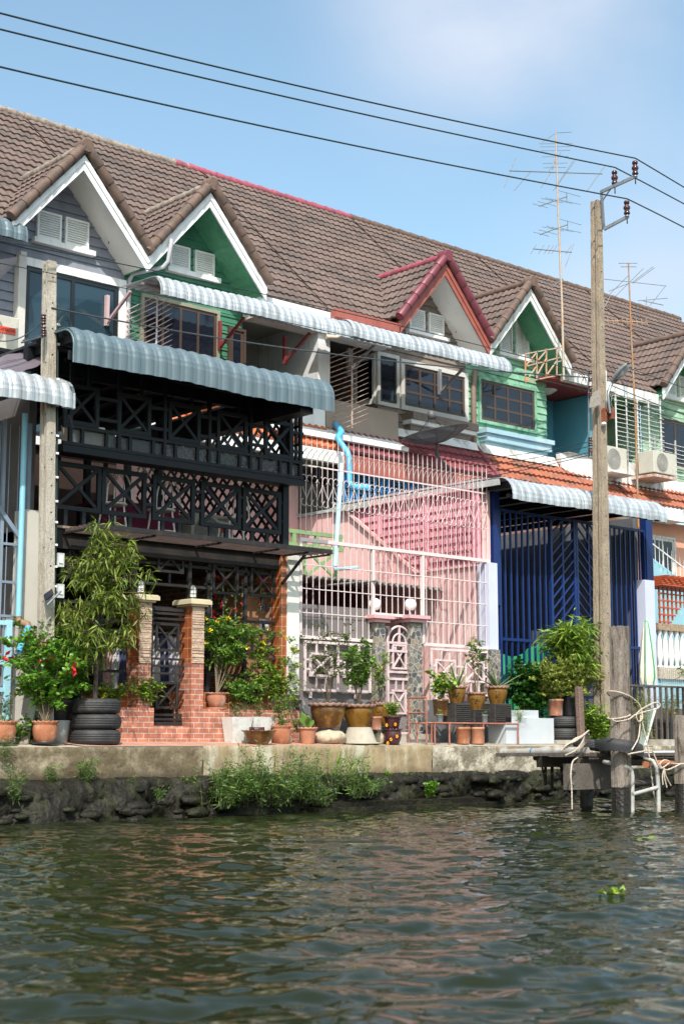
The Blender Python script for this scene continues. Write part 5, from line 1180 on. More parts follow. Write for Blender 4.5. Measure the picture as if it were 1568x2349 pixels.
def mid_awning():
    Ya = 18.35
    for (x_a, x_b, lab, ya, yb) in ((352, 802, 'white ribbed metal awning over the green house balcony', 664, 785), (806, 1171, 'white ribbed metal awning over the brown house windows', 785, 849)):
        xa = pY(x_a+18 if x_a < 400 else x_a, ya, Ya).x; xb = pY(x_b, yb, Ya).x
        z1 = pY(x_a+18, ya, Ya).z; z2 = pY(x_b, yb+2, Ya).z; print('mid', xa, xb, z1, z2); 
        t = thing('awning', lab, 'awning', ((xa+xb)/2, Ya, 6.8)); zb = 6.58 if x_a < 400 else 6.62
        zb = (z1+z2)/2
        awning(t, xa, xb, lip(Ya, zb, .24, .85, .04, 12, .07), SHEETW, .155, .026, 6, crimp=.005)
        s = MB(); br = M('faded_red_bracket', (.20, .035, .035), .6) if x_a < 400 else M('grey_bracket', (.2, .2, .21), .5)
        br2 = M('faded_pink_bracket', (.48, .34, .36), .6)
        xs_ = (xa+.05, xa+2.3, xb-.12) if x_a < 400 else (xa+1.35, xb-.3)
        for i, x in enumerate(xs_):
            s = MB(); s.box(x-.028, x+.028, YW-.12, YW-.05, zb-.16, zb+.34); s.bar((x, YW-.1, zb-.12), (x, YW-.75, zb+.26), .045, .04); s.build('bracket', br2 if (i == 0 and x_a < 400) else br, t)
        s = MB(); s.box(xa, xb, Ya+.5, Ya+.54, zb+.27, zb+.31); s.build('purlin', M('grey_bracket', (.2, .2, .21), .5), t)
        s = MB(); P = lip(Ya-.014, zb-.01, .255, .1, 0, 10, .07); e = xa-.0 if x_a < 400 else xb-.02; s.grid([[(e-.02, a, b) for a, b in P], [(e+.16, a, b) for a, b in P]], False) if x_a < 400 else s.grid([[(xa-.1, a, b) for a, b in P], [(xa+.12, a, b) for a, b in P]], False); s.build('end_flashing', SHEETW, t)
    # spiky bar screens closing the balcony ends
    for (xx, ytop, ybot, lab, n) in ((X0+.02, 650, 860, 'spiked rack of bars at the left end of the green house balcony', 18), (BX[1]+.15, 775, 985, 'rusting spiked rack of bars between green and brown houses', 16)):
        m = WPK if n == 18 else M('rusting_white_steel', (.55, .44, .40), .6, .2, 6, stain=(.35, .14, .05), samt=.8, sscale=8, spot=.52)
        t = thing('spiked_bars', lab, 'security bars', (xx, 19.4, 5.6)); zt = pX(370 if n == 18 else 800, ytop, xx).z if False else (7.0 if n == 18 else 6.85)
        z0 = 5.55 if n == 18 else 5.5
        s = MB(); s.box(xx-.01, xx+.01, 19.05, 19.07, z0-.05, zt); s.box(xx-.01, xx+.01, YW-.1, YW-.08, z0, zt); s.each('upright', m, t)
        for i in range(n):
            z = z0+(zt-z0)*i/(n-1); s = MB(); s.tube([(xx, YW-.05, z-.06), (xx, 19.06, z+.0), (xx, 18.76, z+.04), (xx, 18.64, z+.055)], [.0085, .0085, .007, .002], 5); s.build('spike', m, t)
    t = thing('awning', 'blue-grey ribbed awning end at the upper left edge', 'awning', (10.9, 19.2, 7)); Ya = 19.3; xb = pY(62, 548, Ya).x; zb = pY(55, 556, Ya).z
    awning(t, 9.4, xb, lip(Ya, zb, .2, .35, .03, 10, .10), STEELB, .19, .03, 6, crimp=.005)
    s = MB(); s.box(9.4, xb-.03, Ya+.03, Ya+.07, zb+.04, zb+.08); s.build('purlin', NAVY, t)
    xb = pY(46, 760, 19.35).x; xa = xb-.75; z1 = pY(40, 728, 19.35).z; z0 = pY(40, 805, 19.35).z
    t = thing('air_conditioner', 'air conditioner with a red maker plate beside the big white-framed window, left edge', 'air conditioner', ((xa+xb)/2, 19.6, z0))
    aircon(t, xa, xb, z0, z1, 19.7, .32); s = MB(); s.box(xb-.32, xb-.06, 19.368, 19.378, z1-.27, z1-.17); o = s.build('maker_plate', M('red_plate', (.6, .06, .03)), t)
    text(o, 'HITACHI', .06, (xb-.19, 19.366, z1-.22), RX, BLKF)
    s = MB(); s.box(xa, xb, 19.3, 19.75, z0-.06, z0-.01); s.build('bracket', NAVY, t)
    # black mesh dish edge and purple canvas at the left
    s = MB(); P = [[pY(0+22*(j/4)*1.8, 595+(14*i/6)-6*j/4+30*i/6*(1-j/4), 18.8-.05*i) for j in range(5)] for i in range(7)]; s.grid(P); tag(s.build('dish_mesh', M('black_mesh', (.03, .03, .035), .6)), 'edge of a black mesh satellite dish at the left edge, below the ribbed awning end', 'satellite dish')
    a = pY(-40, 835, 15.9); b = pY(96, 790, 15.9); c = pY(96, 833, 15.5); d = pY(-40, 900, 15.5)
    s = MB(); s.grid([[a+(b-a)*i/12+Vector((0, 0, -.02*math.sin(i))) for i in range(13)], [d+(c-d)*i/12+Vector((0, 0, -.015*math.sin(i*1.3))) for i in range(13)]]); o = s.build('canvas_blind', M('purple_grey_canvas', (.11, .09, .11), .6, .2, 2, stain=(.16, .13, .14), samt=.6, sscale=3)); tag(o, 'purple-grey canvas blind sloping behind the left concrete pole', 'blind')
mid_awning()
# ================================================================== poles, wires, aerials, dish, street lamp
def cpole(name, label, bot, top, Yb, w0, w1, base_z, mat):
    P = pY(bot[0], bot[1], Yb); T = pY(top[0], top[1], Yb); d = (T-P)/(T.z-P.z); B = P+d*(base_z-P.z)
    t = thing(name, label, 'pole', (B.x, B.y, B.z))
    s = MB(); n = 24; R = []
    (a0, b0), (a1, b1) = w0, w1
    def ring(f):
        c = B+(T-B)*f; a = a0+(a1-a0)*f; b = b0+(b1-b0)*f; g = .30*b; e = .22*a
        pts = [(-a/2, -b/2), (a/2, -b/2), (a/2, b/2), (-a/2, b/2)]
        if f < 1.1: pts = [(-a/2, -b/2), (a/2, -b/2), (a/2, b/2), (-a/2, b/2), (-a/2, g*.5), (-a/2+e, g*.4), (-a/2+e, -g*.4), (-a/2, -g*.5)]
        return [(c.x+u, c.y+v, c.z) for u, v in pts]
    for i in range(n+1): R.append(ring(i/n))
    m = len(R[0]); V = [p for r in R for p in r]; F = [(i*m+k, i*m+(k+1) % m, (i+1)*m+(k+1) % m, (i+1)*m+k) for i in range(n) for k in range(m)]+[tuple(range(n*m, n*m+m))]
    s.add(V, F); s.build('shaft', mat, t)
    s = MB(); H = T.z-B.z; z = .5
    while z < H-.15:
        f = z/H; c = B+(T-B)*f; b = b0+(b1-b0)*f; a = a0+(a1-a0)*f
        s.tube([(c.x+.01, c.y-b/2-.002, c.z), (c.x+.01, c.y-b/2+.01, c.z)], .011, 8)
        if int(z*3) % 2: s.tube([(c.x-a/2-.002, c.y-b*.33, c.z-.1), (c.x-a/2+.01, c.y-b*.33, c.z-.1)], .010, 8)
        z += .31
    s.build('bolt_holes', BLKF, t)
    return t, B, T
CONC = M('pole_concrete', (.37, .335, .285), .95, .18, 3, bump=.8, bscale=40, stain=(.26, .21, .15), samt=.6, sscale=3, fine=.25, drip=1)
CONCB = M('brown_pole_concrete', (.28, .225, .168), .95, .2, 4, bump=.9, bscale=45, stain=(.40, .22, .11), samt=.5, sscale=1.6, fine=.3, drip=1, spot=.6)
tL, BL, TL = cpole('utility_pole', 'pale concrete pole at the left in front of the blue-grey terrace roof, with bolt holes', (105, 1480), (114, 601), 15.12, (.135, .17), (.115, .13), 0, CONC)
tR, BR, TR = cpole('utility_pole', 'tall brown concrete pole in front of the blue gate carrying three insulators', (1381, 1500), (1366, 462), 14.95, (.20, .22), (.115, .15), 0, CONCB)
ZNC = M('galvanised_steel', (.25, .27, .29), .45, .15, 6, metal=.6)
WIRE = M('black_wire', (.015, .03, .03), .5)
PORC = M('brown_porcelain', (.055, .02, .022), .15)
def pole_gear():
    t = thing('crossarm_bracket', 'galvanised steel bracket with two arms at the top of the brown concrete pole', 'bracket', (TR.x, TR.y-.1, TR.z-.3))
    a = pY(1378, 440, 14.84); b = pY(1384, 526, 14.84); c = pY(1458, 404, 14.20); e = pY(1440, 496, 14.42)
    s = MB(); s.bar(a+Vector((0, 0, .02)), b, .035, .035); s.build('upright', ZNC, t)
    s = MB(); s.bar(a, c, .04, .05); s.build('upper_arm', ZNC, t); s = MB(); s.bar(b, e, .04, .05); s.build('lower_arm', ZNC, t)
    s = MB(); s.bar(a+(b-a)*.25, a+(c-a)*.3, .02, .02); s.build('strut', ZNC, t)
    proto = None; tops = []
    for i, (q, Y, lb) in enumerate((((1409, 432), 14.60, 'brown porcelain insulator on the upper arm, nearer the pole'), ((1456, 410), 14.22, 'brown porcelain insulator at the outer end of the upper arm'), ((1437, 501), 14.44, 'brown porcelain insulator on the lower arm of the bracket'))):
        p = pY(q[0], q[1], Y)
        if proto is None:
            proto = thing('insulator', lb, 'insulator', p, 'porcelain insulators on the brown pole')
            s = MB(); s.lathe(p, [(0, -.09), (.010, -.09), (.010, .02), (.035, .025), (.035, .05), (.02, .06)], 14); s.build('pin', ZNC, proto)
            s = MB(); s.lathe(p, [(.03, .06), (.052, .075), (.050, .10), (.035, .13), (.048, .15), (.058, .175), (.052, .20), (.036, .215), (.034, .245), (.046, .25), (.046, .285), (.03, .30), (0, .305)], 20); s.build('porcelain_body', PORC, proto)
        else: copy_tree(proto, loc=p, label=lb)
        tops.append(p+Vector((0, 0, .27)))
    return tops
tops = pole_gear()
def wire(pts, Y0, Y1, r, label, n=22, name='power_line', mat=None, name2='wire'):
    # a parabola through three measured picture points, hung in a slanting vertical plane
    (xa, ya), (xm, ym), (xb, yb) = pts; P = []
    for i in range(n+1):
        u = i/n; x = xa+(xb-xa)*u
        y = ya*(x-xm)*(x-xb)/((xa-xm)*(xa-xb))+ym*(x-xa)*(x-xb)/((xm-xa)*(xm-xb))+yb*(x-xa)*(x-xm)/((xb-xa)*(xb-xm))
        P.append(pY(x, y, Y0+(Y1-Y0)*u))
    s = MB(); s.tube(P, r, 6); o = s.build(name, mat or WIRE); tag(o, label, name2); return o
wire(((-80, 9), (784, 220), (1456, 363)), 13.6, 14.22, .011, 'highest black overhead line crossing the sky to the outer insulator')
wire(((-80, 47), (784, 251), (1409, 384)), 13.9, 14.6, .011, 'middle black overhead line crossing the sky to the inner insulator')
wire(((-80, 134), (784, 328), (1437, 456)), 13.8, 14.44, .011, 'lowest black sky line, running to the insulator on the lower arm')
wire(((1456, 363), (1568, 430), (1760, 548)), 14.22, 14.9, .011, 'black line leaving the outer insulator for the right edge')
wire(((1409, 384), (1568, 468), (1760, 575)), 14.6, 15.2, .011, 'black line leaving the inner insulator for the right edge')
wire(((1437, 456), (1568, 522), (1760, 628)), 14.44, 15.0, .011, 'black line leaving the lower-arm insulator for the right edge')
wire(((-60, 541), (388, 628), (1352, 858)), 15.0, 15.0, .0065, 'thin black cable across the gables above the white awnings')
wire(((-60, 592), (530, 712), (1352, 898)), 15.0, 15.0, .0055, 'thin black cable passing in front of the white corrugated awnings')
wire(((118, 706), (500, 775), (1352, 866)), 15.05, 15.0, .010, 'twisted heavy grey cable from the left pole to the brown pole', mat=M('grey_twisted_cable', (.05, .055, .06), .5))
for (a, b, c, lb) in (((1392, 828), (1480, 858), (1640, 918), 'thin wire highest of those leaving the brown pole to the right'), ((1403, 885), (1480, 917), (1640, 980), 'wire passing just under the street lamp head to the right edge'), ((1403, 900), (1480, 935), (1640, 1000), 'wire crossing the middle of the bird-cage bars to the right edge'), ((1403, 918), (1480, 949), (1640, 1012), 'lowest wire crossing the bird-cage bars to the right edge')):
    wire((a, b, c), 15.0, 16.5, .0075, lb, 10)
for (a, b, c, lb) in (((1062, 1056), (1210, 1040), (1358, 1012), 'topmost of the wires over the orange tiles, left of the brown pole'), ((1064, 1072), (1210, 1053), (1358, 1022), 'second wire over the orange tiles, left of the brown pole'), ((1060, 1090), (1210, 1068), (1358, 1036), 'third wire over the orange tiles, left of the brown pole'), ((1066, 1102), (1210, 1076), (1358, 1042), 'lowest wire over the orange tiles, left of the brown pole')):
    wire((a, b, c), 18.6, 15.0, .0065, lb, 10)
wire(((0, 1004-222), (60, 768), (100, 734)), 15.3, 15.05, .007, 'sagging service cable reaching the left pole from the left edge', 10)
def spools():
    for (x, ys, Y, lab, T_) in ((97, (728, 740, 756, 768), 15.0, 'rack of brown spool insulators on the left pole', BL), (1349, (855, 872, 890, 906, 1008, 1020, 1032, 1042), 14.85, 'long rack of brown spool insulators on the left side of the brown pole', BR)):
        p0 = pY(x, ys[0], Y); t = thing('insulator_rack', lab, 'insulators', p0)
        s = MB(); s.bar(pY(x, ys[0]-8, Y), pY(x, ys[-1]+8, Y), .015, .02); s.build('backing_strap', ZNC, t)
        for y in ys:
            p = pY(x, y, Y); s = MB(); s.lathe((p.x, p.y-.03, p.z-.03), [(0, 0), (.032, .004), (.032, .02), (.018, .03), (.032, .04), (.032, .056), (0, .06)], 12); s.build('spool', PORC, t)
    # loops of slack cable
    g = random.Random(3)
    for (x, y, Y, r, n, lab) in ((150, 742, 15.0, .13, 3, 'loops of slack black cable hanging right of the left pole'), (1335, 880, 14.9, .12, 3, 'loops of slack cable left of the brown pole, under the oxblood ceiling'), (1405, 925, 14.9, .10, 3, 'loops of slack pale cable below the rusty lamp bracket')):
        c = pY(x, y, Y); s = MB()
        for k in range(n):
            rr = r*g.uniform(.6, 1.2); o_ = Vector((g.uniform(-.05, .05), 0, g.uniform(-.08, .08)))
            s.tube([c+o_+Vector((rr*math.cos(a*.33)*.8, .02*k, rr*math.sin(a*.33)*1.2)) for a in range(16)], .005, 5)
        tag(s.build('cable_loops', WIRE if k and x < 1400 else M('pale_cable', (.5, .5, .48), .6)), lab, 'cable')
    # conduit and clips on the left pole, meters, solar lamp
    t = thing('conduit', 'black conduit with white clips running down the right side of the left pole', 'cable', (BL.x+.1, BL.y, .5))
    s = MB(); P = [pY(x, y, 15.12) for x, y in ((134, 700), (132, 900), (131, 1000), (130, 1150), (127, 1300), (124, 1440))]; s.tube(P, .014, 6); s.build('cable', WIRE, t)
    s = MB()
    for y in (745, 790, 870, 930, 1000, 1040, 1095, 1150, 1198, 1250, 1300, 1345): p = pY(134-(y-700)*.012, y, 15.1); s.box(p.x-.02, p.x+.02, p.y-.02, p.y+.02, p.z-.012, p.z+.012)
    s.build('clips', WHT, t)
    t = thing('solar_lamp', 'small tilted solar panel lamp clamped to the left pole', 'lamp', pY(117, 1370, 15.0))
    a = pY(105, 1376, 14.9); b = pY(124, 1362, 14.9); s = MB(); s.prism([a, b, b+Vector((.03, .09, .07)), a+Vector((.03, .09, .07))], (0, .01, -.02)); s.build('panel', M('solar_black', (.02, .02, .03), .2), t)
    s = MB(); s.tube([a+Vector((.02, 0, -.06)), b+Vector((.12, .05, .04))], .014, 8); s.build('arm', ZNC, t)
    p = pY(137, 1290, 15.05)
    for (y, lb) in ((1285, 'glass-fronted electricity meter on the left pole, upper of two'), (1356, 'glass-fronted electricity meter on the left pole, behind the solar lamp')):
        p = pY(138, y, 15.15); t = thing('electricity_meter', lb, 'meter', p); s = MB(); s.box(p.x-.05, p.x+.04, 15.12, 15.2, p.z-.08, p.z+.08); s.build('case', M('meter_glass', (.45, .47, .45), .2), t)
        s = MB(); s.box(p.x-.03, p.x+.02, 15.11, 15.119, p.z-.04, p.z+.05); s.build('dial', WHT, t)
spools()
def street_lamp():
    t = thing('street_lamp', 'grey street lamp head on a curved arm clamped to the brown concrete pole', 'street lamp', pY(1398, 970, 14.85))
    ar = [pY(x, y, 14.75) for x, y in ((1398, 948), (1395, 925), (1393, 905), (1399, 885), (1408, 872))]
    s = MB(); s.tube(ar, .022, 10); s.build('arm', ZNC, t)
    a = pY(1407, 880, 14.75); b = pY(1440, 835, 14.35); c = (a+b)/2; d = (b-a); L_ = d.length; d.normalize(); up = Vector((-.4, -.2, .9)); sd = d.cross(up).normalized(); up = sd.cross(d).normalized()
    s = MB(); P = []
    for i in range(13):
        u = i/12; w_ = .085*math.sin(math.pi*min(1, .12+u*.8))**.6; h = .085*math.sin(math.pi*min(1, .1+u*.85))**.7
        P.append([a+d*(L_*u)+sd*(w_*math.cos(math.pi*k/10))+up*(h*math.sin(math.pi*k/10)) for k in range(11)])
    s.grid(P); hd = s.build('hood', M('lamp_hood_grey', (.22, .23, .24), .5), t); md = hd.modifiers.new('t', 'SOLIDIFY'); md.thickness = .008
    s = MB(); P = []
    for i in range(11):
        u = .25+.72*i/10; w_ = .075*math.sin(math.pi*min(1, .12+u*.8))**.6
        P.append([a+d*(L_*u)+sd*(w_*math.cos(math.pi*k/8))-up*(.065*math.sin(math.pi*k/8)*math.sin(math.pi*i/10)**.5) for k in range(9)])
    s.grid(P); lm = M('lamp_lens', (.55, .58, .58), .1); lm.node_tree.nodes['Principled BSDF'].inputs['Alpha'].default_value = .5; s.build('lens', lm, t)
    s = MB(); s.ell(tuple(a+d*(L_*.55)), (.035, .035, .05), 8, 10); s.build('bulb', M('opal_glass', (.8, .8, .76)), t)
    p = pY(1395, 950, 14.8); s = MB(); s.box(p.x-.10, p.x+.06, 14.78, 14.86, p.z+.03, p.z+.09); s.box(p.x-.0, p.x+.07, 14.74, 14.9, p.z-.08, p.z+.10); s.box(p.x-.12, p.x-.07, 14.78, 14.86, p.z-.15, p.z+.06); s.build('rusty_clamp', M('rusty_iron', (.16, .05, .025), .85, .3, 9, stain=(.3, .1, .03), samt=.6, sscale=12), t)
    p = pY(1384, 972, 14.8); s = MB(); s.ell(p, (.045, .04, .03), 8, 12); tag(s.build('junction_box', WHT), 'small white round junction box under the rusty lamp clamp', 'junction box')
    a = pY(1362, 900, 14.80); s = MB(); s.prism([pY(1356, 905, 14.79), pY(1352, 935, 14.79), pY(1378, 928, 14.79), pY(1374, 893, 14.79)][::-1], (0, .02, 0)); tag(s.build('number_board', M('grey_weathered_board', (.30, .27, .24), .9, .2, 12, stain=(.15, .13, .12), samt=.6, sscale=14)), 'weathered grey board wired to the brown pole', 'board')
    s = MB(); s.bar(pY(1388, 850, 14.9), pY(1388, 945, 14.9), .03, .02); tag(s.build('conduit', M('cream_conduit', (.65, .62, .55), .5)), 'straight cream conduit on the right side of the brown pole', 'cable')
street_lamp()
def _unused_yagi(parent, c, boom, rods, rod, r=.006, name='yagi', mat=None, taper=.35):
    c = Vector(c); b = Vector(boom); rd = Vector(rod); s = MB(); s.tube([c-b/2, c+b/2], r*1.5, 6)
    for i in range(rods):
        f = i/(rods-1)-.5; q = c+b*f; k = 1-taper*(i/(rods-1)); s.tube([q-rd/2*k, q+rd/2*k], r*.75, 5)
    s.build(name, mat, parent)
def antennas():
    al = M('antenna_aluminium', (.20, .20, .20), .5, .15, metal=.4)
    rs = M('rusty_mast', (.42, .36, .30), .7, .3, 3, stain=(.40, .17, .05), samt=.8, sscale=3, spot=.55)
    Y = 19.0
    t = thing('tv_antenna', 'tall television mast stacked with many aerials above the mint green gable', 'antenna', pY(1292, 870, Y))
    s = MB(); s.tube([pY(1292, 872, Y), pY(1288, 700, Y), pY(1279, 480, Y), pY(1273, 305, Y)], [.025, .024, .02, .014], 8); s.build('mast', rs, t)
    c = lambda x, y: pY(x, y, Y)
    s = MB(); s.tube([c(1273, 305), c(1310, 303)], .006, 5); s.tube([c(1273, 306), c(1243, 326)], .006, 5); s.build('top_rods', al, t)
    for i, y in enumerate((330, 337, 346, 360, 375, 385)): s = MB(); s.tube([c(1236+i*2, y), c(1312-i*3, y-1)], .005, 5); s.build('rod', al, t)
    s = MB(); s.tube([c(1266, 388), c(1276, 338)], .012, 6); s.build('boom', al, t)
    s = MB(); s.tube([c(1168, 392), c(1380, 399)], .011, 6); s.build('long_boom', al, t)
    for (a, b) in (((1155, 430), (1182, 362)), ((1178, 437), (1218, 392)), ((1240, 430), (1262, 396)), ((1268, 437), (1316, 364)), ((1272, 432), (1318, 368)), ((1344, 440), (1388, 378)), ((1257, 395), (1285, 350))): s = MB(); s.tube([c(*a), c(*b)], .007, 5); s.build('rod', al, t)
    for (y0, dx) in ((459, 0), (524, 2)):
        s = MB(); s.tube([c(1236+dx, y0+14), c(1270, y0+2), c(1299, y0-8)], .012, 6)
        for (a, b) in (((1220, 8), (1256, 18)), ((1232, 3), (1275, 14)), ((1240, -4), (1290, 6)), ((1262, -3), (1312, 8)), ((1279, -22), (1330, -8)), ((1285, 0), (1330, 10)), ((1250, -6), (1270, 2))): s.tube([c(a[0]+dx, y0+a[1]), c(b[0]+dx, y0+b[1])], .005, 5)
        s.tube([c(1299+dx, y0-18), c(1299+dx, y0+5)], .010, 5); s.build('yagi_aerial', al, t)
    s = MB(); s.tube([c(1222, 571), c(1310, 579)], .010, 6)
    for x in (1222, 1240, 1253, 1262, 1270, 1303): s.tube([c(x-6, 582), c(x+7, 562)], .006, 5)
    s.tube([c(1295, 612), c(1315, 560)], .007, 5); s.build('small_aerial', al, t)
    s = MB(); s.tube([c(1262, 660), c(1290, 640)], .011, 6)
    for x in (1265, 1275, 1285): s.tube([c(x-8, 650), c(x+14, 645)], .006, 5)
    s.build('stub_aerial', al, t)
    # lattice bracket
    t = thing('antenna_bracket', 'rusty white lattice bracket holding the mast beside the mint green gable', 'bracket', c(1290, 850))
    rb = M('rusty_white_iron', (.45, .40, .33), .7, .3, 6, stain=(.50, .20, .06), samt=.85, sscale=6, spot=.5)
    for (a, b) in (((1202, 812), (1290, 796)), ((1206, 840), (1282, 820)), ((1204, 876), (1292, 858)), ((1204, 812), (1204, 876)), ((1230, 805), (1230, 868)), ((1252, 800), (1252, 864)), ((1276, 796), (1276, 862)), ((1204, 840), (1230, 808)), ((1230, 862), (1252, 822)), ((1206, 874), (1228, 842)), ((1230, 830), (1252, 804)), ((1252, 862), (1274, 830)), ((1278, 830), (1292, 826))):
        s = MB(); s.bar(pY(*a, 19.1), pY(*b, 19.1), .022, .022); s.build('strut', rb, t)
    Y = 18.9
    t = thing('tv_antenna', 'rust-streaked television mast with crossed aerials right of the brown pole', 'antenna', pY(1462, 1190, Y))
    s = MB(); s.tube([pY(1463, 1210, Y), pY(1456, 950, Y), pY(1446, 760, Y), pY(1440, 603, Y)], [.022, .022, .02, .014], 8); s.build('mast', M('orange_rusty_mast', (.26, .22, .16), .7, .3, 3, stain=(.34, .13, .03), samt=.9, sscale=2, spot=.5), t)
    c = lambda x, y: pY(x, y, Y)
    for (a, b) in (((1418, 604), (1460, 604)), ((1422, 612), (1458, 612)), ((1382, 640), (1526, 656)), ((1384, 688), (1440, 632)), ((1410, 680), (1474, 616)), ((1448, 648), (1496, 612)), ((1450, 650), (1500, 614)), ((1490, 700), (1526, 655)), ((1462, 690), (1530, 684)), ((1395, 668), (1440, 650))): s = MB(); s.tube([c(*a), c(*b)], .007, 5); s.build('rod', al, t)
    s = MB(); s.tube([c(1385, 735), c(1485, 740)], .010, 6)
    for x in range(1392, 1486, 11): s.tube([c(x, 729), c(x+3, 746)], .006, 5)
    s.build('yagi_aerial', rb, t)
    s = MB(); s.tube([c(1474, 690), c(1520, 700)], .008, 6); s.tube([c(1480, 705), c(1482, 680)], .008, 5); s.tube([c(1385, 705), c(1398, 680)], .01, 5); s.build('side_aerial', al, t)
antennas()
def dish():
    c = pY(1003, 1016, 18.65); ax = Vector((-.20, .10, 1)).normalized(); u = ax.cross(Vector((0, 1, 0))).normalized(); v = ax.cross(u)
    t = thing('satellite_dish', 'black mesh satellite dish with tripod feed over the maroon tiles', 'satellite dish', c)
    R = .60; dp = .19; m = M('dish_black_mesh', (.03, .03, .034), .6)
    m2 = M('dish_see_through_mesh', (.03, .03, .034), .6); m2.node_tree.nodes['Principled BSDF'].inputs['Alpha'].default_value = .9
    P = [[c+ax*(dp*(r/8)**2)+(u*math.cos(a*math.pi/24)+v*math.sin(a*math.pi/24))*(R*r/8) for a in range(49)] for r in range(9)]
    s = MB(); s.grid(P); s.build('mesh_reflector', m2, t)
    s = MB(); s.tube(P[8], .012, 6)
    for a in range(0, 48, 6): s.tube([P[r][a] for r in range(9)], .008, 5)
    s.build('ribs', m, t)
    f = c+ax*.50; s = MB(); 
    for a in (2, 14, 26, 38): s.tube([P[7][a], f], .007, 5)
    s.build('feed_struts', m, t)
    s = MB(); s.lathe((0, 0, 0), [(0, .10), (.055, .09), (.075, .03), (.08, -.06), (0, -.06)], 16); s.v = [tuple(f+ax*p[2]+u*p[0]+v*p[1]) for p in s.v]; s.build('feed_horn', M('feed_grey', (.09, .09, .10), .5), t)
    s = MB(); s.tube([c+ax*-.01, c+Vector((.02, .05, -.22)), pY(1036, 1085, 18.9)], .03, 8); s.build('stand', m, t)
dish()
# ================================================================== pots and plants
class Fol:
    def __init__(s, seed=0): s.P = []; s.D = []; s.L = []; s.W = []; s.g = np.random.default_rng(seed)
    def put(s, p, d, L, W): s.P.append(tuple(p)); s.D.append(tuple(d)); s.L.append(L); s.W.append(W)
    def build(s, name, mat, parent, droop=.25):
        if not s.P: return
        P = np.array(s.P); D = np.array(s.D); D /= np.linalg.norm(D, axis=1)[:, None]+1e-9; L = np.array(s.L)[:, None]; W = np.array(s.W)[:, None]; n = len(P)
        upv = np.array([0, 0, 1.])+s.g.normal(0, .45, (n, 3)); S = np.cross(D, upv); S /= np.linalg.norm(S, axis=1)[:, None]+1e-9; Nn = np.cross(S, D)
        dz = np.array([[0, 0, -1.]])*L*droop
        v0 = P; v1 = P+D*L*.42+S*W*.5+dz*.25; v2 = P+D*L*.45-Nn*W*.22+dz*.25; v3 = P+D*L*.42-S*W*.5+dz*.25; v4 = P+D*L+dz
        V = np.stack([v0, v1, v2, v3, v4], 1).reshape(-1, 3); b = np.arange(n)[:, None]*5
        F = np.concatenate([b+np.array([[0, 2, 1]]), b+np.array([[0, 3, 2]]), b+np.array([[1, 2, 4]]), b+np.array([[2, 3, 4]])], 0)
        off = np.array((0., 0., 0.)); p = parent
        while p is not None: off += np.array(p.location); p = p.parent
        V = V-off; me = bpy.data.meshes.new(name); me.vertices.add(len(V)); me.vertices.foreach_set('co', V.ravel()); me.loops.add(len(F)*3); me.loops.foreach_set('vertex_index', F.ravel())
        me.polygons.add(len(F)); me.polygons.foreach_set('loop_start', np.arange(len(F))*3); me.update(); me.validate(); me.materials.append(mat)
        o = bpy.data.objects.new(name, me); COL.objects.link(o); o.parent = parent; return o
def LM(name, c, tint, isl=.9, tr=.28, rough=.5): return M(name, c, rough, .12, 6, transl=tr, island=isl, tint=tint)
LEAF = {
 'dark': LM('dark_leaves', (.018, .060, .012), (.06, .15, .025)),
 'mid': LM('mid_leaves', (.055, .14, .02), (.19, .32, .04)),
 'lime': LM('lime_leaves', (.085, .19, .02), (.30, .40, .05)),
 'olive': LM('olive_leaves', (.055, .085, .018), (.17, .20, .05)),
 'hib': LM('hibiscus_leaves', (.07, .19, .02), (.20, .38, .035), rough=.35),
 'herb': LM('herb_leaves', (.16, .21, .03), (.42, .46, .10)),
 'weed': LM('weed_leaves', (.05, .12, .02), (.19, .29, .065)),
 'aloe': M('aloe_leaf', (.12, .20, .06), .45, .2, 9, stain=(.28, .30, .12), samt=.5, sscale=14),
 'banana': M('broad_leaf', (.13, .22, .03), .35, .15, 5, transl=.25),
}
STEM = M('brown_stem', (.10, .07, .045), .85, .2, 12); STEMP = M('pale_stem', (.19, .145, .095), .8, .2, 12); STEMG = M('green_stem', (.09, .12, .04), .7)
YEL = M('yellow_petals', (.85, .60, .01), .5, .1); REDP = M('red_petals', (.75, .02, .05), .5, .1); PUR = M('purple_petals', (.30, .18, .62), .5, .1)
def dep(p): return (Vector(p)-C0).dot(FW)
def gpt(x, Y, z, y=1690):
    p = pY(x, y, Y)
    for _ in range(3):
        # keep the picture column while setting the real height
        d = FW*1; q = Vector((p.x, Y, z)); v = q-C0; dd = v.dot(FW); sx = CX+FOC*v.dot(RT)/dd; p.x += (x-sx)*dd/FOC*1.25
    return Vector((p.x, Y, z))
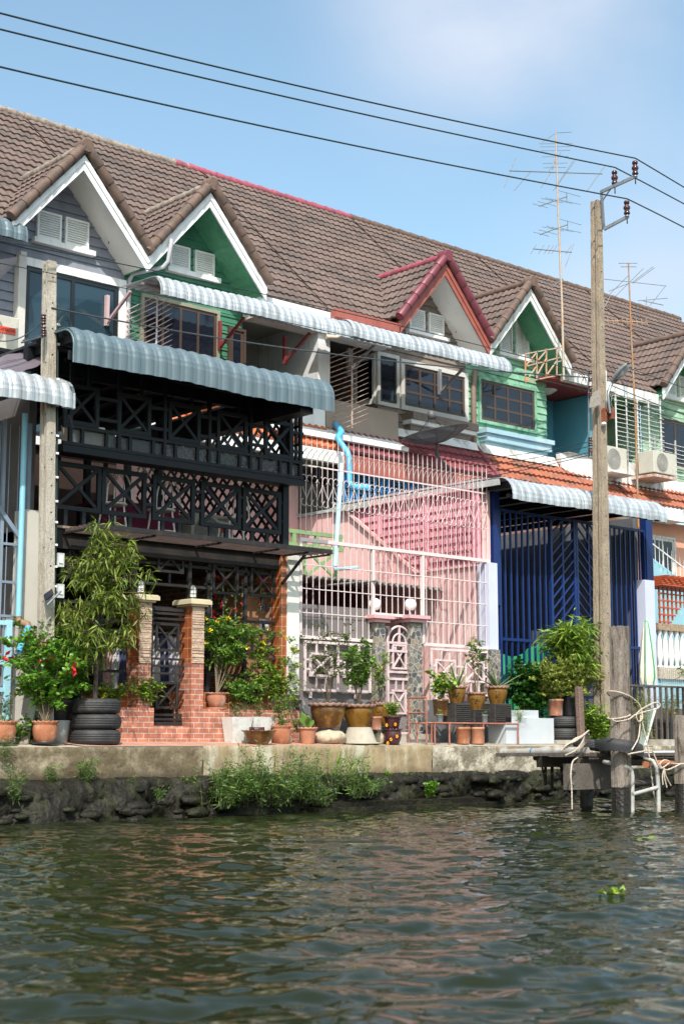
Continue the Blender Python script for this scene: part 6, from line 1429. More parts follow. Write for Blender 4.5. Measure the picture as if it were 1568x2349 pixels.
def growth(t, base, h, w, stems, leaves, L, W, leaf, stemmat=STEM, seed=1, low=.3, droop=.3, r=.008, spread=1.0, twig=.5, lean=(0, 0), flowers=None, ratio=.55, cloud=0):
    leaves = int(leaves*1.9); L *= 1.12; W *= 1.25; r *= .72
    g = random.Random(seed); f = Fol(seed); s = MB(); base = Vector(base); tips = []
    for i in range(stems):
        a = 6.283*(i+g.random()*.7)/stems; rad = w/2*spread*g.uniform(.35, 1)
        hh = h*g.uniform(.72, 1.0); top = base+Vector((math.cos(a)*rad+lean[0]*h, math.sin(a)*rad*ratio+lean[1]*h, hh))
        mid = base+(top-base)*.5+Vector((g.uniform(-.06, .06)*w, g.uniform(-.06, .06)*w, hh*.06))
        pts = []
        for k in range(9):
            u = k/8; pts.append(base*(1-u)**2+mid*2*u*(1-u)+top*u*u)
        s.tube(pts, [r*(1-.75*k/8) for k in range(9)], 5)
        nb = max(3, int(5*twig*2)); per = max(1, leaves//(stems*(nb+1)))
        for b in range(nb):
            u = low+(1-low)*(b+g.random())/nb; p = base*(1-u)**2+mid*2*u*(1-u)+top*u*u
            tw = Vector((g.gauss(0, 1), g.gauss(0, 1)*ratio, g.uniform(-.1, .9))).normalized()*(w*.22*twig*2*g.uniform(.5, 1.1)); q = p+tw
            s.tube([p, (p+q)/2+Vector((0, 0, .01)), q], [r*.4, r*.3, r*.12], 4)
            for k in range(per):
                v = g.uniform(.15, 1.05); c = p+(q-p)*v+Vector((g.gauss(0, 1), g.gauss(0, 1), g.gauss(0, 1)))*(L*.25); d = tw.normalized()*.5+Vector((g.gauss(0, .7), g.gauss(0, .7), g.uniform(-.4, .7)))
                f.put(c, d, L*g.uniform(.6, 1.25), W*g.uniform(.7, 1.2))
            tips.append(q)
        for k in range(per):
            u = g.uniform(low, 1.02); c = base*(1-u)**2+mid*2*u*(1-u)+top*u*u; d = Vector((g.gauss(0, 1), g.gauss(0, 1), g.uniform(0, .9))); f.put(c, d, L*g.uniform(.6, 1.2), W*g.uniform(.7, 1.2))
        tips.append(top)
    s.build('stems', stemmat, t); f.build('foliage', leaf, t, droop)
    if flowers:
        mat, n, sz, lo = flowers
        g.shuffle(tips); 
        for q in tips[:n]:
            ff = Fol(seed+9)
            if lo and q.z < base.z+h*lo: q = Vector((q.x, q.y, base.z+h*(lo+.2*g.random())))
            m_ = g.randint(4, 8) if sz < .07 else 6
            for k in range(m_):
                a = 6.283*k/m_; ff.put(q+Vector((g.gauss(0, sz*.35), -.02, g.gauss(0, sz*.3))), (math.cos(a), -.7, math.sin(a)), sz*g.uniform(.8, 1.2), sz*.75)
            ff.build('flower', mat, t, .05)
def rimwob(n, a, rows): return lambda j, th, r, z: (r*(1+(.03*math.sin(n*th) if j in rows else 0)), z+(a*math.sin(n*th) if j in rows else 0))
TERRA = M('terracotta', (.34, .125, .06), .75, .2, 7, stain=(.46, .26, .17), samt=.6, sscale=6, fine=.12)
TERRA2 = M('pale_terracotta', (.43, .19, .11), .8, .18, 7, stain=(.30, .14, .09), samt=.6, sscale=6, fine=.12)
TERRA3 = M('weathered_terracotta', (.36, .15, .09), .85, .2, 5, stain=(.55, .50, .45), samt=.7, sscale=6, spot=.57)
DRAG = M('brown_glaze', (.10, .048, .018), .25, .25, 6, stain=(.26, .13, .02), samt=.7, sscale=6)
DRAY = M('ochre_glaze', (.20, .095, .013), .28, .25, 5, stain=(.07, .03, .01), samt=.85, sscale=5, spot=.52)
RIMM = M('dusty_brown_rim', (.22, .12, .095), .7, .2, 8); SOIL = M('soil', (.04, .028, .02), .95)
PURG = M('oxblood_glaze', (.055, .018, .022), .25, .2, 6)
def pot(t, c, r, h, style, mat, rim=None, loc_scale=1):
    if style == 'bowl': pr = [(0, 0), (.62, 0), (.70, .04), (.88, .30), (.97, .58), (.93, .80), (.90, .86), (1.03, .93), (1.06, .99), (1.0, 1.0), (.9, .9), (.88, .82), (0, .80)]; rows = (7, 8, 9); nw = 16
    elif style == 'taper': pr = [(0, 0), (.66, 0), (.68, .03), (.90, .82), (.92, .86), (1.0, .87), (1.03, .98), (.99, 1.0), (.90, .97), (.88, .84), (0, .82)]; rows = (5, 6, 7); nw = 12
    elif style == 'dragon': pr = [(0, 0), (.62, 0), (.64, .04), (.80, .35), (.90, .62), (.92, .80), (.90, .86), (1.02, .90), (1.06, .97), (1.02, 1.0), (.92, .95), (.88, .84), (0, .82)]; rows = (7, 8, 9); nw = 18
    elif style == 'wide': pr = [(0, 0), (.45, 0), (.47, .05), (.70, .35), (.86, .68), (.92, .88), (1.0, .93), (1.04, .98), (1.0, 1.0), (.92, .96), (.84, .72), (0, .62)]; rows = (6, 7, 8); nw = 18
    else: pr = [(0, 0), (.80, 0), (.82, .04), (.94, .85), (1.0, .87), (1.0, 1.0), (.93, .99), (.9, .84), (0, .82)]; rows = (); nw = 1
    s = MB(); pp = [(a*r, b*h) for a, b in pr]; s.lathe(c, pp[:-2], 72, rimwob(nw, h*.022, rows) if rows else None); p = s.build('pot', mat, t)
    s = MB(); s.lathe(c, [(0, pp[-1][1]), (pp[-2][0]*.98, pp[-1][1]-.001)], 24); s.build('soil', SOIL, t)
    if rim is not None and rows:
        s = MB(); s.lathe(c, [(pp[j][0]*1.012, pp[j][1]) for j in rows]+[(pp[rows[-1]][0]*.99, pp[rows[-1]][1]+.004)], 72, lambda j, th, rr, z: (rr*(1+.03*math.sin(nw*th)), z+h*.022*math.sin(nw*th))); s.build('rim', rim, t)
    return p
def grapes(t, c, r, h, zc, ang=0, mat=None, leafy=True):
    # raised leaf and star ornaments on the glazed pots, seen from the canal side
    a0 = math.atan2(-c[1], -c[0])+ang; g = random.Random(int(c[0]*100)); s = MB()
    for k in range(24 if leafy else 10):
        a = a0+g.gauss(0, .20); z = zc*h+g.gauss(0, .09)*h; rr = r*(.64+.36*min(1, z/h))*.985
        s.ell((c[0]+rr*math.cos(a), c[1]+rr*math.sin(a), c[2]+z), (.012, .012, .012) if leafy else (.008, .008, .008), 4, 6)
    s.build('relief_ornament', mat or DRAG, t)
def potted(name, label, cat, x, wD, hD, Y, z, style, mat, rim=None, y=1690, group=None):
    b = gpt(x, Y, z, y); k = dep(b)/FOC; r = wD/2*k/1.05; h = hD*k
    t = thing(name, label, cat, b, group); pot(t, tuple(b), r, h, style, mat, rim); return t, b, r, h
def saucer(t, b, r, mat): s = MB(); s.lathe(b, [(0, .001), (r*.8, .001), (r*.95, .03), (r*.90, .03), (r*.75, .012), (0, .012)], 32); s.build('saucer', mat, t)
ZP = .03
def k_at(b): return dep(b)/FOC
def left_plants():
    # hibiscus in orange pots
    t, b, r, h = potted('potted_plant', 'red hibiscus in an orange scalloped pot, in front of the left concrete pole', 'potted plant', 103, 62, 53, 14.92, .03, 'bowl', TERRA); saucer(t, b, r*1.15, M('black_plastic', (.02, .02, .022), .4))
    base = b+Vector((0, 0, h*.8)); growth(t, base, .98, 1.15, 11, 1500, .062, .045, LEAF['hib'], STEMP, 11, .22, .25, .011, .95, .6, (.02, 0), (REDP, 6, .085, .25), .4)
    t, b, r, h = potted('potted_plant', 'sparse plant in an orange scalloped pot cut by the left edge', 'potted plant', 6, 66, 53, 14.95, .03, 'bowl', TERRA); saucer(t, b, r*1.15, M('black_plastic', (.02, .02, .022), .4))
    growth(t, b+Vector((0, 0, h*.8)), .45, .4, 4, 60, .05, .02, LEAF['olive'], STEMG, 3)
    # black bowl on a bucket behind, with a dense dark bush
    bb = gpt(132, 15.22, .03); t = thing('potted_plant', 'dense dark green bush in a black bowl raised on a grey bucket, behind the hibiscus', 'potted plant', bb)
    s = MB(); s.lathe(bb, [(0, 0), (.11, 0), (.14, .22), (.145, .25), (.15, .26), (.15, .27), (0, .27)], 28); s.build('bucket', M('grey_bucket', (.33, .35, .36), .5), t)
    c = bb+Vector((0, 0, .272)); s = MB(); s.lathe(c, [(0, 0), (.10, 0), (.20, .20), (.215, .22), (.20, .225), (.19, .2), (0, .18)], 32); s.build('pot', M('black_plastic', (.02, .02, .022)), t)
    growth(t, c+Vector((0, 0, .18)), 1.0, 1.25, 13, 2300, .07, .04, LEAF['mid'], STEM, 21, .12, .3, .010, .95, .55, (.08, .1), (YEL, 2, .02, .4), .5)
    # tree in the tyre stack
    bt = gpt(215, 15.02, .03); t = thing('tree', 'slender tree with drooping narrow leaves growing out of three stacked tyres', 'tree', bt)
    k = k_at(bt); H = (1705-1215)*k; s = MB(); g = random.Random(5)
    P = [bt+Vector((.0+.02*math.sin(u*5), .01*math.sin(u*7), .3+(H-.35)*u)) for u in [i/14 for i in range(15)]]; s.tube(P, [.034*(1-.75*i/14) for i in range(15)], 8); s.build('trunk', M('dark_bark', (.05, .038, .032), .9, .3, 14, bump=.6, bscale=40), t)
    f = Fol(5); s = MB()
    for i in range(74):
        u = .30+.70*(i/73)**.9; p = P[0]+(P[-1]-P[0])*u; p = P[min(14, int(u*14))]; z = p.z
        zz = (u-.30)/.70; wid = .24+.42*math.sin(math.pi*min(1, .15+zz*.72))**.8; wid *= (1.1-.45*zz)
        a = g.uniform(0, 6.283); L_ = wid*g.uniform(.55, 1.15); shx = .10
        if u > .55 and math.cos(a) > .3: L_ *= 1.22
        q = p+Vector((math.cos(a)*L_+shx*zz, math.sin(a)*L_*.7, g.uniform(.05, .28)*(1-.3*zz))); m_ = (p+q)/2+Vector((0, 0, .05))
        s.tube([p, m_, q], [.009, .006, .002], 5)
        for c in range(7):
            v = .25+.75*(c+g.random())/7; cc = p*(1-v)**2+m_*2*v*(1-v)+q*v*v; tw = cc+Vector((g.gauss(0, .07), g.gauss(0, .07), g.gauss(.0, .06)))
            for k_ in range(7): 
                d = Vector((g.gauss(0, .6), g.gauss(0, .6), g.uniform(-1.1, .35))); f.put(tw+Vector((g.gauss(0, .02), g.gauss(0, .02), g.gauss(0, .02))), d, g.uniform(.08, .15), g.uniform(.017, .026))
    s.build('branches', STEM, t); f.build('crown', LM('willow_leaves', (.06, .11, .014), (.27, .33, .05)), t, .25)
    # low green by the pole foot; flowers on the ledge
    t = thing('plant', 'low leafy clump at the foot of the left concrete pole, between the orange pots', 'plant', gpt(55, 15.2, .03)); growth(t, t.location, .24, .75, 12, 420, .045, .035, LEAF['mid'], STEMG, 5, .1, .2, .004)
    s = MB(); a = gpt(55, 15.1, .03); b_ = pY(92, 1560, 15.25); s.bar(a, b_, .10, .03); tag(s.build('plank', M('mossy_plank', (.25, .22, .17), .9, .3, 8, stain=(.20, .40, .33), samt=.7, sscale=6)), 'weathered plank leaning against the pale grey pillar', 'plank')
    for (x, y, w_, h_, lb, sd) in ((250, 1600, .75, .28, 'yellow-flowered plant on the tiled ledge right of the tree trunk', 4), (170, 1600, .45, .35, 'green foliage clump on the tiled ledge left of the tree trunk', 6), (330, 1612, .5, .35, 'trailing green plant hanging over the ledge in front of the left brick pillar', 8)):
        p = gpt(x, 15.52 if sd != 8 else 15.42, pY(250, 1622, 15.35).z+.0); t = thing('plant', lb, 'plant', p)
        growth(t, p, h_, w_, 9, 420, .055, .024, LEAF['lime' if sd != 6 else 'dark'], STEMG, sd, .2, .4, .004, 1, .5, (0, -.1), (YEL, 5, .035, .5) if sd == 4 else None, .35)
def tyre_proto():
    t = thing('tyre', 'worn black tyre at the bottom of the three-tyre stack with the tree', 'tyre', (0, 0, 0))
    m = M('tyre_rubber', (.022, .022, .024), .65, .2, 8, bump=.3, bscale=70, stain=(.055, .052, .05), samt=.6, sscale=5)
    s = MB()
    pr = [(.165, .02), (.20, .004), (.235, .0), (.262, .008), (.280, .024), (.288, .045), (.290, .058), (.2875, .060), (.2875, .063), (.291, .065), (.292, .0855), (.2895, .087), (.2895, .090), (.292, .0915), (.291, .112), (.2875, .114), (.2875, .117), (.290, .119), (.288, .132), (.280, .152), (.262, .167), (.235, .175), (.20, .172), (.165, .155), (.155, .15), (.15, .03), (.165, .02)]
    s.lathe((0, 0, 0), pr, 72, lambda j, a, r, z: (r*(1+(.004 if (int(a*36/6.2832*2) % 2 and 3 < j < 18) else 0)), z)); s.build('tread_and_walls', m, t)
    return t
def tyres():
    p = tyre_proto(); c = gpt(218, 15.0, .022)
    p.location = c
    copy_tree(p, loc=c+Vector((.004, 0, .176)), label='worn black tyre in the middle of the three-tyre stack with the tree').rotation_euler = (0, 0, .8)
    q = copy_tree(p, loc=c+Vector((-.004, .003, .352)), label='worn black tyre on top of the three-tyre stack, the tree rising from it'); q.rotation_euler = (0, 0, 2)
    c = gpt(1292, 15.1, .03); k = .56/.58
    q1 = copy_tree(p, loc=c+Vector((0, 0, .06)), label='lower of two stacked black tyres under the herb pots at the right'); q2 = copy_tree(p, loc=c+Vector((.02, .0, .06+.178)), label='upper of two stacked black tyres under the herb pots at the right')
    s = MB(); s.box(c.x-.32, c.x+.3, 14.8, 15.5, .02, .088); tag(s.build('cement_slab', M('worn_cement', (.4, .37, .33))), 'cement slab under the two stacked tyres', 'slab')
    s = MB(); s.lathe(c+Vector((0, 0, .42)), [(0, 0), (.16, 0), (.15, .02)], 24)
    s = MB(); s.lathe(gpt(218, 15.0, .022)+Vector((0, 0, .45)), [(0, 0), (.17, -.0)], 20); s.build('soil', SOIL, q)if False else None
    q.update_tag() if hasattr(q, 'update_tag') else None
left_plants(); tyres()
def mid_plants():
    zl = pY(250, 1622, 15.35).z
    t, b, r, h = potted('potted_plant', 'yellow trumpet-flower bush in a fluted terracotta pot on the brick wall', 'potted plant', 496, 49, 34, 15.46, zl+.02, 'bowl', TERRA3); saucer(t, b-Vector((0, 0, .03)), r*1.1, TERRA2)
    growth(t, b+Vector((0, 0, h*.8)), 1.08, .9, 8, 1300, .07, .026, LEAF['mid'], STEMP, 31, .45, .35, .010, 1, .5, (.16, 0), (YEL, 10, .04, .55), .4)
    for (x, Yb, z0, h_, w_, n, lb, sd, lf, fl, st) in ((585, 15.45, zl, 1.15, .55, 420, 'tall leggy yellow-tipped shrub before the lattice, left of the off-white pillar', 41, 'lime', (YEL, 4, .03, .6), 5), (650, 15.42, zl, 1.12, .45, 160, 'thin shrub with yellow-green tips in front of the off-white pillar', 43, 'lime', (YEL, 2, .03, .7), 3), (625, 15.4, zl, .62, .55, 520, 'bushy green plant on the brick wall beside the off-white pillar', 45, 'lime', None, 7), (560, 15.4, zl, .40, .75, 620, 'bright green leafy plants spreading over the white planters', 47, 'mid', None, 10), (668, 15.3, zl-.05, .55, .30, 90, 'climbing vine on green canes against the off-white pillar', 49, 'lime', None, 4)):
        p = gpt(x, Yb, z0); t = thing('plant', lb, 'plant', p); growth(t, p, h_, w_, st, n, .06, .028, LEAF[lf], STEMP, sd, .25, .35, .006, 1, .45, (.06, 0), fl, .4)
    # white tapered planters of cement
    wp = M('flaking_white_cement', (.58, .58, .56), .85, .1, 4, stain=(.36, .33, .29), samt=.85, sscale=3.5, spot=.55)
    for (xa, xb, lb) in ((528, 575, 'flaking white cement planter by the brick wall, left of a pair'), (577, 627, 'flaking white cement planter by the brick wall, right of a pair')):
        a = gpt(xa, 15.16, .03); b_ = gpt(xb, 15.16, .03); h = (1702-1640)*k_at(a); t = thing('planter', lb, 'planter', (a+b_)/2)
        ax, bx = a.x, b_.x; e = .04; s = MB(); s.add([(ax+e, 15.16, .03), (bx-e, 15.16, .03), (bx-e, 15.32, .03), (ax+e, 15.32, .03), (ax, 15.12, .03+h), (bx, 15.12, .03+h), (bx, 15.345, .03+h), (ax, 15.345, .03+h)], [(0, 3, 2, 1), (4, 5, 6, 7), (0, 1, 5, 4), (1, 2, 6, 5), (2, 3, 7, 6), (3, 0, 4, 7)]); s.build('box', wp, t)
        growth(t, Vector(((ax+bx)/2, 15.23, .03+h)), .16, .36, 10, 90, .05, .012, LEAF['olive'], STEMG, int(xa), .1, .1, .003)
    t, b, r, h = potted('flower_pot', 'wide brown glazed bowl with a wavy rim, nearest the quay edge', 'pot', 594, 82, 34, 14.88, .015, 'wide', DRAG, None)
    s = MB(); s.lathe(b+Vector((-.02, .02, h*.90)), [(0, 0), (r*.42, 0), (r*.45, .02), (r*.43, .055), (0, .05)], 40, rimwob(14, .006, (2, 3))); tag(s.build('flower_pot', PURG), 'small dark purple pot with wavy rim standing inside the wide brown bowl', 'pot')
    t, b, r, h = potted('potted_plant', 'orange rounded pot with a feathery green plant beside the brown bowl', 'potted plant', 645, 48, 42, 15.02, .03, 'bowl', TERRA); growth(t, b+Vector((0, 0, h*.8)), .46, .34, 8, 420, .035, .012, LEAF['mid'], STEMG, 51, .1, .2, .004)
    t, b, r, h = potted('potted_plant', 'broad-leaved young plant in a terracotta pot with wavy rim', 'potted plant', 705, 47, 38, 15.0, .03, 'taper', TERRA2)
    f = Fol(3); s = MB(); g = random.Random(8)
    for i in range(7):
        a = g.uniform(0, 6.28); l = g.uniform(.22, .36); w_ = .09; d = Vector((math.cos(a)*.42, math.sin(a)*.42, 1)).normalized(); sd = d.cross(Vector((0, -1, .2))).normalized(); p0 = b+Vector((0, 0, h*.85)); P = []
        for k in range(8):
            u = k/7; c = p0+d*(l*u)+Vector((0, 0, -.10*u*u)); ww = w_*math.sin(math.pi*(.05+.93*u))**.8*(.3+.7*min(1, u*2))*.6; P.append([c-sd*ww, c-Vector((0, -.01, .005)), c+sd*ww])
        s.grid(P)
    s.build('foliage', LEAF['banana'], t); growth(t, b+Vector((-.08, .12, h*.7)), .18, .25, 6, 120, .025, .02, LEAF['mid'], STEMG, 3, .1)
    # dragon pots on stones
    rk = M('pale_rock', (.45, .37, .27), .9, .25, 4, bump=1, bscale=10, stain=(.25, .19, .13), samt=.7, sscale=5, fine=.15)
    for (x, w_, h_, Y, lb) in ((756, 90, 34, 15.05, 'large pale flat-topped rock under the brown glazed pots'), (585+70, 34, 26, 15.12, 'small rough rock behind the orange pots'), (868, 34, 26, 15.1, 'pale rock beside the cement cone'), (532, 20, 30, 15.3, 'brown rounded rock against the brick wall left of the planters')):
        p = gpt(x, Y, .03); k = k_at(p); s = MB(); s.ell((p.x, p.y, .03+h_*k*.42), (w_*k/2, w_*k*.36, h_*k*.55), 16, 22, .05); tag(s.build('rock', rk), lb, 'rock')
    s = MB(); p = gpt(826, 15.05, .03); k = k_at(p); s.lathe(p, [(0, 0), (50*k, 0), (50*k, .02), (40*k, .03), (28*k, 36*k), (26*k, 38*k), (0, 38*k)], 28, lambda j, a, r, z: (r*(1+.08*math.sin(3*a+1)), z)); tag(s.build('cement_cone', M('pale_cement', (.36, .33, .27), .9, .2, 5, stain=(.2, .17, .13), samt=.5, sscale=5)), 'squat cement cone carrying an ochre glazed pot', 'pedestal')
    z1 = .03+36*.0058
    specs = [(752, 92, 56, 15.1, z1, 'dragon', DRAG, 'largest brown glazed pot with a wavy rim and twiggy shrub, left of the row', ('olive', 1.18, .95, 7, 520, .04, .02, 61)),
             (822, 80, 52, 15.08, z1+.01, 'dragon', DRAY, 'ochre glazed pot with grape-leaf relief on the cement cone', ('mid', .98, .62, 9, 800, .065, .028, 63)),
             (872, 56, 54, 15.3, z1+.03, 'dragon', DRAY, 'brown and ochre glazed pot partly hidden behind the grape-leaf pot', ('lime', .75, .42, 6, 260, .05, .02, 65))]
    for (x, w_, h_, Y, z, st, mt, lb, gr) in specs:
        t, b, r, h = potted('potted_plant', lb, 'potted plant', x, w_, h_, Y, z, st, mt, RIMM); grapes(t, tuple(b), r, h, .52, 0, M('dark_relief', (.03, .015, .01), .4) if mt is DRAY else DRAY)
        growth(t, b+Vector((0, 0, h*.82)), gr[1], gr[2], gr[3], gr[4], gr[5], gr[6], LEAF[gr[0]], STEM, gr[7], .35, .25, .009, 1, .5, (0, 0), (YEL, 2, .03, .5) if gr[7] == 65 else None, .5)
    p = gpt(868, 15.2, .03); s = MB(); s.box(p.x-.2, p.x+.25, 15.15, 15.4, .03, z1+.025); tag(s.build('block', M('dark_block', (.06, .055, .05), .9, .3, 9)), 'dark block propping the half-hidden ochre pot', 'block')
    t, b, r, h = potted('flower_pot', 'small plain brown pot between the ochre pots and the painted pot', 'pot', 862, 30, 30, 14.98, z1-.02, 'plain', TERRA3)
    # painted double pot
    t, b, r, h = potted('potted_plant', 'oxblood pots with painted orange flowers and a yellow-leaved plant', 'potted plant', 900, 44, 36, 14.95, .02, 'bowl', PURG)
    c = b+Vector((0, 0, h)); pot(t, tuple(c-Vector((0, 0, .01))), r*.98, h*.85, 'taper', PURG)
    og = M('orange_painted_petals', (.8, .30, .01), .5)
    for (dx, dz) in ((.02, .07), (-.05, .11), (-.03, .27), (.075, .26), (.06, .02)):
        a = math.atan2(-b.y, -b.x)-dx/r*1.2; q = Vector((b.x+r*.99*math.cos(a), b.y+r*.99*math.sin(a), b.z+dz)); s = MB()
        for k in range(5): s.ell((q.x+.016*math.cos(k*1.257), q.y-.004, q.z+.016*math.sin(k*1.257)), (.011, .006, .011), 4, 6)
        s.build('painted_flower', og, t)
    growth(t, c+Vector((0, 0, h*.7)), .20, .30, 10, 220, .05, .022, LEAF['lime'], STEMG, 71, .1, .2, .004)
mid_plants()
def right_plants():
    rust = M('rusty_red_pipe', (.30, .10, .07), .7, .2, 8, stain=(.40, .22, .16), samt=.5, sscale=10)
    t = thing('pot_stand', 'low stand of rusty red pipes holding the ochre pots', 'stand', gpt(1080, 15.0, .03)); a = gpt(978, 14.95, .03); e = gpt(1188, 14.95, .03); ya, yb = 14.95, 15.30; z1 = .52*.62; k = k_at(a)
    z1 = .03+(1703-1655)*k; z2 = .03+(1703-1597)*k
    for x in (a.x, a.x+.16, a.x+.45, (a.x+e.x)/2+.2, e.x): 
        for y in (ya, yb): s = MB(); s.tube([(x, y, .02), (x, y, z1 if x > a.x+.1 else z2)], .013, 8); s.build('leg', rust, t)
    for (y, z) in ((ya, z1), (yb, z1)): s = MB(); s.tube([(a.x, y, z), (e.x, y, z)], .013, 8); s.build('rail', rust, t)
    for z in (z2, .03+(1703-1632)*k): s = MB(); s.tube([(a.x, ya, z), (a.x, yb, z)], .013, 8); s.build('rail', rust, t)
    bt = M('sooty_block', (.035, .03, .028), .85, .3, 8, bump=.8, bscale=25)
    for (x, w_, h_, z, lb) in ((1048, 52, 44, z1, 'sooty black block under the left ochre pot of the stand'), (1092, 54, 30, z1, 'cut piece of black tyre under the middle pot of the stand'), (1140, 56, 44, z1, 'sooty black block under the right ochre pot of the stand')):
        p = gpt(x, 15.12, z+.014); kk = k_at(p); s = MB(); s.box(p.x-w_*kk/2, p.x+w_*kk/2, 15.0, 15.27, p.z, p.z+h_*kk)
        for i in range(9): s.box(p.x-w_*kk/2+.01, p.x+w_*kk/2-.01, 14.99, 15.0, p.z+.02+i*h_*kk/10, p.z+.03+i*h_*kk/10)
        o = s.build('block', bt); tag(o, lb, 'block'); m_ = o.modifiers.new('b', 'BEVEL'); m_.width = .012
    zt = z1+.014+44*k; 
    for (x, w_, h_, Y, z, st, mt, lb, pl) in ((1010, 40, 38, 15.1, z1+.10, 'plain', DRAG, 'plain brown pot with a leafy green plant at the left end of the stand', 'leafy'), (1047, 48, 40, 15.12, zt, 'dragon', DRAY, 'ochre star-marked pot with an aloe, left on the stand', 'aloe'), (1092, 48, 40, 15.1, z1+.014+30*k, 'dragon', DRAY, 'brown and ochre pot with a bare-stemmed plant, middle of the stand', 'leggy'), (1140, 54, 42, 15.12, zt, 'dragon', DRAY, 'ochre star-marked pot with a sprawling aloe, right on the stand', 'aloe2')):
        t, b, r, h = potted('potted_plant', lb, 'potted plant', x, w_, h_, Y, z, st, mt, RIMM if st == 'dragon' else None)
        if st == 'dragon': grapes(t, tuple(b), r, h, .5, 0, M('dark_relief', (.03, .015, .01)))
        c = b+Vector((0, 0, h*.82))
        if pl == 'leafy': growth(t, c, .42, .38, 7, 150, .09, .05, LEAF['lime'], STEMG, 81, .3, .35, .006)
        elif pl == 'leggy': growth(t, c, .85, .42, 4, 110, .07, .034, LEAF['mid'], STEMP, 83, .5, .3, .010)
        else:
            g = random.Random(len(pl)+4); s = MB()
            for i in range(13):
                a_ = 6.283*i/13+g.uniform(-.2, .2); el = g.uniform(.35, 1.35); L_ = g.uniform(.30, .52); d = Vector((math.cos(a_)*math.cos(el), math.sin(a_)*math.cos(el)*.7, math.sin(el))).normalized(); sd = d.cross(Vector((0, 0, 1))).normalized(); nn = sd.cross(d).normalized(); P = []
                for q in range(9):
                    u = q/8; w2 = .027*(1-u)**.65*(1.0 if u > .05 else .8); cc = c+d*(L_*u)+Vector((0, 0, -.05*u*u if el < .8 else .02*u)); P.append([cc-sd*w2+nn*w2*.35, cc-nn*w2*.5, cc+sd*w2+nn*w2*.35, cc+nn*w2*.1, cc-sd*w2+nn*w2*.35])
                s.grid(P)
            s.build('foliage', LEAF['aloe'], t)
    for (x, lb, sd) in ((1062, 'small terracotta pot under the stand, left of a pair', 1), (1094, 'small terracotta pot under the stand, right of a pair', 2)):
        t, b, r, h = potted('potted_plant', lb, 'potted plant', x, 36, 38, 14.98, .03, 'plain', TERRA2 if sd == 2 else TERRA); growth(t, b+Vector((0, 0, h*.8)), .07, .06, 3, 8, .04, .02, LEAF['mid'], STEMG, sd)
    for (x, lb) in ((1008, 'tiny grey plastic pot with a sprout at the left of the stand'), (1110, 'tiny grey plastic pot with a sprout between the black blocks')):
        t, b, r, h = potted('potted_plant', lb, 'potted plant', x, 18, 18, 15.0, z1+.014, 'plain', M('grey_plastic', (.16, .17, .18), .5)); growth(t, b+Vector((0, 0, h*.8)), .08, .05, 3, 14, .04, .012, LEAF['mid'], STEMG, x)
    # glossy dark bush, white block planters
    p = gpt(1215, 15.30, .03); t = thing('bush', 'glossy dark green climbing bush before the blue gate, above the white planters', 'bush', p); growth(t, p, 1.20, .95, 14, 3000, .085, .055, LM('glossy_dark_leaves', (.016, .065, .012), (.05, .15, .02), rough=.25), STEM, 91, .03, .35, .012, .95, .55, (0, 0), None, .4)
    wb = M('white_block_paint', (.46, .49, .53), .8, .06, 3, stain=(.45, .45, .45), samt=.4, sscale=4)
    a = gpt(1160, 15.0, .03); b_ = gpt(1270, 15.0, .03); k = k_at(a); t = thing('planter', 'low white painted block planter at the foot of the dark bush', 'planter', (a+b_)/2)
    s = MB(); s.box(a.x, b_.x, 15.0, 15.35, .03, .03+(1700-1640)*k); s.box(gpt(1200, 15, .03).x, gpt(1240, 15, 0).x, 15.04, 15.3, .03+(1700-1640)*k, .03+(1700-1622)*k); s.build('blocks', wb, t); growth(t, gpt(1192, 14.98, .35), .16, .2, 8, 70, .12, .006, LEAF['lime'], STEMG, 7, .1, .1, .003)
    p = gpt(1325, 15.12, .05); t = thing('bush', 'feathery bamboo-like bush in front of the brown pole', 'bush', p); growth(t, p+Vector((-.05, 0, .55)), 1.28, 1.05, 12, 1500, .20, .024, LEAF['lime'], STEMG, 95, .5, .45, .008, .9, .5, (-.06, 0), None, .5)
    t, b, r, h = potted('potted_plant', 'sprawling pale herb bush in a whitened terracotta pot on the tyres', 'potted plant', 1273, 40, 38, 15.1, .09+.36, 'plain', TERRA3); growth(t, b+Vector((0, 0, h*.8)), .56, 1.2, 20, 3800, .036, .02, LEAF['herb'], STEMG, 97, .10, .2, .005, 1.05, .55, (.0, 0), None, .5)
    t, b, r, h = potted('potted_plant', 'second pale herb bush in stacked black pots, against the brown pole', 'potted plant', 1306, 38, 46, 15.05, .09+.36, 'plain', M('black_plastic', (.02, .02, .022))); growth(t, b+Vector((.12, 0, h*.8)), .54, 1.2, 20, 3800, .036, .02, LEAF['herb'], STEMG, 99, .10, .2, .005, 1.05, .55, (.12, 0), None, .5)
    p = gpt(1362, 14.85, .03); t = thing('bush', 'bright green low bush behind the lying tyre on the jetty', 'bush', p); growth(t, p, .55, .85, 14, 1500, .075, .03, LEAF['lime'], STEMG, 101, .05, .3, .006)
    # right edge: pots, weeds, palm frond
    p = gpt(1540, 15.2, .3); t = thing('potted_plant', 'wilting orange-flowered plant in a black crate pot near the right edge', 'potted plant', p); s = MB(); s.box(p.x-.18, p.x+.18, 15.1, 15.4, .05, .38); s.build('pot', M('black_plastic', (.02, .02, .022)), t); growth(t, p+Vector((0, 0, .08)), .42, .6, 8, 300, .05, .014, LEAF['herb'], STEMP, 103, .2, .2, .005, 1, .5, (0, 0), (M('orange_petals', (.85, .35, .01), .5), 5, .03, .4))
